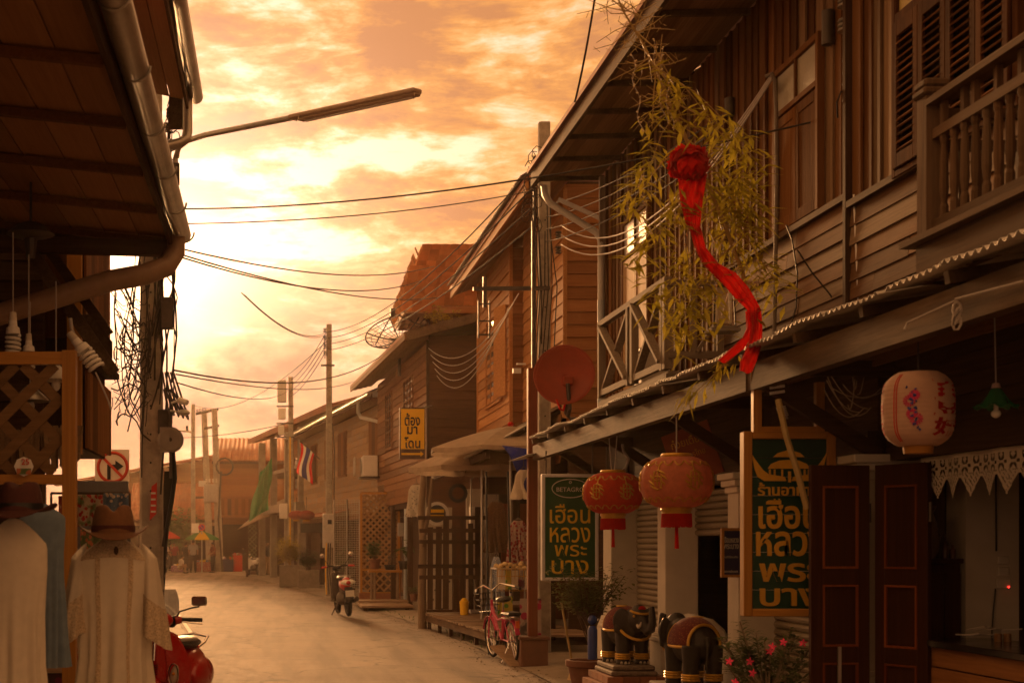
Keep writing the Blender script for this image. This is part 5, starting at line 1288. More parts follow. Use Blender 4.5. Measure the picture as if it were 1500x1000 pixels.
# green glass lamp
c = at(1459, 590, 7.7); l = thing('glass_pendant_lamp', 'green ruffled glass pendant lamp with a small white bulb', 'lamp', c)
m = MB(); nu = 48; pr = [(.022, .075), (.032, .06), (.05, .03), (.068, .0), (.088, -.018), (.106, -.022)]; vs = []
for i, (r, z) in enumerate(pr):
    for j in range(nu):
        g = 2 * math.pi * j / nu; w = math.sin(g * 8) * (.011 * (i / 5) ** 2); vs.append(c + Vector(((r + w * .4) * math.cos(g), (r + w * .4) * math.sin(g), z + w)))
m.add(vs, [(i*nu+j, i*nu+(j+1)%nu, (i+1)*nu+(j+1)%nu, (i+1)*nu+j) for i in range(5) for j in range(nu)])
m.build('shade', pbr('green glass', (0.03, 0.16, 0.06), 0.15, 0.1, 8, 0.0, spec=.6), l, smooth=True, solid=.003)
MB().lathe([(0, .105), (.018, .1), (.024, .075), (.02, .06)], 14, c).build('holder', pbr('lamp holder', (0.40, 0.30, 0.28), 0.5), l, smooth=True)
b = MB(); b.ell(c + Vector((0, 0, -.055)), .024, .024, .022, 12, 8).tube([c + Vector((0, 0, -.04)), c + Vector((0, 0, .03))], .012, 8); b.build('bulb', M_white, l, smooth=True)
MB().tube([c + Vector((0, 0, .1)), Vector((c.x - .01, c.y, 2.80))], .004, 5).build('flex', M_wirep, l)
# hanging hurricane lantern by the balcony
c = at(1058, 448, 12.6); l = thing('hurricane_lantern', 'square glass lantern with a metal base hanging among the bamboo leaves', 'lantern', c)
MB().cbox(c + Vector((0, 0, -.21)), .25, .2, .03).cbox(c + Vector((0, 0, -.185)), .2, .16, .02).build('base', M_galv, l, bevel=.006)
fr = MB(); [fr.bar(c + Vector((sx * .09, sy * .07, -.17)), c + Vector((sx * .075, sy * .06, .16)), .012, .012) for sx in (-1, 1) for sy in (-1, 1)]; fr.build('frame', M_steel, l)
MB().cbox(c + Vector((0, 0, 0)), .13, .10, .3).build('glass', glass('lantern glass', (0.7, 0.6, 0.45), .1, .45), l)
MB().lathe([(.10, .16), (.04, .23), (.015, .25), (0, .25)], 4, c, Matrix.Rotation(R(45), 3, 'Z')).build('cap', M_steel, l); MB().tube([c + Vector((0, 0, .25)), c + Vector((0, 0, .75))], .005, 5).build('hanging_chain', M_steel, l)
# far red lanterns under the pale house
for k, (x, lab) in enumerate(((449, 'dim red lantern under the awning of the pale board house'), (434, 'second dim red lantern deeper under the awning of the pale board house'))):
    c = at(x, 754, 49 + k * 1.5); l = thing('round_lantern', lab, 'lantern', c)
    MB().ell(c, .27, .27, .16, 18, 9).build('silk', pbr('shade-dimmed lantern silk', (0.24, 0.05, 0.03), .8), l, smooth=True); MB().lathe([(.11, -.16), (.11, -.2), (0, -.2)], 12, c).build('bottom_cap', M_gold, l); MB().tube([c, c + Vector((0, 0, .6))], .01, 5).build('hanging_cord', M_wire, l)  # silk darkened to carry the dimness under the awning

# ================================================================== dishes, pipes and fittings on the fronts
def dish(name, label, px, py, Y, r, mat, mesh=False, tilt=(70, -18)):
    c = at(px, py, Y); d = thing(name, label, 'satellite dish', c)
    Mx = (Matrix.Rotation(R(tilt[1]), 3, 'Z') @ Matrix.Rotation(R(tilt[0]), 3, 'X'))
    if not mesh:
        m = MB().lathe([(max(.001, r * i / 10), .20 * r * (i / 10) ** 2 * 1.4) for i in range(11)], 40, c, Mx); m.build('reflector', mat, d, smooth=True, solid=.006)
        MB().tube([c + Mx @ Vector((r * math.cos(g / 40 * 6.2832), r * math.sin(g / 40 * 6.2832), .28 * r)) for g in range(40)], .009, 5, closed=True).build('rim', mat, d)
    else:
        m = MB()
        for i in range(1, 7): m.tube([c + Mx @ Vector((r * i / 6 * math.cos(g / 32 * 6.2832), r * i / 6 * math.sin(g / 32 * 6.2832), .3 * r * (i / 6) ** 2)) for g in range(32)], .008 if i < 6 else .02, 4, closed=True)
        for g in range(24): m.tube([c + Mx @ Vector((r * i / 6 * math.cos(g / 24 * 6.2832), r * i / 6 * math.sin(g / 24 * 6.2832), .3 * r * (i / 6) ** 2)) for i in range(7)], .008 if g % 4 else .018, 4)
        m.build('reflector', mat, d)
    return d, c, Mx
d, c, Mx = dish('satellite_dish', 'solid rust-red satellite dish at the end of the shophouse awning', 827, 551, 18.75, .37, M_dish, tilt=(84, -14))
f = c + Vector((.10, -.12, -.0)); 
MB().tube([c + Vector((.02, .04, -.02)), c + Vector((.04, .12, -.22)), c + Vector((.04, .12, -.45)), c + Vector((.10, .12, -.52)), Vector((4.0, c.y + .1, c.z - .54))], .024, 8).build('mount', M_steel, d, smooth=True)
MB().cbox(c + Vector((.03, -.05, -.06)), .12, .10, .11).build('bracket', M_dish, d, bevel=.01); MB().tube([c + Vector((.02, -.1, -.10)), c + Vector((.04, -.12, -.42)), c + Vector((.06, .1, -.48))], .026, 8).build('mast', M_steel, d, smooth=True)
MB().tube([c + Vector((-.12, -.1, -.30)), c + Vector((-.09, -.16, -.42)), c + Vector((-.04, -.12, -.44)), c + Vector((.0, -.1, -.3))], .014, 6).build('handle', M_redc, d)
d, c, Mx = dish('mesh_dish', 'large see-through mesh satellite dish on the roof of the brown house', 585, 497, 37.0, .80, M_steel, True, tilt=(38, -25))
MB().tube([c, c + Vector((0, 0, -.9))], .04, 8).build('mount', M_steel, d)
fp = c + Mx @ Vector((0, 0, .75)); tr = MB(); [tr.tube([c + Mx @ Vector((.75 * math.cos(g), .75 * math.sin(g), .27)), fp], .014, 4) for g in (0, 2.1, 4.2)]; tr.build('feed_strut', M_steel, d); MB().cbox(fp, .12, .12, .2).build('feed_horn', M_steel, d)
# downpipe at the corner of the shophouse
dp = MB().tube([at(797, 272, 18.5), at(799, 286, 18.5), at(806, 298, 18.45), at(873, 340, 18.35), at(880, 350, 18.3), at(880.5, 362, 18.25), at(880.5, 440, 18.25)], .042, 10)
dpo = thing('downpipe', 'grey downpipe with a pale blue lower length at the shophouse corner', 'pipe', (3.95, 18.25, 0))
dp.build('upper_pipe', M_pvc, dpo, smooth=True); MB().tube([at(880.5, 440, 18.25), at(880.5, 640, 18.25)], .045, 10).build('lower_pipe', M_pvcb, dpo, smooth=True)
MB().bar(at(818, 292, 18.5), at(884, 322, 18.35), .05, .05).build('stay', M_galv, dpo)
# conduits and rack on the upper wall
cd = MB().tube([at(1122, 112, 11.85), at(1131, 108, 11.8), at(1135, 118, 11.8), at(1137, 160, 11.8), at(1138, 250, 11.85), at(1134, 510, 11.85)], .016, 8)
tag(cd.build('conduit', pbr('dull conduit', (0.17, 0.14, 0.115), 0.7, 0.15), smooth=True), 'thin grey conduit running down the upright boards beside the upper door', 'conduit')
rk = thing('insulator_rack', 'steel ladder rack with bell insulators at the boards beside the shutters', 'insulator', at(1242, 60, 10.45))
MB().tube([at(1241, -40, 10.45), at(1241, 60, 10.45)], .012, 6).build('rod', M_steel, rk); 
for py in (12, 48):
    m = MB(); insul(m, at(1240, py, 10.45), .065, .10, 3); m.build('insulator', M_galv, rk)
for py in (90, 108, 124, 148): MB().bar(at(1234, py, 10.4), at(1254, py - 1, 10.4), .012, .012).build('rung', M_steel, rk)
MB().tube([at(1252, 85, 10.42), at(1252, 150, 10.42)], .01, 6).build('rod', M_steel, rk)
MB().tube([at(1227, 172, 10.5), at(1226, 150, 10.4), at(1232, 134, 10.35), at(1245, 142, 10.35), at(1252, 154, 10.4)], .007, 5).build('loop_wire', M_wire, rk)
for k, (x, y0_, y1_, Yk) in enumerate(((1213, 16, 66, 10.8), (1069, 144, 170, 13.2))):
    tag(MB().tube([at(x, y0_, Yk), at(x, y1_, Yk)], .045, 12).build('wall_cylinder', M_steel, smooth=True), ('dark cylindrical fuse hanging on the boards beside the insulators', 'dark short cylinder on the boards behind the bamboo')[k], 'fuse')
cw = MB().tube(sag(at(1153, 10, 10.6), at(1163, 330, 11.7), .0, 8), .006, 5)
for k, (pts) in enumerate(([(1152, 330), (1160, 350), (1168, 400), (1166, 450), (1152, 500)], [(1168, 366), (1190, 400), (1215, 430), (1240, 470)])):
    tag(MB().tube([at(x, y, 10.9 - .2 * i / 4) for i, (x, y) in enumerate(pts)], .006, 5).build('wall_cable', M_wire, smooth=True), ('slack black cable drooping down the siding under the upper door', 'taut black cable slanting across the siding to the awning')[k], 'cable')
tag(MB().tube([at(1251, 285, 10.2), at(1257, 420, 10.15), at(1259, 455, 10.15)], .008, 6).build('wall_conduit', M_galv, smooth=True), 'thin conduit at the joint of the two siding sections', 'conduit')
cc = MB()
for k in range(4): cc.tube([at(1396, 455, 6.9) + Vector((.02 * math.sin(g * .9 + k), -.04, .035 * math.cos(g * .9) - .02 * k)) for g in range(9)], .006, 5)
cc.tube([at(1400, 440, 6.9), at(1330, 472, 7.3), at(1325, 482, 7.3)], .006, 5).tube([at(1400, 438, 6.9), at(1500, 412, 6.3)], .006, 5)
tag(cc.build('coiled_cable', M_wirep, smooth=True), 'pale cable coiled and hung on the awning beam', 'cable')
tg = MB()
for k in range(9):
    a = at(1210 + rnd(-20, 60), 560 + rnd(-12, 10), 8.6); b = at(1230 + rnd(0, 80), 565 + rnd(-10, 40), 8.6); tg.tube(sag(a, b, rnd(.02, .15), 8), .003, 4)
tag(tg.build('cable_tangle', pbr('dull brown cable', (0.16, 0.12, 0.09), .7)), 'loose pale cables tangled under the awning beside the white paper lantern', 'cable')  # sheath colour darker and browner than the pale cable
# air conditioner and flag on the pale house
ac = thing('air_conditioner', 'boxy outdoor air conditioner on a bracket beside the yellow sign', 'air conditioner', at(541, 684, 41.9))
c = at(541, 683, 41.9); MB().cbox(c, .42, .8, .58).build('casing', M_white, ac, bevel=.02)
MB().lathe([(.0, 0), (.22, 0), (.22, .02), (0, .02)], 20, c + Vector((-.23, 0, 0)), Matrix.Rotation(R(-90), 3, 'Y')).build('fan_grille', M_steel, ac); MB().bar(c + Vector((-.3, 0, -.32)), c + Vector((.3, 0, -.32)), .8, .05).build('bracket', M_steel, ac)
gl = MB()
for k in range(5): gl.tube([c + Vector((-.42, -.3 + .15 * k + .1 * math.cos(i * .8), .25 * math.sin(i * .8))) for i in range(9)], .012, 4)
gl.build('guard_grille', M_galv, ac)
fl = thing('striped_flag', 'red, white and blue striped flag hanging from a pole on the pale house', 'flag', at(448, 680, 50))
MB().tube([at(468, 672, 49.5), at(440, 646, 49.2)], .025, 6).build('staff', M_dkz, fl)
for k, (a0, a1, mt) in enumerate(((0, .17, M_redc), (.17, .34, M_lace), (.34, .66, cloth('flag blue', (0.03, 0.035, 0.20), .1, .2)), (.66, .83, M_lace), (.83, 1, M_redc))):
    def fn(u, v, a0=a0, a1=a1):
        t = a0 + (a1 - a0) * u; x = 440 + 20 * t + (2 * math.sin(v * 5 + t * 3)) - 4 * v; y = 648 + 17 * t + v * 44
        return at(x, y, 49.2 + .1 * math.sin(v * 4 + t * 6))
    MB().sheet(fn, 3, 10).build('stripe', mt, fl, smooth=True)
gn = MB().sheet(lambda u, v: at((380 + 20 * u) * (1 - v) + (363 + 30 * u) * v + 1.5 * math.sin(v * 8 + u * 5), (692 - 22 * u) * (1 - v) + (764 - 18 * u) * v, 57.5 + .3 * math.sin(u * 12 + v * 3)), 20, 16)
tag(gn.build('green_netting', cloth('green netting', (0.05, 0.25, 0.10), .15, .35), smooth=True), 'green building net draped from the bare concrete slab', 'net')

# ================================================================== deck, fence and goods in front of the teak house
D = thing('shop_deck', 'low slatted timber deck in front of the teak house shop', 'deck', (3.6, 24, 0))
A0, A1 = Vector((2.70, 27.4, 0)), Vector((3.10, 20.9, 0))
n = 46
for k in range(n):
    t = (k + .5) / n; p = A0.lerp(A1, t)
    plank('deck_board', D, (p.x + .72, p.y, .262 + rnd(-.004, .004)), (1.45 + rnd(-.02, .02), .118, .028), M_deck, (0, 0, rnd(-.008, .008)))
dl = (A1 - A0)
for x_ in (.04, .7, 1.36): MB().bar(A0 + Vector((x_, 0, .19)), A1 + Vector((x_, 0, .19)), .06, .11).build('bearer', M_beam, D)
for k in range(6):
    p = A0.lerp(A1, (k + .3) / 6); plank('leg', D, (p.x + .05, p.y, .07), (.06, .09, .14), M_dkz)
FN = thing('slat_fence', 'dark rough-sawn slat fence with open gaps at the end of the deck', 'fence', (3.3, 27.2, .28))
Y = 27.0
for (y_, x0, x1) in ((758, 612, 712), (777, 614, 706), (793, 614, 706), (829, 612, 708), (845, 614, 710)):
    a, b = at(x0, y_, Y - .05), at(x1, y_ + rnd(-1, 1), Y - .05); MB().bar(a, b, .03, .07, (0, 0, 1)).build('rail', M_dkx, FN)
for k, x in enumerate((630, 642, 653, 666, 678, 690, 701)):
    w = .09 + rnd(-.02, .03); a, b = at(x, 892, Y), at(x + rnd(-1, 1), 760 + rnd(-4, 12) if k != 6 else 742, Y); MB().bar(a, b, w, .025, (0, 1, 0)).build('slat', M_dkz, FN)
lg = thing('log_post', 'bare crooked log post at the corner of the deck', 'post', (2.66, 27.35, 0))
lp = [at(x, y, 27.3) for x, y in ((619, 921), (618, 860), (620, 800), (617, 745), (621, 690))]
MB().tube(lp, [.085, .075, .07, .065, .055], 10).build('trunk', M_log, lg, smooth=True); MB().tube([at(618, 800, 27.2), at(628, 752, 27.15), at(633, 700, 27.1)], [.04, .035, .025], 8).build('branch', M_log, lg, smooth=True)
for k, (x, y0, y1, lab) in enumerate(((716, 958, 690, 'straight thin black pole standing by the bicycle'), (748, 868, 690, 'thin black rod standing behind the pink bicycle'))):
    tag(MB().tube([at(x, y0, 20.6), at(x - 4, y1, 20.6)], .016, 6).build('umbrella_rod', M_blk), lab, 'pole')
PB_ = thing('awning_post', 'red-brown timber post on a brown plinth beside the bicycle', 'post', (3.23, 18.9, 0))
MB().box(3.06, 3.40, 18.75, 19.1, 0, .34).build('plinth', pbr('brown plinth', (0.17, 0.085, 0.055), 0.7, 0.15), PB_, bevel=.01); MB().box(3.04, 3.42, 18.73, 19.12, .34, .38).build('plinth_cap', pbr('brown plinth', (0.17, 0.085, 0.055)), PB_, bevel=.006)
MB().box(3.17, 3.29, 18.86, 18.98, .38, 3.75).build('shaft', M_post, PB_, bevel=.006); MB().bar((3.24, 18.92, 3.75), (3.24, 18.92, 5.6), .035, .035).build('upper_pole', M_steel, PB_)
MB().cbox(at(757, 543, 18.9), .1, .06, .06).tube([at(770, 533, 18.9), at(757, 533, 18.9)], .012, 6).build('floodlight', M_white, PB_)
wk = MB().bar((3.10, 18.85, .0), (2.9, 19.4, .22), .3, .03); wk.build('step_board', M_deck, D)
# display cart
CT = thing('goods_cart', 'market cart with wire basket, plastic sheet front and jars', 'cart', (3.3, 20.6, .28))
a, b = at(724, 930, 20.7), at(774, 832, 20.7)
fr = MB()
for x in (a.x, b.x):
    for y in (20.4, 21.0): fr.bar((x, y, a.z), (x, y, b.z), .02, .02)
for z in (a.z + .05, a.z + .45, b.z): fr.bar((a.x, 20.4, z), (b.x, 20.4, z), .02, .02).bar((a.x, 21.0, z), (b.x, 21.0, z), .02, .02)
[fr.bar((x, 20.4, z), (x, 21.0, z), .02, .02) for x in (a.x, b.x) for z in (a.z + .05, a.z + .45, b.z)]; fr.build('frame', M_galv, CT)
bs = MB(); z0, z1 = b.z - .30, b.z
for k in range(9): x = a.x + (b.x - a.x) * k / 8; bs.tube([(x, 20.36, z1), (x, 20.45, z0)], .004, 4)
for k in range(4): z = z0 + (z1 - z0) * k / 3; bs.tube([(a.x, 20.36 + .09 * (1 - k / 3), z), (b.x, 20.36 + .09 * (1 - k / 3), z)], .004, 4)
bs.build('basket', M_gold, CT)
MB().box(a.x, b.x, 20.42, 20.98, a.z + .40, a.z + .43).build('shelf', M_deck, CT)
M_poster = cloth('printed poster', (0.55, 0.46, 0.42), .1, .1, 8, ((0.50, 0.05, 0.14), 7, .32, (0.03, 0.03, 0.04)))
M_post2 = cloth('printed packet', (0.50, 0.42, 0.08), .1, .1, 8, ((0.10, 0.30, 0.06), 12, .35))
MB().box(a.x + .3, b.x + .12, 20.37, 20.38, a.z - .05, a.z + .52).build('printed_panel', M_poster, CT); MB().box(a.x + .0, a.x + .2, 20.37, 20.38, a.z + .3, a.z + .55).build('packet', M_post2, CT)
for k in range(5): MB().box(a.x + .02 + .09 * k, a.x + .10 + .09 * k, 20.40, 20.46, b.z - .28, b.z - .02).build('packet', (M_lace, M_post2, M_gauze, M_poster, M_lace)[k], CT)
M_garl = pbr('straw flowers', (0.62, 0.46, 0.24), 0.8, 0.3, 30, 0.3)
for k in range(26):
    p = Vector((a.x + rnd(0, b.x - a.x), 20.45 + rnd(0, .5), b.z + rnd(.0, .07))); MB().ell(p, .035, .035, .03, 8, 5).build('dried_flower', M_garl, CT, smooth=True)
# garments hanging at the shop front
def garment(name, label, px, py0, py1, Y, w, mat, flare=1.15, folds=9, amp=.03, group=None, taper_top=.55, cat='clothes', depth=.09, sag_=0):
    c0 = at(px, py0, Y); c1 = at(px, py1, Y); H = c0.z - c1.z
    g = thing(name, label, cat, c1, group=group)
    def fn(u, v):
        an = u * 2 * math.pi; ww = w / 2 * (taper_top + (1 - taper_top) * min(1, (v / .18)) ** .6) * (1 + (flare - 1) * v); f = 1 + amp / w * 4 * v * math.sin(an * folds + 2 * math.sin(v * 4)) 
        return (c0.x + ww * math.cos(an) * f, Y + depth * (.4 + .6 * v) * math.sin(an) * f, c0.z - H * v - .012 * math.sin(an * folds) * v)
    MB().sheet(fn, 72, 18).build('cloth', mat, g, smooth=True)
    MB().tube([(c0.x - w * .25, Y, c0.z - .01), (c0.x, Y, c0.z + .05), (c0.x + w * .25, Y, c0.z - .01)], .008, 5).tube([(c0.x, Y, c0.z + .05), (c0.x, Y, c0.z + .14)], .005, 5).build('hanger', M_steel, g)
    return g
garment('hanging_scarf', 'bunch of dark brown crocheted shawls hanging by the deck', 727, 735, 808, 22.0, .27, cloth('brown crochet', (0.13, 0.075, 0.035), .3, .1, 60, ((0.05, 0.025, 0.012), 60, .3)), 1.0, 13)
garment('hanging_scarf', 'bunch of pink and white checked scarves hanging above the cart', 759, 762, 825, 20.9, .23, cloth('checked scarf', (0.50, 0.36, 0.32), .2, .15, 30, ((0.30, 0.03, 0.05), 24, .42)), 1.0, 13)
garment('white_shirt', 'cream skirt hanging beside the red-brown post', 767, 688, 730, 20.2, .20, M_gauze, 1.2, 7)
garment('white_shirt', 'white printed shirt hanging at the log post', 610, 710, 756, 29.0, .30, cloth('white print shirt', (0.60, 0.56, 0.5), .1, .2, 20, ((0.05, 0.05, 0.05), 20, .18)), 1.05, 7)
garment('blue_dress', 'pale blue printed dress hanging left of the cart', 727, 815, 895, 21.4, .13, cloth('blue print dress', (0.30, 0.36, 0.50), .1, .2, 20, ((0.70, 0.68, 0.66), 40, .25)), 1.3, 7)
tr = MB().tube([at(671, 722, 27) + Vector((.14 * math.cos(i * math.pi / 9), 0, .14 * math.sin(i * math.pi / 9))) for i in range(18)], .032, 8, closed=True)
tag(tr.build('tyre_ring', M_rub, smooth=True), 'dark rubber ring hanging on the shop wall above the fence', 'tyre')
c = at(640, 752, 27.6); cs = thing('round_yellow_sign', 'round white sign with a yellow bar behind the slat fence', 'sign', c)
MB().lathe([(0, 0), (.22, 0), (.22, .02), (0, .02)], 28, c, Matrix.Rotation(R(90), 3, 'X')).build('disc', M_white, cs); MB().lathe([(0, 0), (.16, 0), (.16, .03), (0, .03)], 28, c, Matrix.Rotation(R(90), 3, 'X')).build('inner_disc', M_blk, cs)
for dz in (.05, -.05): MB().cbox(c + Vector((0, -.035, dz)), .25, .01, .06).build('yellow_bar', M_yel, cs)
for k, x in enumerate((690, 678)):
    pass
p = at(680, 884, 26.6); bk = MB().lathe([(0, 0), (.07, 0), (.085, .24), (.07, .25), (.03, .30), (0, .3)], 14, (p.x, p.y, .28)); tag(bk.build('yellow_jug', M_yel, smooth=True), 'yellow plastic jug standing behind the slat fence', 'jug')
sf = thing('white_shelf', 'white cupboard standing behind the slat fence', 'shelf', at(700, 890, 27.2))
a, b = at(688, 895, 27.4), at(718, 742, 27.4); MB().box(a.x, b.x, 27.3, 27.5, .28, b.z).build('carcass', M_white, sf, bevel=.01)
for k in range(3): MB().box(a.x + .02, b.x - .02, 27.28, 27.298, .35 + k * .6, .9 + k * .6).build('door', M_plaster, sf)
# big faded umbrellas over the deck
def parasol(name, label, apex, r, h, mat, panels=8, ribs=True, pole_to=0.0, val=.10, rot=0.0, mats=None, group=None):
    apex = Vector(apex); u = thing(name, label, 'umbrella', (apex.x, apex.y, pole_to), group=group)
    for k in range(panels):
        def fn(a, b, k=k):
            g = rot + (k + a) * 2 * math.pi / panels; t = b; rr = r * t * (1 - .07 * math.sin(math.pi * a) * t)
            return apex + Vector((rr * math.cos(g), rr * math.sin(g), -h * (t ** 1.35) + .02 * math.sin(math.pi * a) * -t))
        MB().sheet(fn, 6, 8).build('canopy_panel', (mats[k % len(mats)] if mats else mat), u, smooth=True)
        if val:
            def fv(a, b, k=k):
                p = fn(a, 1.0, k); return p + Vector((0, 0, -val * b * (1 + .15 * math.sin(a * 9))))
            MB().sheet(fv, 8, 1).build('valance', (mats[k % len(mats)] if mats else mat), u, smooth=True)
    MB().tube([apex + Vector((0, 0, .06)), Vector((apex.x, apex.y, pole_to))], .022, 8).build('pole', M_galv, u)
    MB().ell(apex + Vector((0, 0, .03)), .05, .05, .04, 8, 6).build('finial', M_redc, u)
    if ribs:
        for k in range(panels):
            g = rot + k * 2 * math.pi / panels; MB().tube([apex + Vector((r * t * math.cos(g), r * t * math.sin(g), -h * t ** 1.35 - .02)) for t in (0, .33, .66, 1)], .008, 4).build('rib', M_steel, u)
    return u
M_tarp = cloth('faded tan canvas', (0.46, 0.36, 0.27), .15, .3, 6)
parasol('market_umbrella', 'faded tan canvas umbrella with a red finial over the deck', at(748, 624, 23.4), 1.32, .36, M_tarp, 8, True, .28, .06, .3)
parasol('market_umbrella', 'lower tan canvas umbrella half hidden under the other one', at(706, 648, 25.2), 1.25, .42, M_tarp, 8, True, .28, .08, .1)
bt = MB().sheet(lambda u, v: at(735 + 45 * u + 10 * v * (1 - u), 652 + 6 * u + v * (12 + 70 * u), 20.2 + .08 * math.sin(u * 9 + v * 5)), 12, 10)
tag(bt.build('blue_tarp', cloth('blue tarp', (0.035, 0.045, 0.26), .12, .3, 8), smooth=True), 'blue tarpaulin hanging under the umbrella by the red-brown post', 'tarpaulin')
tag(MB().sheet(lambda u, v: (3.05 + .5 * u, 18.2 + 1.5 * v, 2.62 + .08 * u + .006 * math.sin(v * 60)), 4, 40).build('loose_zinc_sheet', M_zinc, solid=.003), 'loose pale roofing sheet resting across the red-brown post', 'sheet') if True else None
# rolled blind and table with pots at the brown house
tag(MB().sheet(lambda u, v: at(553 + 30 * u + 2 * v, 712 - 10 * u + 19 * v, 40.5 + .2 * v), 6, 3).build('canvas_blind', M_tarp, solid=.01), 'small canvas blind sloping above the lattice screen', 'blind')
LT = thing('lattice_screen', 'tall brown lattice screen behind the potted plants', 'screen', at(556, 870, 40))
a, b = at(529, 868, 40), at(584, 722, 40)
for x in (a.x, b.x): plank('stile', LT, (x, 40, (a.z + b.z) / 2), (.06, .05, b.z - a.z), M_varn)
for z in (a.z, a.z + .62, b.z): plank('rail', LT, ((a.x + b.x) / 2, 40, z), (b.x - a.x, .05, .06), M_varnx)
M_lat2 = wood('brown laths', (0.26, 0.155, 0.07), (0.38, 0.24, 0.12), 'x', rvar=.15)
lattice(LT, a.x + .03, b.x - .03, 40, a.z + .66, b.z - .03, .165, .055, M_lat2, .014); lattice(LT, a.x + .03, b.x - .03, 40, a.z + .05, a.z + .58, .22, .05, M_lat2, .014)
plank('plinth', LT, ((a.x + b.x) / 2, 40.1, a.z / 2), (b.x - a.x + .1, .3, a.z), pbr('brick plinth', (0.30, 0.13, 0.07), .85, .25, 12, .3))
MF = thing('wire_mesh_fence', 'square wire mesh fence panel beside the slim concrete pole', 'fence', at(510, 860, 43))
a, b = at(489, 860, 43.2), at(528, 731, 42.6)
m = MB()
for k in range(16): t = k / 15; x = a.x + (b.x - a.x) * t; m.tube([(x, 43, a.z), (x, 43, b.z)], .006, 4)
for k in range(40): z = a.z + (b.z - a.z) * k / 39; m.tube([(a.x, 43, z), (b.x, 43, z)], .006, 4)
mo = m.build('mesh', M_galv, MF); mo['kind'] = 'stuff'
for x in (a.x, (a.x + b.x) / 2, b.x): MB().tube([(x, 43, 0), (x, 43, b.z)], .025, 6).build('post', M_galv, MF)
TB = thing('plant_table', 'narrow wooden table with an orange top carrying potted plants', 'table', at(565, 888, 36.5))
a, b = at(539, 836, 36.5), at(588, 836, 36.5)
plank('table_top', TB, ((a.x + b.x) / 2, 36.5, a.z), (b.x - a.x, .38, .05), M_varnx)
for x in (a.x + .08, a.x + .16, b.x - .1): 
    for y in (36.38, 36.62): MB().tube([(x, y, .1), (x + rnd(-.02, .02), y, a.z - .03)], .03, 7).build('leg', M_log, TB, smooth=True)
ST = thing('timber_step', 'low weathered timber step under the plant table', 'step', at(575, 890, 34)) 
for k in range(5): plank('step_board', ST, (2.55, 34.4 + k * .5, .10 + (.06 if k > 2 else 0)), (1.2, .46, .05), M_deck)
for x in (2.05, 3.0): plank('bearer', ST, (x, 35.4, .045), (.08, 2.4, .08), M_dk)
mb_ = thing('meter_box', 'small pale meter box with a pipe beside the lattice screen', 'box', at(587, 775, 38)); MB().cbox(at(587, 775, 38), .15, .1, .34).build('casing', M_galv, mb_, bevel=.01); MB().tube([at(590, 785, 38), at(590, 860, 38)], .02, 6).build('pipe', M_steel, mb_)
tag(MB().tube([at(595, 745, 37), at(594, 880, 37)], .05, 8).build('blue_pipe', M_pvcb, smooth=True), 'pale blue upright pipe beside the lattice screen', 'pipe')

# ================================================================== plants
def leaf_cards(m, c, d, L_, w, droop=.25, n=1):
    """one pointed leaf: two quads bent along its length"""
    d = Vector(d).normalized(); s_ = d.cross(Vector((0, 0, 1)))
    if s_.length < .05: s_ = Vector((1, 0, 0))
    s_.normalize(); c = Vector(c); mid_ = c + d * L_ * .5 + Vector((0, 0, -droop * L_ * .12)); tip = c + d * L_ + Vector((0, 0, -droop * L_ * .5))
    m.add([c, mid_ + s_ * w / 2, tip, mid_ - s_ * w / 2, mid_ + Vector((0, 0, -w * .12))], [(0, 1, 4), (1, 2, 4), (2, 3, 4), (3, 0, 4)])
def leafmat(name, c1, c2, trans=.35):
    if name in _M: return _M[name]
    m, ns, ls, b = newmat(name); v, r = pvec(ns, ls); n1 = ntex(ns, ls, v, 6, 3)
    c = mixc(ns, ls, rampf(ns, ls, n1, [(.3, 0.0), (.7, 1.0)]), c1, c2); ls.new(c, b.inputs['Base Color']); b.inputs['Roughness'].default_value = .5
    tr = nod(ns, 'ShaderNodeBsdfTranslucent'); ls.new(c, tr.inputs[0]); mx = nod(ns, 'ShaderNodeMixShader'); mx.inputs[0].default_value = trans
    ls.new(b.outputs[0], mx.inputs[1]); ls.new(tr.outputs[0], mx.inputs[2]); ls.new(mx.outputs[0], ns['Material Output'].inputs[0]); return m
M_leaf = leafmat('green leaf', (0.045, 0.085, 0.018), (0.10, 0.16, 0.035)); M_bleaf = leafmat('bamboo leaf', (0.27, 0.24, 0.02), (0.50, 0.40, 0.045), .5); M_dleaf = leafmat('dark leaf', (0.025, 0.045, 0.015), (0.06, 0.09, 0.03)); M_drop = leafmat('olive leaf', (0.10, 0.12, 0.03), (0.19, 0.19, 0.06))
M_terra = pbr('terracotta', (0.20, 0.09, 0.055), .8, .2, 10, .1); M_cpot = pbr('cement planter', (0.26, 0.22, 0.18), .9, .2, 8, .3, dirt=.4); M_bark = pbr('bark', (0.15, 0.11, 0.08), .9, .3, 20, .4)
def rdir(up=.3):
    g = rnd(0, 6.283); z = rnd(-.4, 1) * .7 + up; return Vector((math.cos(g), math.sin(g), z)).normalized()
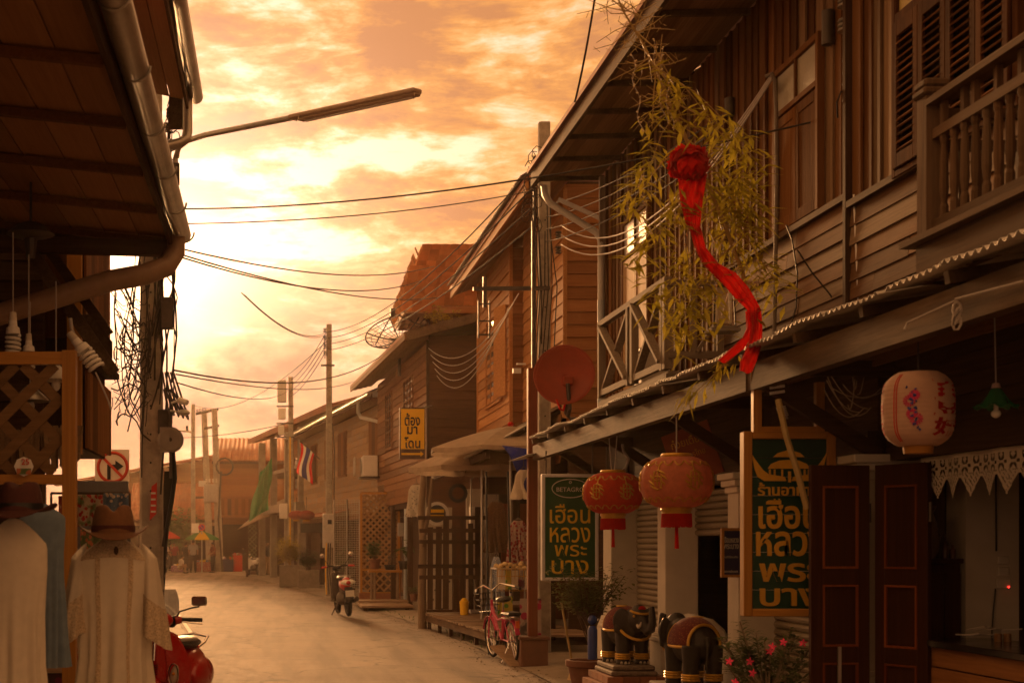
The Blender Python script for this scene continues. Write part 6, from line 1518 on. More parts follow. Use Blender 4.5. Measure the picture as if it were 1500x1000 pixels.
def bush(name, label, c, rx, rz, nleaf, L_, w, mat, pot=None, stems=7, stem_mat=None, group=None, droop=.5, trunk=0.0):
    c = Vector(c); b = thing(name, label, 'plant', c, group=group); z0 = 0
    if pot:
        pr, ph, pm, sq = pot; z0 = ph
        if sq: MB().box(c.x - pr, c.x + pr, c.y - pr, c.y + pr, c.z, c.z + ph).build('pot', pm, b, bevel=.01)
        else: MB().lathe([(0, 0), (pr * .72, 0), (pr * .9, ph * .75), (pr, ph * .8), (pr, ph), (pr * .85, ph), (pr * .8, ph * .85), (0, ph * .85)], 20, c).build('pot', pm, b, smooth=True)
    base = c + Vector((0, 0, z0)); st = MB(); lf = MB(); tips = []
    for k in range(stems):
        d = rdir(.9); d.x *= rx * 1.1; d.y *= rx * 1.1; d.z = rz * rnd(.7, 1.7); p1 = base + d * .5 + Vector((0, 0, trunk)); p2 = base + d + Vector((0, 0, trunk)); p2.z = min(p2.z, base.z + 1.85 * rz + trunk)
        bz = base + Vector((rnd(-.02, .02), rnd(-.02, .02), trunk * rnd(.3, .9))); st.tube([base, bz, p1.lerp(bz, .3) + Vector((rnd(-.05, .05), rnd(-.05, .05), 0)), p2], [.010, .008, .006, .003], 5); tips += [(p1, p2)]
    for k in range(nleaf):
        p1, p2 = random.choice(tips); t = rnd(-.2, 1.05); p = p1.lerp(p2, t) + Vector((rnd(-1, 1) * rx * .35, rnd(-1, 1) * rx * .35, rnd(-1, 1) * rz * .3))
        leaf_cards(lf, p, rdir(.15), L_ * rnd(.7, 1.25), w * rnd(.8, 1.2), droop)
    st.build('stem', stem_mat or M_bark, b); lf.build('foliage', mat, b)
    return b
p = at(572, 834, 36.5)
bush('potted_plant', 'bushy green plant in a brown pot on the orange-topped table', at(549, 833, 36.4), .19, .26, 520, .12, .04, M_leaf, (.14, .24, M_terra, False), 12)
bush('potted_plant', 'sparse seedling in a black bowl on the orange-topped table', at(571, 834, 36.4), .12, .2, 60, .08, .03, M_dleaf, (.14, .12, M_blk, False), 6)
bush('potted_plant', 'broad-leaved plant in a dark pot at the end of the orange-topped table', at(591, 833, 36.4), .17, .28, 34, .20, .13, M_leaf, (.13, .2, M_blk, False), 6, droop=.9)
bush('potted_plant', 'grassy plant in a small pot standing low beside the log post', at(606, 880, 33.5), .14, .12, 70, .16, .02, M_leaf, (.09, .16, M_terra, False), 5)
bush('potted_bamboo', 'yellow-green bamboo bush in a cement planter by the pole with the equipment box', Vector((at(424, 0, 53).x, 52.8, 0.03)), .42, .55, 1500, .24, .035, M_bleaf, (.36, .75, M_cpot, True), 22, M_bam)
bush('potted_shrub', 'dark green shrub in the cement planter next to the bamboo bush', Vector((at(452, 0, 51.5).x, 51.5, 0.03)), .38, .40, 900, .14, .05, M_dleaf, (.36, .6, M_cpot, True), 16)
bush('potted_shrub', 'green shrub showing through the square wire mesh', Vector((at(505, 0, 44).x, 43.9, 0.03)), .3, .55, 700, .15, .05, M_leaf, (.25, .5, M_terra, False), 14)
tree = bush('frangipani_bush', 'bare-branched little tree with clusters of olive leaves beside the first elephant', Vector((at(868, 0, 15.6).x, 15.7, 0.03)),   .40, .32, 1500, .085, .032, M_drop, (.26, .30, M_terra, False), 30, M_bark, trunk=.40)
def adenium():
    c = Vector((at(1125, 0, 9.9).x, 9.9, 0.0)); b = thing('desert_rose', 'desert rose bush with pink flowers and narrow leaves below the large green plank sign', 'plant', c)
    MB().lathe([(0, 0), (.17, 0), (.22, .30), (.25, .32), (.25, .38), (.21, .38), (.20, .33), (0, .33)], 22, c).build('pot', M_cpot, b, smooth=True)
    st = MB(); lf = MB(); base = c + Vector((0, 0, .34)); st.tube([base, base + Vector((0, 0, .12)), base + Vector((0, 0, .2))], [.09, .07, .04], 8); tips = []
    for k in range(34):
        g = rnd(0, 6.283); el = rnd(.15, 1.25); ln = rnd(.28, .50); d = Vector((math.cos(g) * math.cos(el), math.sin(g) * math.cos(el), math.sin(el)))
        p0 = base + Vector((0, 0, rnd(.08, .2))); p1 = p0 + d * ln * .55; p2 = p0 + d * ln + Vector((0, 0, .07)); st.tube([p0, p1, p2], [.012, .008, .005], 5); tips.append((p1, p2))
    for p1, p2 in tips:
        for k in range(46):
            t = rnd(.1, 1.05); leaf_cards(lf, p1.lerp(p2, t), rdir(.25), rnd(.06, .10), .022, .4)
    st.build('stem', pbr('desert rose bark', (0.24, 0.19, 0.14), .8, .2, 14, .2), b); lf.build('foliage', leafmat('grey green leaf', (0.06, 0.085, 0.03), (0.14, 0.16, 0.07), .3), b)
    M_pf = cloth('pink petal', (0.70, 0.06, 0.16), .2, .35)
    spots = [(1068, 968), (1098, 968), (1131, 946), (1147, 940), (1176, 941), (1102, 985), (1076, 998), (1127, 953)]
    for (x, y) in spots:
        p = at(x, y, 9.62 + rnd(-.03, .04)); f = MB()
        for q in range(5):
            a = q * 1.2566 + rnd(0, .3); f.add([p, p + Vector((.016 * math.cos(a - .5), -.008, .016 * math.sin(a - .5))), p + Vector((.030 * math.cos(a), -.004, .030 * math.sin(a))), p + Vector((.016 * math.cos(a + .5), -.008, .016 * math.sin(a + .5)))], [(0, 1, 2, 3)])
        f.build('flower', M_pf, b)
adenium()
wd = MB()
for k in range(90):
    t = random.random(); y = rnd(20.5, 38); x = smooth_interp(RE, y) + rnd(.0, .25); leaf_cards(wd, (x, y, .02), rdir(.9), rnd(.05, .16), .018, .6)
wo_ = wd.build('weeds', M_leaf); wo_['kind'] = 'stuff'; tag(wo_, 'sparse green weeds sprouting along the road edge', 'weeds')
# far greenery behind the market
bush('market_tree', 'leafy tree seen between the pale pole and the market umbrellas', Vector((at(262, 0, 88).x, 88, 0)), 1.6, 1.5, 900, .5, .25, M_leaf, None, 20, M_bark, trunk=1.0)
bush('roof_creeper', 'yellowing creeper on the roof behind the mesh dish', at(648, 476, 36.0), .5, .25, 260, .14, .06, M_bleaf, None, 10)

gv = MB()                                             # grit and leaf litter swept to the road edge
for k in range(900):
    y = 14 + 40 * random.random() ** 1.6; x = smooth_interp(RE, y) + random.gauss(-.12, .16); r_ = rnd(.006, .022); h_ = r_ * rnd(.3, .8); a_ = rnd(0, 3)
    p = Vector((x, y, .012)); gv.add([p + Vector((r_ * math.cos(a_), r_ * math.sin(a_), 0)), p + Vector((r_ * math.cos(a_ + 2.1), r_ * math.sin(a_ + 2.1), 0)), p + Vector((r_ * math.cos(a_ + 4.2), r_ * math.sin(a_ + 4.2), 0)), p + Vector((0, 0, h_))], [(0, 1, 3), (1, 2, 3), (2, 0, 3), (0, 2, 1)])
gv_o = gv.build('grit', M_dirt); gv_o['kind'] = 'stuff'; tag(gv_o, 'grit and leaf litter along the edge of the street', 'grit')

# ================================================================== elephant statues
M_ele = pbr('dark painted plaster', (0.042, 0.036, 0.034), 0.5, 0.25, 14, 0.15)
M_saddle = cloth('maroon glitter cloth', (0.14, 0.030, 0.030), .3, 0.0, 60, ((0.36, 0.16, 0.06), 55, .2))
M_cream2 = pbr('cream tusk', (0.62, 0.55, 0.45), .5, .1)
def elephant(label, loc, rz):
    e = thing('elephant_statue', label, 'statue', loc, rz); LOCAL[0] = True
    m = MB(); m.ell((0, .02, .345), .165, .245, .185, 18, 12); m.ell((0, -.18, .385), .135, .14, .15, 16, 10); m.ell((0, -.30, .445), .105, .115, .125, 16, 10); m.ell((0, -.30, .52), .075, .07, .055, 12, 8)
    for sx in (-1, 1):
        for y in (-.15, .17): m.tube([(sx * .09, y, .33), (sx * .098, y, .15), (sx * .098, y - .005, .04), (sx * .098, y - .01, 0)], [.085, .066, .062, .070], 12)
        er = Matrix.Rotation(R(sx * 32), 3, 'Z') @ Matrix.Rotation(R(sx * -10), 3, 'Y')
        m.ell((sx * .145, -.215, .43), .085, .02, .115, 14, 8, er); m.ell((sx * .17, -.20, .36), .045, .018, .07, 12, 8, er)
    m.tube([(0, -.36, .45), (0.005, -.42, .37), (.012, -.465, .33), (.025, -.50, .345), (.035, -.51, .41), (.04, -.495, .48), (.045, -.475, .535), (.04, -.47, .56)], [.062, .055, .048, .042, .037, .033, .03, .032], 12)
    m.tube([(0, .255, .40), (.01, .285, .33), (.02, .29, .22), (.02, .285, .14)], [.022, .016, .013, .02], 8)
    m.build('body', M_ele, e, remesh=.011)
    for sx in (-1, 1):
        MB().tube([(sx * .05, -.375, .385), (sx * .062, -.42, .365), (sx * .066, -.46, .385), (sx * .062, -.475, .42)], [.017, .014, .011, .005], 8).build('tusk', M_cream2, e, smooth=True)
        MB().ell((sx * .082, -.365, .47), .014, .012, .014, 8, 6).build('eye', M_gold, e, smooth=True)
        for y in (-.15, .17):
            for z in (.055, .075, .095): MB().tube([(sx * .098 + .068 * math.cos(g * .5236), y - .004 + .068 * math.sin(g * .5236), z) for g in range(12)], .010, 5, closed=True).build('anklet', M_gold, e)
            for q in (-1, 0, 1): MB().ell((sx * .098 + q * .034, y - .068 + abs(q) * .012, .014), .017, .014, .016, 8, 5).build('toenail', M_cream2, e, smooth=True)
    def sad(u, v):
        g = R(-8 + 196 * u); y = -.14 + .34 * v; k = math.sqrt(max(.05, 1 - ((y - .02) / .27) ** 2)); return (.182 * k * math.cos(g), y, .345 + .204 * k * math.sin(g))
    sd_ = MB().sheet(sad, 24, 14).build('saddle_cloth', M_saddle, e, smooth=True, solid=.012)
    for edge in ([sad(i / 24, 0) for i in range(25)], [sad(i / 24, 1) for i in range(25)], [sad(0, i / 14) for i in range(15)], [sad(1, i / 14) for i in range(15)]):
        MB().tube(edge, .013, 6).build('gold_fringe', M_gold, sd_)
    MB().lathe([(0, .012), (.05, .010), (.055, 0)], 16, sad(.55, .45)).build('medallion', M_gold, sd_)
    hb = MB()
    hb.tube([(.1 * math.cos(R(a)), -.33 - .085 * math.sin(R(a)), .52 - .03 * math.sin(R(a))) for a in range(0, 181, 20)], .012, 6); hb.build('brow_band', M_gold, e)
    MB().tube([(.15 * math.cos(R(a)), -.20 - .14 * math.sin(R(a)), .34 - .10 * math.sin(R(a))) for a in range(0, 181, 15)], .014, 6).build('neck_garland', M_gold, e)
    MB().ell((0, -.365, .535), .04, .015, .03, 10, 6).build('brow_jewel', M_redc, e, smooth=True)
    LOCAL[0] = False
    return e
e1 = Vector((at(916, 0, 14.6).x, 14.6, .39))
elephant('black elephant statue facing the street with raised trunk, red and gold trappings, ', e1, R(12))
pd = thing('brick_plinth', 'carved plinth on a low brick block under the trunk-raising elephant', 'plinth', (e1.x, e1.y, 0))
MB().box(e1.x - .20, e1.x + .20, e1.y - .36, e1.y + .36, .34, .388).box(e1.x - .22, e1.x + .22, e1.y - .38, e1.y + .38, .29, .335).build('carved_slab', pbr('carved stone', (0.19, 0.15, 0.12), .8, .4, 30, .5), pd, bevel=.012)
M_brk = pbr('red brick', (0.30, 0.125, 0.065), .85, .2, 14, .3, rvar=.3)
for r_ in range(4):
    for k in range(4):
        for yk in range(4): plank('brick', pd, (e1.x - .225 + k * .155 + (.03 if r_ % 2 else -.03), e1.y - .33 + yk * .22, .036 + r_ * .0725), (.148, .21, .066), M_brk)
e2 = Vector((at(1015, 0, 12.2).x, 12.2, .40))
elephant('black elephant statue turned away to the shop, maroon cloth over its broad rump', e2, R(190))
pd = thing('cement_plinth', 'cement block under the elephant that is turned away', 'plinth', (e2.x, e2.y, 0))
MB().box(e2.x - .23, e2.x + .23, e2.y - .38, e2.y + .42, 0, .36).box(e2.x - .25, e2.x + .25, e2.y - .40, e2.y + .44, .362, .398).build('block', M_cpot, pd, bevel=.01)
wl = MB().prism([(4.0, 13.2, 0), (4.0, 13.2, .62), (3.96, 13.2, .78), (3.85, 13.2, .88), (3.7, 13.2, .92), (3.55, 13.2, .88), (3.5, 13.2, 0)], (0, .3, 0))
tag(wl.build('white_wall_end', M_plaster, bevel=.02), 'rounded low white wall behind the elephants', 'wall')
br = thing('broom', 'broom with a pale bamboo handle leaning by the plinth plant', 'broom', at(838, 970, 16.2)); MB().tube([at(839, 975, 16.2), at(822, 880, 16.3)], .013, 6).build('handle', M_bam, br); MB().lathe([(.02, .2), (.05, .05), (.07, 0), (0, 0)], 10, at(840, 995, 16.2)).build('bristles', M_garl, br)
st = thing('blue_canister', 'small blue and white canister at the foot of the bare-branched little tree', 'canister', at(868, 960, 15.3)); c = at(868, 965, 15.3); MB().lathe([(0, 0), (.05, 0), (.05, .3), (.03, .34), (0, .34)], 14, c).build('body', pbr('blue plastic', (0.03, 0.06, 0.28), .4), st, smooth=True); MB().ell(c + Vector((0, 0, .4)), .05, .05, .05, 12, 8).build('cap', pbr('blue plastic', (0.03, 0.06, 0.28)), st, smooth=True)

# ================================================================== bamboo decoration with the red ribbon
BD = thing('bamboo_branch', 'tall bamboo branch with yellow-green leaves and fairy lights tied to the awning beam', 'bamboo', at(1105, 548, 10))
cul = [(1104, 560, 10.0), (1100, 470, 9.95), (1088, 400, 9.95), (1062, 330, 9.9), (1035, 265, 9.9), (1005, 205, 9.9), (972, 130, 9.85), (945, 70, 9.8), (915, 20, 9.8), (895, -25, 9.75)]
cp = [at(*c) for c in cul]; MB().tube(cp, [.017, .016, .015, .014, .013, .012, .010, .008, .006, .005], 8).build('culm', M_bam, BD, smooth=True)
def culm_at(t):
    k = t * (len(cp) - 1); i = min(int(k), len(cp) - 2); return cp[i].lerp(cp[i + 1], k - i)
lf = MB(); tw = MB(); tip = []
clus = [(985, 120, 20), (1000, 175, 20), (950, 250, 26), (930, 290, 26), (1045, 180, 24), (1075, 190, 24), (1090, 230, 30), (1075, 280, 34), (1045, 300, 36), (1000, 300, 34), (960, 330, 26), (1090, 310, 30), (1100, 350, 26), (1060, 350, 30), (1010, 440, 24), (985, 460, 30), (1000, 490, 24), (1040, 420, 26), (935, 370, 20), (975, 385, 20), (1120, 390, 18), (1135, 410, 16), (1080, 250, 34), (1020, 250, 22), (955, 190, 16), (1010, 400, 24), (1055, 470, 14), (975, 420, 24), (1095, 290, 26), (1110, 430, 12)]
for (x, y, n_) in clus:
    c = at(x, y, 9.9 + rnd(-.25, .2)); t = min(.95, max(.05, 1 - (y + 25) / 585 + .08)); s_ = culm_at(t); mid_ = s_.lerp(c, .5) + Vector((0, 0, .06)); tw.tube([s_, mid_, c], [.006, .004, .002], 4)
    for k in range(int(n_ * 1.6)):
        p = mid_.lerp(c, rnd(.5, 1.45)) + Vector((rnd(-.07, .07), rnd(-.08, .08), rnd(-.08, .07))); g = rnd(0, 6.28); d = Vector((math.cos(g) * 1.2, math.sin(g) * .8, rnd(-.8, .35))); leaf_cards(lf, p, d, rnd(.08, .19), rnd(.022, .04), .5)
for k in range(60):                                   # lowest spray over the beam
    t = k / 60; p = at(1078 - 82 * t + rnd(-8, 8), 520 + 75 * t + rnd(-14, 10), 9.85); leaf_cards(lf, p, Vector((rnd(-1, .3), rnd(-.6, .3), rnd(-.8, .2))), rnd(.07, .13), .022, .5)
for p, d in ((at(1160, 372, 9.9), (-1, 0, .1)), (at(1160, 415, 9.9), (-.9, 0, .5)), (at(1150, 400, 9.9), (-.6, .1, -.8)), (at(1020, 130, 9.9), (.5, 0, -1))): leaf_cards(lf, p, d, .16, .03, .5)
tw.tube([at(1100, 500, 9.95), at(1060, 535, 9.85), at(1000, 592, 9.85)], [.007, .005, .002], 5)
lf.build('foliage', M_bleaf, BD); tw.build('twig', M_bam, BD)
ft = MB()
for k in range(70):                                   # bare twigs at the top against the sky
    s_ = culm_at(rnd(.60, 1.0)); d = Vector((rnd(-1, 1), rnd(-.4, .4), rnd(-.6, .9))).normalized(); l_ = rnd(.08, .32); p1 = s_ + d * l_ * .5 + Vector((0, 0, rnd(-.03, .03))); ft.tube([s_, p1, s_ + d * l_ + Vector((rnd(-.06, .06), 0, rnd(-.06, .06)))], [.0035, .0028, .0018], 4)
    for q in range(3): e_ = p1 + d * l_ * .15 * q; ft.tube([e_, e_ + Vector((rnd(-.05, .05), rnd(-.03, .03), rnd(-.05, .05)))], .0018, 3)
ft.build('bare_twig', M_bam, BD)
M_bulb = pbr('fairy bulb', (0.75, 0.62, 0.40), .2, .05)
for k, (x0, y0, x1, y1) in enumerate(((925, 80, 940, 190), (955, 60, 975, 180), (968, 70, 985, 190), (990, 330, 1000, 260), (1072, 300, 1080, 440), (1105, 300, 1112, 440), (1000, 500, 1010, 330), (935, 250, 950, 340), (1040, 300, 1046, 430))):
    pts = [at(x0 + (x1 - x0) * i / 12 + 4 * math.sin(i * 1.1 + k), y0 + (y1 - y0) * i / 12, 9.8 + .04 * math.sin(i * 2)) for i in range(13)]; fo = MB().tube(pts, .003, 4).build('fairy_light_string', M_wirep, BD)
    bl = MB(); [bl.ell(p + Vector((rnd(-.01, .01), -.008, rnd(-.012, .012))), .006, .006, .006, 6, 4) for p in pts for _ in (0, 1)]; bl.build('fairy_bulbs', M_bulb, fo)['kind'] = 'stuff'; 
RB = thing('red_ribbon', 'bright red cloth rosette with a long trailing ribbon tied to the bamboo branch', 'ribbon', at(1012, 240, 9.75))
rc = at(1010, 240, 9.72); rs = MB()
for k in range(520):
    d = Vector((rnd(-1, 1), rnd(-1, .6), rnd(-1, 1))).normalized(); p = rc + Vector((d.x * .095, d.y * .08, d.z * .085)); s1 = d.orthogonal().normalized().lerp(d, .3) * rnd(.02, .045); s2 = d.cross(s1).normalized() * rnd(.012, .034); p = p * 1.0 + d * rnd(-.02, .03)
    rs.add([p - s1 * .5 - s2, p + s1 * .5 - s2 * .6, p + s1 + d * .015 + s2, p - s1 + d * .012 + s2 * .8], [(0, 1, 2, 3)])
rs.ell(rc, .085, .07, .078, 12, 8); rs.build('rosette', M_redc, RB, smooth=True)
def ribbon(name, path, Y=9.72, amp=.012, folds=3):
    def fn(u, v):
        k = v * (len(path) - 1); i = min(int(k), len(path) - 2); f = k - i; f = f * f * (3 - 2 * f)
        x0, x1, y = [path[i][q] + (path[i + 1][q] - path[i][q]) * f for q in range(3)]
        return at(x0 + (x1 - x0) * u, y + (2 * math.sin(u * 6 + v * 4)), Y + amp * math.sin(u * folds * 6.28 + v * 9) - .02 * math.sin(u * 3.14))
    return MB().sheet(fn, 20, 40).build(name, M_redc, RB, smooth=True)
ribbon('upper_tail', [(993, 1036, 255), (996, 1030, 290), (1004, 1026, 325), (1014, 1026, 345)], folds=4)
ribbon('long_tail', [(1010, 1027, 335), (1018, 1034, 362), (1028, 1052, 384), (1042, 1078, 398), (1062, 1096, 418), (1080, 1108, 438), (1094, 1115, 452), (1100, 1117, 478), (1096, 1116, 505), (1084, 1108, 530), (1083, 1102, 545)])
ribbon('short_tail', [(1092, 1108, 455), (1093, 1103, 480), (1088, 1100, 492), (1070, 1090, 510), (1050, 1066, 530)], Y=9.76, folds=2)

# ================================================================== two-wheelers
def wheel(m_t, m_r, e, c, r, w, spokes=0, M=None):
    c = Vector(c); t = MB(M).tube([c + Vector((0, r * math.cos(g * .2618), r * math.sin(g * .2618))) for g in range(24)], w / 2, 8, closed=True); o = t.build('tyre', m_t, e, smooth=True)
    rm = MB(M)
    rm.tube([c + Vector((0, (r - w * .45) * math.cos(g * .2618), (r - w * .45) * math.sin(g * .2618))) for g in range(24)], w * .28, 6, closed=True)
    rm.tube([c + Vector((-w * .8, 0, 0)), c + Vector((w * .8, 0, 0))], w * .35, 8)
    for k in range(spokes): g = k * 6.283 / spokes; rm.tube([c + Vector(((-1) ** k * w * .5, 0, 0)), c + Vector((0, (r - w * .5) * math.cos(g), (r - w * .5) * math.sin(g)))], .003 if spokes > 10 else .02, 4)
    rm.build('rim', m_r, o, smooth=True); return o
def vespa(label, loc, rz):
    e = thing('motor_scooter', label, 'scooter', loc, rz); LOCAL[0] = True
    wheel(M_rub, M_galv, e, (0, -.62, .21), .19, .10, 5); wheel(M_rub, M_galv, e, (0, .62, .21), .19, .10, 5)
    MB().ell((0, -.60, .31), .09, .21, .14, 16, 10).build('front_mudguard', M_redp, e, smooth=True)
    def shield(u, v):
        a = (u - .5) * 2; z = .26 + .56 * v; w = .235 * (1 - .50 * max(0, (v - .5) / .5) ** 1.6) * (1 - .15 * (1 - v) ** 3); return (a * w, -.40 + .13 * abs(a) ** 1.7 + .05 * (1 - v), z - .05 * abs(a) ** 3)
    MB().sheet(shield, 18, 16).build('leg_shield', M_redp, e, smooth=True, solid=.018)
    hc = MB().sheet(lambda u, v: ((u - .5) * (.16 - .05 * v), -.435 - .06 * math.sin(u * math.pi) + .03 * (1 - v), .40 + .42 * v), 10, 10); hc.build('horn_cover', M_redp, e, smooth=True, solid=.01)
    for k in range(5): MB().bar((-.035, -.492 + .002 * k, .47 + k * .018), (.02, -.494 + .002 * k, .47 + k * .018), .004, .006).build('grille_slot', M_blk, e)
    MB().tube([(-.01, -.50, .58), (-.002, -.49, .78)], .010, 6).build('chrome_spear', M_chr, e); MB().ell((-.0, -.485, .82), .022, .01, .026, 10, 6).build('badge', pbr('badge blue', (0.10, 0.18, 0.30), .3), e, smooth=True)
    for sx in (-1, 1):
        f = MB().ell((sx * .135, -.405, .46), .036, .03, .085, 12, 8, Matrix.Rotation(R(sx * 14), 3, 'Y')).build('turn_signal', pbr('clear signal lens', (0.55, 0.45, 0.36), .15, .1), e, smooth=True); MB().ell((sx * .138, -.435, .47), .014, .01, .014, 8, 6).build('amber_bulb', pbr('amber bulb', (0.75, 0.28, 0.02), .3), f, smooth=True)
        MB().tube([(sx * .135 + .041 * math.cos(g * .4), -.428, .46 + .092 * math.sin(g * .4)) for g in range(16)], .005, 5, closed=True).build('signal_bezel', M_chr, e)
    MB().ell((0, -.40, .90), .125, .10, .075, 16, 10).build('headset', M_redp, e, smooth=True)
    MB().lathe([(0, .055), (.055, .05), (.07, .03), (.074, 0), (.07, -.04)], 20, (0, -.46, .895), Matrix.Rotation(R(90), 3, 'X')).build('headlight', pbr('headlight glass', (0.5, 0.46, 0.42), .1, .1), e, smooth=True); MB().tube([(.076 * math.cos(g * .314), -.485, .895 + .076 * math.sin(g * .314)) for g in range(20)], .008, 6, closed=True).build('headlight_ring', M_chr, e)
    MB().box(-.115, .125, -.36, -.28, .84, .93).build('instrument_cover', M_blk, e, bevel=.02)
    for sx in (-1, 1):
        MB().tube([(sx * .12, -.33, .90), (sx * .17, -.31, .905)], [.04, .03], 10).build('handlebar_cap', M_redp, e, smooth=True); MB().tube([(sx * .17, -.31, .905), (sx * .33, -.25, .90)], .017, 8).build('grip', M_blk, e, smooth=True); MB().tube([(sx * .18, -.345, .89), (sx * .30, -.325, .875), (sx * .345, -.30, .87)], .007, 6).build('brake_lever', M_chr, e, smooth=True)
        MB().tube([(sx * .14, -.33, .93), (sx * .16, -.34, .97), (sx * .26, -.36, 1.0), (sx * .335, -.36, 1.015)], .007, 6).build('mirror_stalk', M_blk, e, smooth=True)
        mm = MB().box(sx * .335 - .065, sx * .335 + .065, -.378, -.352, 1.02, 1.098).build('mirror', M_chr, e, bevel=.02); MB().box(sx * .335 - .055, sx * .335 + .055, -.3505, -.348, 1.028, 1.09).build('mirror_glass', M_glz, mm)
    ws = MB().sheet(lambda u, v: ((u - .5) * .30 * (1 - .35 * v ** 3), -.44 + .10 * (abs(u - .5) * 2) ** 2 + .10 * v, .93 + .22 * v), 14, 10); ws.build('windscreen', glass('smoked screen', (0.10, 0.06, 0.05), .08, .6), e, smooth=True, solid=.004)
    MB().box(-.15, .15, -.34, .12, .24, .28).build('floorboard', M_blk, e, bevel=.01)
    bd = MB(); bd.ell((0, .42, .47), .17, .36, .19, 20, 12).ell((-.14, .42, .40), .10, .27, .15, 14, 10).ell((.14, .42, .40), .10, .27, .15, 14, 10); bd.build('rear_body', M_redp, e, smooth=True, remesh=.02)
    sm = MB().ell((0, .36, .665), .135, .33, .055, 20, 10); sm.build('seat', M_blk, e, smooth=True); MB().ell((0, .34, .695), .12, .28, .035, 20, 8).build('seat_top', pbr('grey seat vinyl', (0.20, 0.17, 0.15), .5, .1, 30, .2), e, smooth=True)
    MB().tube([(.15, .30, .64), (.165, .45, .67), (.15, .62, .71), (0, .70, .73), (-.15, .62, .71), (-.165, .45, .67), (-.15, .30, .64)], .012, 8).build('grab_rail', M_chr, e, smooth=True)
    LOCAL[0] = False; return e
vespa('glossy red classic scooter with a smoked windscreen parked beside the white dress', (at(250, 0, 12.5).x, 12.65, 0.02), R(-12))
def motorbike(label, loc, rz, body, trim, lean=5):
    e = thing('motorbike', label, 'motorbike', loc, rz); LOCAL[0] = True
    wheel(M_rub, M_blk, e, (0, -.62, .27), .235, .085, 5); wheel(M_rub, M_blk, e, (0, .60, .27), .235, .075, 5)
    b = MB(); b.ell((0, -.38, .66), .12, .34, .13, 16, 10).ell((0, -.62, .74), .09, .2, .09, 14, 8); b.build('tail_body', body, e, smooth=True)
    MB().ell((0, -.74, .72), .14, .10, .065, 14, 8).build('tail_trim', trim, e, smooth=True); MB().ell((0, -.83, .71), .05, .03, .045, 10, 6).build('tail_light', pbr('red lens', (0.40, 0.01, 0.008), .2), e, smooth=True)
    for sx in (-1, 1): MB().ell((sx * .12, -.79, .72), .04, .03, .035, 10, 6).build('rear_signal', trim, e, smooth=True)
    MB().ell((0, -.22, .80), .125, .40, .06, 16, 8).build('seat', M_blk, e, smooth=True); MB().tube([(.11, -.3, .80), (.13, -.6, .84), (.0, -.80, .86), (-.13, -.6, .84), (-.11, -.3, .80)], .014, 6).build('grab_rail', M_galv, e, smooth=True)
    MB().sheet(lambda u, v: ((u - .5) * .17, -.80 - .10 * v + .04 * abs(u - .5), .62 - .30 * v), 6, 6).build('rear_mudguard', M_blk, e, smooth=True, solid=.012); MB().cbox((0, -.905, .49), .18, .012, .13).build('number_plate', M_white, e)
    MB().ell((0, .0, .36), .13, .22, .15, 14, 8).build('engine', M_steel, e, smooth=True); MB().tube([(.15, .05, .25), (.17, -.3, .30), (.18, -.68, .36)], [.03, .045, .055], 10).build('exhaust', M_steel, e, smooth=True)
    MB().sheet(lambda u, v: ((u - .5) * .42 * (1 - .4 * v), .34 + .10 * v - .10 * abs(u - .5) * 2, .30 + .60 * v), 10, 8).build('leg_shield', M_steel if body is M_redp else body, e, smooth=True, solid=.02); MB().box(-.13, .13, -.05, .34, .27, .31).build('floorboard', M_blk, e)
    MB().ell((0, .42, .99), .10, .09, .06, 14, 8).build('headset', M_blk if body is M_redp else body, e, smooth=True); MB().tube([(0, .60, .27), (0, .48, .6), (0, .40, 1.0)], .035, 8).build('fork', M_steel, e)
    for sx in (-1, 1):
        MB().tube([(sx * .24, .31, 1.04), (sx * .36, .24, 1.03)], .022, 8).build('grip', M_redp if body is M_redp else M_blk, e); MB().tube([(0, .40, 1.02), (sx * .15, .36, 1.05), (sx * .33, .26, 1.03)], .017, 6).build('handlebar', M_blk, e, smooth=True); MB().tube([(sx * .17, .36, 1.05), (sx * .24, .36, 1.16), (sx * .30, .34, 1.24)], .007, 5).build('mirror_stalk', M_blk, e)
        MB().ell((sx * .31, .33, 1.28), .055, .015, .05, 12, 8).build('mirror', M_chr, e, smooth=True)
    MB().tube([(-.12, -.1, .3), (-.26, -.05, .02)], .015, 6).build('side_stand', M_steel, e)
    LOCAL[0] = False; e.rotation_euler = (0, R(lean), rz); return e
mb = motorbike('red and white motorbike parked tail-on beside the slim concrete pole', (at(504, 0, 31.7).x, 32.0, 0.02), R(8), M_redp, M_white, -4)
motorbike('white motorbike under the lattice-shaded porch up the street', (at(371, 0, 70).x, 71, 0.02), R(25), M_white, M_galv, -4)
motorbike('dark motorbike carrying a rider beside the market', (at(240, 0, 76).x, 77, 0.02), R(0), M_blk, M_steel, 0)
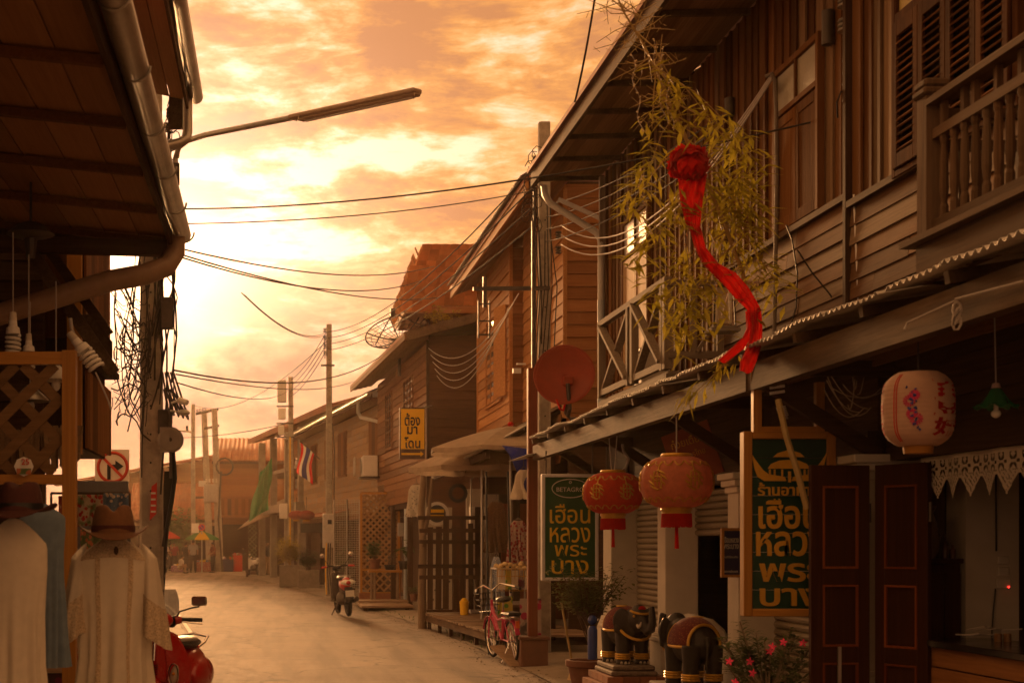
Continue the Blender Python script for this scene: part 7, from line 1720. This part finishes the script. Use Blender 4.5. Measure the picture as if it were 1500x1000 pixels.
def bicycle(label, loc, rz):
    e = thing('bicycle', label, 'bicycle', loc, rz); LOCAL[0] = True; PK = pbr('pink bicycle paint', (0.62, 0.045, 0.14), .3, .08, 6, 0, coat=.4)
    wheel(M_rub, M_chr, e, (0, -.43, .27), .245, .042, 24); wheel(M_rub, M_chr, e, (0, .45, .27), .245, .042, 24)
    fr = MB(); fr.tube([(0, -.02, .27), (0, -.16, .66)], .018, 8).tube([(0, -.02, .27), (0, .15, .40), (0, .32, .70)], .022, 8).tube([(0, -.12, .55), (0, .1, .52), (0, .31, .62)], .016, 8)
    for sx in (-1, 1): fr.tube([(0, -.02, .27), (sx * .04, -.43, .27)], .011, 6).tube([(0, -.14, .60), (sx * .04, -.43, .27)], .010, 6).tube([(0, .33, .62), (sx * .04, .36, .52), (sx * .04, .45, .27)], .012, 6)
    fr.tube([(0, .30, .78), (0, .335, .60)], .02, 8); fr.build('frame', PK, e, smooth=True)
    for y in (-.43, .45): MB().sheet(lambda u, v, y=y: ((u - .5) * .06, y + .285 * math.cos(R(20 + 140 * v)) , .27 + .285 * math.sin(R(20 + 140 * v))), 4, 14).build('mudguard', PK, e, smooth=True, solid=.004)
    MB().tube([(0, .30, .76), (0, .27, .90)], .013, 8).tube([(-.27, .08, .93), (-.22, .16, .95), (-.12, .25, .98), (0, .27, .90), (.12, .25, .98), (.22, .16, .95), (.27, .08, .93)], .012, 8).build('handlebar', M_chr, e, smooth=True)
    for sx in (-1, 1): MB().tube([(sx * .27, .08, .93), (sx * .29, -.03, .91)], .018, 8).build('grip', M_blk, e)
    MB().tube([(0, -.16, .64), (0, -.18, .76)], .012, 8).build('seat_post', M_chr, e); MB().ell((0, -.21, .80), .095, .13, .04, 14, 8).build('saddle', M_blk, e, smooth=True)
    rk = MB(); [rk.tube([(sx * .06, -.25, .57), (sx * .06, -.62, .58), (sx * .045, -.43, .27)], .008, 5) for sx in (-1, 1)]; rk.build('rack', M_chr, e); MB().box(-.09, .09, -.64, -.30, .60, .65).build('rack_cushion', M_blk, e, bevel=.02)
    MB().cbox((0, -.70, .50), .05, .02, .09).build('rear_reflector', pbr('orange reflector', (0.65, 0.12, 0.02), .3), e)
    bk = MB()
    for k in range(8): x = -.15 + k * .3 / 7; bk.tube([(x, .36, .86), (x * .85, .40, .62), (x * .85, .58, .62), (x, .62, .86)], .004, 4)
    for z in (.62, .70, .78, .86): q = .85 + .15 * (z - .62) / .24; bk.tube([(-.15 * q, .38, z), (.15 * q, .38, z), (.15 * q, .60, z), (-.15 * q, .60, z)], .004, 4, closed=True)
    bk.build('basket', M_blk, e); MB().tube([(0, -.02, .27), (.07, -.02, .27), (.07, .06, .14), (.12, .06, .14)], .01, 6).tube([(0, -.02, .27), (-.07, -.02, .27), (-.07, -.1, .40), (-.12, -.1, .40)], .01, 6).build('crank', M_chr, e)
    MB().lathe([(.075, -.006), (.085, 0), (.075, .006)], 20, (.05, -.02, .27), Matrix.Rotation(R(90), 3, 'Y')).build('chainring', M_steel, e); MB().tube([(-.03, -.40, .25), (-.14, -.36, .01)], .009, 6).build('kick_stand', M_chr, e)
    LOCAL[0] = False; e.rotation_euler = (0, R(-5), rz); return e
bicycle('pink city bicycle with a black basket parked against the deck', (at(737, 0, 19.6).x, 19.55, 0.03), R(9))

# ================================================================== clothes stall on the left
M_trim = cloth('tan lace trim', (0.64, 0.52, 0.38), .25, .2, 90, ((0.46, 0.34, 0.22), 90, .3))
def dress(label, px, pyS, Y, wS, hem, flare, mat, sleeve=True, trim=True, seed=0, rz=0):
    c = at(px, pyS, Y); g = thing('dress_form', label, 'dress', (c.x, Y, hem), rz); zS = c.z; H = zS - hem
    def body(u, v):
        an = u * 2 * math.pi; prof = [(0, .30), (.03, .62), (.07, .95), (.15, .96), (.3, .86), (.45, .84), (1, flare)]
        w = interp(prof, v) * wS / 2; d = w * (.42 + .25 * v) if v > .05 else w * .4; fa = .085 * max(0, v - .14) * wS; f = fa * (math.sin(an * 9 + seed + 1.5 * math.sin(v * 3 + seed)) + .5 * math.sin(an * 17 + v * 5))
        return (c.x + (w + f) * math.cos(an), Y + (d + f) * math.sin(an), zS + .03 - H * v - (.06 * abs(math.cos(an)) ** 1.5 * wS if v < .12 else .06 * wS * abs(math.cos(an)) ** 1.5 * max(0, 1 - (v - .12) * 6)))
    MB().sheet(body, 144, 60).build('gown', mat, g, smooth=True)
    if sleeve:
        for sx in (-1, 1):
            def slv(u, v, sx=sx):
                an = u * 2 * math.pi; r = .070 + .070 * v; L_ = .46; f = .010 * math.sin(an * 7 + v * 4) * v; ax = c.x + sx * (wS * .42 + .035 * v); 
                return (ax + (r * .55 + f) * math.cos(an), Y + .01 + (r + f) * math.sin(an), zS - .05 - L_ * v + .04 * math.cos(an) * sx * -1 * (1 - v) - .05 * v * math.cos(an) * sx)
            MB().sheet(slv, 48, 20).build('sleeve', mat, g, smooth=True)
            if trim: MB().sheet(lambda u, v, slv=slv: tuple(Vector(slv(u, .55 + .45 * v)) + (Vector(slv(u, .55 + .45 * v)) - Vector((c.x + sx * (wS * .42 + .035 * (.55 + .45 * v)), Y, slv(u, .55 + .45 * v)[2]))).normalized() * .004), 48, 8).build('cuff_lace', M_trim, g, smooth=True)
    if trim:
        for u0 in (.68, .815):
            def tr_(u, v, u0=u0):
                vv = .04 + .90 * v; a = Vector(body(u0 + .022 * u, vv)); return (a.x, a.y - .006, a.z)
            MB().sheet(tr_, 4, 60).build('lace_band', M_trim, g, smooth=True)
        def yk(u, v): a = Vector(body(.60 + .30 * u, .005 + .075 * v)); return (a.x, a.y - .007, a.z)
        MB().sheet(yk, 30, 5).build('lace_yoke', M_trim, g, smooth=True); MB().ell(at(170, 806, Y - .14), .012, .008, .022, 8, 6).build('pendant', M_dkz, g)
    MB().tube([(c.x, Y, 0), (c.x, Y, zS + .12)], .02, 8).build('stand', M_dkz, g); MB().lathe([(.18, 0), (.17, .02), (.02, .05)], 20, (c.x, Y, .03)).build('stand_base', M_dkz, g, smooth=True)
    return g
def hat(label, px, py, Y, w, mat, tilt=0):
    c = at(px, py, Y); h = thing('felt_hat', label, 'hat', c, tilt); LOCAL[0] = True; k = w / .30
    def brim(u, v):
        an = u * 2 * math.pi; r = (.088 + .062 * v) * k; up = .030 * v * v * abs(math.cos(an)) ** 3 - .030 * v * (math.sin(an) < 0) * abs(math.sin(an)) ** 2; return (r * math.cos(an) * .95, r * math.sin(an) * 1.1, up * k)
    MB().sheet(brim, 40, 6).build('brim', mat, h, smooth=True, solid=.005)
    def crown(u, v):
        an = u * 2 * math.pi; t = min(1.0, v / .75); r = .090 * (1 - .30 * t ** 1.5); z = .112 * math.sin(t * 1.45)
        if v > .75: q = (v - .75) / .25; r *= math.cos(q * 1.5) ; z = .111 + .006 * math.sin(q * 1.5)
        x, y = r * math.cos(an), r * math.sin(an) * 1.14
        z -= .030 * max(0, t - .5) * 2 * math.exp(-(x / .022) ** 2); side = .22 * max(0, t - .35) * (1 if y < 0 else .3) * math.exp(-((abs(an - 4.712) - .75) / .45) ** 2)
        return (x * (1 - side) * k, y * (1 - side * .6) * k, z * k)
    MB().sheet(crown, 40, 24).build('crown', mat, h, smooth=True); MB().sheet(lambda u, v: (.0905 * k * math.cos(u * 6.2832), .1015 * k * math.sin(u * 6.2832), (.004 + .026 * v) * k), 40, 1).build('band', M_hat2 if mat is not M_hat2 else M_blk, h, smooth=True)
    LOCAL[0] = False; return h
dress('white lace-trimmed long dress on a stand under the light brown hat', 167, 792, 7.7, .43, .16, 1.25, M_gauze)
hat('light brown felt hat with a pinched crown on top of the lace-trimmed dress', 166, 780, 7.62, .37, M_hat1, R(8))
dress('plain cream gauze dress on a stand under the dark maroon hat', 20, 768, 6.6, .31, .2, 1.35, M_gauze, False, False, 2.0)
hat('dark maroon felt hat on top of the plain cream dress', 30, 748, 6.5, .33, M_hat2, R(-6))
dress('loose slate blue blouse hanging half behind the plain cream dress', 62, 745, 7.3, .235, .92, 1.10, M_bluec, False, False, 4.0)
# goods, counter and hanging bulbs
TBL = thing('stall_table', 'stall table heaped with folded patterned cloth behind the dresses', 'table', (-1.9, 10.4, 0))
MB().box(-3.2, -1.12, 9.6, 11.2, .72, .76).build('table_top', M_deck, TBL); MB().box(-3.2, -1.13, 9.62, 9.66, .05, .715).build('skirt', cloth('dark skirt cloth', (0.07, 0.035, 0.03), .2, .05, 10, ((0.16, 0.03, 0.06), 14, .3)), TBL)
for x in (-3.1, -1.2): MB().box(x - .03, x + .03, 10.9, 10.96, .03, .715).build('leg', M_dkz, TBL)
pats = [cloth('printed cloth %d' % k, c, .15, .15, 12, p) for k, (c, p) in enumerate((((0.46, 0.40, 0.30), ((0.38, 0.04, 0.04), 22, .4, (0.08, 0.18, 0.06))), ((0.12, 0.20, 0.34), ((0.6, 0.55, 0.5), 22, .3)), ((0.36, 0.10, 0.10), ((0.6, 0.5, 0.4), 18, .3)), ((0.16, 0.22, 0.10), ((0.55, 0.2, 0.1), 16, .35)), ((0.30, 0.16, 0.28), ((0.65, 0.6, 0.4), 20, .3))))]
names = ('red berry', 'blue and white', 'brick red', 'olive', 'mauve')
for k in range(9):
    x = -1.25 - .23 * k; tag(MB().box(x - .105, x + .1, 9.9, 10.4, .77, .92 + .06 * (k % 3)).build('folded_cloth', pats[k % 5], bevel=.02), 'folded %s patterned cloth, %s from the street end of the stall table' % (names[k % 5], ('first', 'second', 'third', 'fourth', 'fifth', 'sixth', 'seventh', 'eighth', 'ninth')[k]), 'cloth')
rail = thing('garment_rail', 'steel rail hung with printed bags between the stall and the pole', 'rail', (-1.9, 13.4, 0))
MB().tube([at(75, 722, 13.4), at(190, 722, 13.4)], .012, 6).tube([at(190, 722, 13.4), Vector((at(190, 722, 13.4).x, 13.4, 0))], .012, 6).tube([at(75, 722, 13.4), Vector((at(75, 722, 13.4).x, 13.4, 0))], .012, 6).build('rail', M_steel, rail)
for k, (x0, x1, y0, y1, pm) in enumerate(((86, 112, 726, 800, 2), (113, 150, 724, 770, 0), (152, 188, 722, 770, 1), (118, 150, 775, 860, 3), (152, 186, 772, 860, 4), (84, 112, 802, 900, 1), (120, 186, 862, 980, 2))):
    tag(MB().sheet(lambda u, v: at(x0 + (x1 - x0) * u, y0 + (y1 - y0) * v, 13.36 + .02 * math.sin(u * 12 + v * 3) + .002 * k), 10, 8).build('printed_bag', pats[pm], smooth=True, solid=.01), '%s patterned cloth bag hung %s on the steel rail' % (names[pm], ('at the inner end, top row', 'in the middle, top row', 'beside the street, top row', 'in the middle, second row', 'beside the street, second row', 'at the inner end below', 'across the bottom')[k]), 'bag')
bb = MB().box(at(92, 0, 13.9).x, at(188, 0, 13.9).x, 13.9, 13.93, .05, at(0, 704, 13.9).z); tag(bb.build('backing_board', pbr('grey blue board', (0.22, 0.24, 0.27), .7, .2, 4, .05, dirt=.4), bevel=.01), 'grey-blue board behind the printed bags', 'board')
pt_ = thing('price_tag', 'round white paper price tag with red 25 pinned to the lattice', 'tag', at(35, 683, 8.9)); MB().lathe([(0, 0), (.058, 0), (.058, .004), (0, .004)], 8, at(35, 683, 8.92), Matrix.Rotation(R(90), 3, 'X')).build('card', M_white, pt_); lettering(pt_, '25', at(37, 676, 8.90), M_sr, height=.035, bold=.002); MB().cbox(at(35, 690, 8.905), .085, .004, .035).build('green_band', pats[3], pt_)
def cfl(label, px, py, Y, s=1.0, tilt=0, cord=True):
    c = at(px, py, Y); l = thing('spiral_bulb', label, 'bulb', c); Mx = Matrix.Rotation(R(tilt), 3, 'Y'); P = lambda x, y, z: c + Mx @ (Vector((x, y, z)) * s)
    MB().tube([P(.036 * math.cos(g * .5), .036 * math.sin(g * .5), -.018 - .0019 * g) for g in range(52)], .009 * s, 6).build('spiral_tube', M_white, l, smooth=True); MB().lathe([(0, .06), (.022, .06), (.024, .03), (.036, .02), (.04, -.012), (0, -.014)], 14, c, Mx @ Matrix.Scale(s, 3)).build('base', M_white, l, smooth=True)
    MB().lathe([(0, .11), (.018, .105), (.022, .06), (0, .06)], 12, c, Mx @ Matrix.Scale(s, 3)).build('holder', M_cream, l, smooth=True)
    if cord: MB().tube([P(0, 0, .1), P(0, 0, .1) + Vector((0, 0, .5))], .004, 4).build('flex', M_wirep, l)
    return l
cfl('big spiral bulb hanging behind the top rail of the lattice', 19, 486, 9.3, 1.15); cfl('smaller spiral bulb hanging next to the big one behind the lattice', 42, 512, 9.4, .95); cfl('spiral bulb swinging out on a twisted white rope over the lattice post', 121, 512, 9.2, 1.25, -38, False)
for pts, r_, lab in (([(103, 466), (105, 482), (110, 494), (117, 503)], .012, 'thick twisted white rope holding the swinging spiral bulb'), ([(140, 545), (158, 585), (163, 600)], .006, 'thin pale cord hanging from the tip of the swinging spiral bulb')):
    tag(MB().tube([at(x, y, 9.2) for x, y in pts], r_, 6).build('twisted_rope', M_wirep, smooth=True), lab, 'rope')
for k, (x, y, lab) in enumerate(((82, 548, 'white cone lampshade hanging behind the lattice'), (44, 578, 'grey cone lampshade low behind the lattice'))):
    c = at(x, y, 9.7); l = thing('cone_lamp', lab, 'lamp', c); MB().lathe([(.02, .06), (.05, .03), (.13, -.04)], 20, c).build('shade', M_white if k == 0 else M_galv, l, smooth=True, solid=.004); MB().tube([c + Vector((0, 0, .05)), c + Vector((0, 0, .6))], .004, 4).build('flex', M_wirep, l); MB().ell(c + Vector((0, 0, -.07)), .03, .03, .04, 10, 6).build('bulb', M_white, l, smooth=True)
sp = thing('oil_lamp_hanger', 'dark hanging fan-shaped lamp under the low eave', 'lamp', at(45, 335, 10.5)); c = at(45, 337, 10.5); MB().lathe([(.03, .06), (.10, .03), (.17, -.03), (.12, -.05), (.04, -.06)], 20, c).build('shade', M_steel, sp, smooth=True); MB().tube([c, c + Vector((0, 0, .4))], .01, 5).build('rod', M_steel, sp); MB().tube([c + Vector((0, 0, -.04)), c + Vector((0, 0, -.2))], [.05, .03], 8).build('lower_cup', M_steel, sp)

# ================================================================== people and the market at the bend
SKIN = pbr('skin', (0.30, 0.17, 0.11), .6, .08, 10, 0); HAIR = pbr('black hair', (0.012, 0.010, 0.009), .5, .2, 40, .1)
def person(label, px, py, Y, h, top, bottom, rz=0, pose='stand', arms=(0.0, 0.0), sleeves='short'):
    g = at(px, py, Y); p = thing('person', label, 'person', (g.x, Y, max(g.z, 0.0) if pose != 'stand' else 0.0), rz); LOCAL[0] = True; k = h / 1.70
    def S(pts): return [Vector(q) * k for q in pts]
    if pose == 'stand': hip, kn, an = [(s * .09, 0, .90) for s in (-1, 1)], [(s * .10, -.02, .48) for s in (-1, 1)], [(s * .10 + s * .02, .02, .07) for s in (-1, 1)]; ch = (0, 0, 1.28); hd = (0, -.02, 1.58); pel = (0, 0, .95)
    elif pose == 'ride': hip, kn, an = [(s * .10, 0, .84) for s in (-1, 1)], [(s * .20, .38, .72) for s in (-1, 1)], [(s * .16, .30, .30) for s in (-1, 1)]; ch = (0, .06, 1.22); hd = (0, .08, 1.52); pel = (0, 0, .88)
    else: hip, kn, an = [(s * .10, 0, .26) for s in (-1, 1)], [(s * .18, -.34, .46) for s in (-1, 1)], [(s * .16, -.28, .07) for s in (-1, 1)]; ch = (0, -.10, .62); hd = (0, -.16, .92); pel = (0, 0, .30)
    ch, hd, pel = Vector(ch), Vector(hd), Vector(pel); b = MB(); sh = [ch + Vector((s * .17, 0, .12)) for s in (-1, 1)]; el, ha = [], []
    for i, s in enumerate((-1, 1)):
        f = arms[i]; el.append(sh[i] + Vector((s * .07, -.10 * f * (-1 if pose == 'ride' else 1), -.27))); ha.append(el[i] + Vector((-s * .03 * f, (-.20 * f - .03) * (-1 if pose == 'ride' else 1), -.24 + .20 * f)))
    b.ell(hd * k, .078 * k, .092 * k, .112 * k, 14, 10); b.tube([v * k for v in (hd - Vector((0, 0, .08)), ch + Vector((0, 0, .14)))], [.05 * k, .055 * k], 8); b.ell((hd + Vector((0, -.09, -.01))) * k, .016 * k, .02 * k, .02 * k, 6, 4)
    b.tube([v * k for v in (ch + Vector((0, 0, .14)), ch, pel)], [.10 * k, .13 * k, .13 * k], 10)
    for i, s in enumerate((-1, 1)):
        b.tube([v * k for v in (sh[i], el[i], ha[i])], [.05 * k, .04 * k, .03 * k], 8); fd = (ha[i] - el[i]).normalized()
        for q in range(4): o = ha[i] + fd * .05 + Vector((.018 * (q - 1.5), 0, 0)); b.tube([(ha[i] + Vector((.012 * (q - 1.5), 0, 0))) * k, o * k, (o + fd * .05 + Vector((0, -.015, 0))) * k], [.013 * k, .010 * k, .008 * k], 5)
        b.tube([ha[i] * k, (ha[i] + Vector((-s * .04, -.03, -.03))) * k], [.013 * k, .009 * k], 5)
        b.tube(S([hip[i], kn[i], an[i]]), [.08 * k, .06 * k, .042 * k], 8); a_ = Vector(an[i]); fdir = -1 if pose != 'ride' else 1; b.tube([a_ * k, (a_ + Vector((0, fdir * .10, -.03))) * k, (a_ + Vector((0, fdir * .17, -.045))) * k], [.042 * k, .038 * k, .025 * k], 8)
    b.build('body', SKIN, p, remesh=.012)
    t = MB(); t.tube([v * k for v in (ch + Vector((0, 0, .17)), ch + Vector((0, 0, .08)), ch - Vector((0, 0, .1)), pel - Vector((0, 0, .04)))], [.09 * k, .165 * k, .155 * k, .165 * k], 12)
    for i, s in enumerate((-1, 1)): t.tube([v * k for v in (sh[i] + Vector((-s * .05, 0, .02)), sh[i], sh[i].lerp(el[i], .75), *( [el[i], el[i].lerp(ha[i], .85)] if sleeves == 'long' else []))], [.07 * k, .072 * k, .066 * k] + ([.06 * k, .05 * k] if sleeves == 'long' else []), 10)
    t.build('shirt', top, p, remesh=.016)
    l = MB()
    for i in (0, 1): l.tube(S([(hip[i][0], hip[i][1], hip[i][2] + .06), kn[i], (an[i][0], an[i][1], an[i][2] + .02)]), [.105 * k, .082 * k, .066 * k], 10)
    l.ell(pel * k, .15 * k, .12 * k, .10 * k, 12, 8); l.build('trousers', bottom, p, remesh=.016)
    hm_ = MB(); hm_.ell((hd + Vector((0, .012 if pose != 'ride' else -.012, .03))) * k, .086 * k, .10 * k, .10 * k, 14, 8); hm_.build('hair', HAIR, p, smooth=True)
    for i, s in enumerate((-1, 1)): a_ = Vector(an[i]); fdir = -1 if pose != 'ride' else 1; MB().tube([(a_ + Vector((0, -fdir * .03, -.03))) * k, (a_ + Vector((0, fdir * .10, -.04))) * k, (a_ + Vector((0, fdir * .19, -.045))) * k], [.045 * k, .045 * k, .03 * k], 8).build('shoe', M_blk, p, smooth=True)
    LOCAL[0] = False; return p
c_blk = cloth('black shirt', (0.02, 0.018, 0.018), .2, 0); c_gry = cloth('grey blue shirt', (0.26, 0.26, 0.28), .1, 0); c_wht = cloth('white shirt', (0.55, 0.50, 0.45), .1, 0); c_jean = cloth('dark trousers', (0.03, 0.026, 0.028), .2, 0); c_pat = cloth('flowered blouse', (0.20, 0.06, 0.04), .2, 0, 20, ((0.04, 0.03, 0.02), 20, .4)); c_mar = cloth('maroon shirt', (0.22, 0.04, 0.05), .2, 0); c_tan = cloth('tan shorts', (0.28, 0.20, 0.13), .1, 0)
person('person in a grey shirt, back turned, standing beside the striped market umbrella', 283, 838, 79, 1.72, c_gry, c_jean, R(180), arms=(.5, .5))
person('person in black shirt and black trousers standing beside the grey-shirted one', 272, 838, 79.3, 1.58, c_blk, c_jean, R(150), arms=(.7, .3))
person('person in a dark flowered blouse standing by the transformer poles', 312, 838, 79, 1.60, c_pat, c_jean, R(-60), arms=(.6, .8))
person('person in a white shirt riding the dark motorbike', 240, 845, 76.6, 1.66, c_wht, c_jean, R(0), 'ride', (1.0, 1.0)).location.z = 0.02
person('person in a pale top crouching over goods at the market', 263, 840, 77.5, 1.55, c_wht, c_tan, R(100), 'crouch', (.8, .8)).location.z = 0.0
person('person in a maroon shirt standing behind the market goods', 255, 838, 83, 1.6, c_mar, c_jean, R(20), arms=(.3, .6))
person('person in dark shirt standing between the umbrellas', 250, 838, 85, 1.58, c_blk, c_jean, R(60), arms=(.3, .2))
person('person in tan shorts and a dark shirt standing in the porch beside the white motorbike', 391, 838, 72, 1.66, c_blk, c_tan, R(40), arms=(.4, .4))
cy_, cb_, cg_, cr_ = (cloth(n, c, .08, .45) for n, c in (('yellow canopy', (0.75, 0.48, 0.03)), ('violet canopy', (0.17, 0.15, 0.42)), ('green canopy', (0.05, 0.22, 0.07)), ('red canopy', (0.60, 0.06, 0.04))))
parasol('beach_umbrella', 'yellow, violet and green striped market umbrella', at(296, 777, 79.5), .98, .42, cy_, 8, True, 0, .05, R(250), [cy_, cg_, cr_, cb_, cb_, cy_, cy_, cg_][:8])
parasol('beach_umbrella', 'red and green striped market umbrella half hidden by the black banner', at(243, 776, 82), .85, .40, cr_, 8, True, 0, .05, R(250), [cr_, cr_, cg_, cg_])
for k, (x, y, w, h, mt, lab) in enumerate(((300, 836, .9, .55, pats[2], 'low table of red goods under the striped umbrella'), (262, 838, .8, .35, pats[4], 'low heap of mauve goods in front of the crouching person'), (335, 836, .7, .7, M_blue, 'navy crate stack beside the transformer poles'), (348, 838, .5, .9, cr_, 'red plastic bin beside the porch'))):
    c = at(x, 838, 80.5); g = thing('market_goods', lab, 'goods', (c.x, 80.5, 0)); MB().box(c.x - w / 2, c.x + w / 2, 80.2, 80.8, 0.02, h).build('base', mt, g, bevel=.03)
    for q in range(7): MB().ell((c.x + rnd(-.4, .4) * w, 80.4 + rnd(-.2, .2), h + .04), rnd(.06, .13), .1, rnd(.04, .1), 8, 6).build('item', random.choice(pats + [cy_, cr_, M_white]), g, smooth=True)
# porch with lattice up the street
PR = thing('lattice_porch', 'dark lattice-fronted porch with a sloping canvas awning beside the green net', 'porch', at(395, 838, 70))
a, b = at(362, 838, 69), at(408, 768, 69)
for x in (a.x, b.x): plank('post', PR, (x, 69, b.z / 2 + .1), (.1, .1, b.z + .2), M_dkz)
M_lg = wood('grey green laths', (0.10, 0.12, 0.08), (0.20, 0.22, 0.16), 'x'); lattice(PR, a.x, a.x + .45, 69, .9, b.z, .2, .05, M_lg); MB().box(a.x, b.x + .6, 72.9, 73, 0, 3.0).build('back_wall', M_dkx, PR)
lattice(PR, a.x + .5, b.x, 69.3, 1.25, b.z, .24, .04, M_dkx)
MB().sheet(lambda u, v: at(348 + 44 * u + 14 * v, 775 - 20 * u - (12 + 8 * u) * v, 67.4 + 1.5 * v), 8, 4).build('canvas_awning', M_tarp, PR, smooth=True, solid=.02); MB().sheet(lambda u, v: at(383 + 34 * u, 757 - 14 * u - 14 * v * (1 - .3 * u) + 3 * math.sin(u * 5), 66.8 + v), 8, 4).build('grey_hood', M_tarp, PR, smooth=True, solid=.02)
tag(MB().sheet(lambda u, v: at(440 + 35 * u, 766 + 14 * v, 48.6), 2, 2).build('menu_board', M_blk, solid=.03), 'small black menu board under the lanterns of the pale house', 'sign')

# ================================================================== evening haze
hz = MB().box(-160, 160, -40, 240, -1.1, 13.5).build('haze', None); hz['kind'] = 'stuff'; hz['label'] = 'warm evening haze hanging in the street'
hm = bpy.data.materials.new('evening haze'); hm.use_nodes = True; hn = hm.node_tree.nodes; hn.clear()
ho = hn.new('ShaderNodeOutputMaterial'); hv = hn.new('ShaderNodeVolumePrincipled')
hv.inputs['Density'].default_value = 0.00022; hv.inputs['Color'].default_value = (1.0, 0.80, 0.58, 1); hv.inputs['Anisotropy'].default_value = 0.84
hm.node_tree.links.new(hv.outputs[0], ho.inputs['Volume']); hz.data.materials.append(hm)
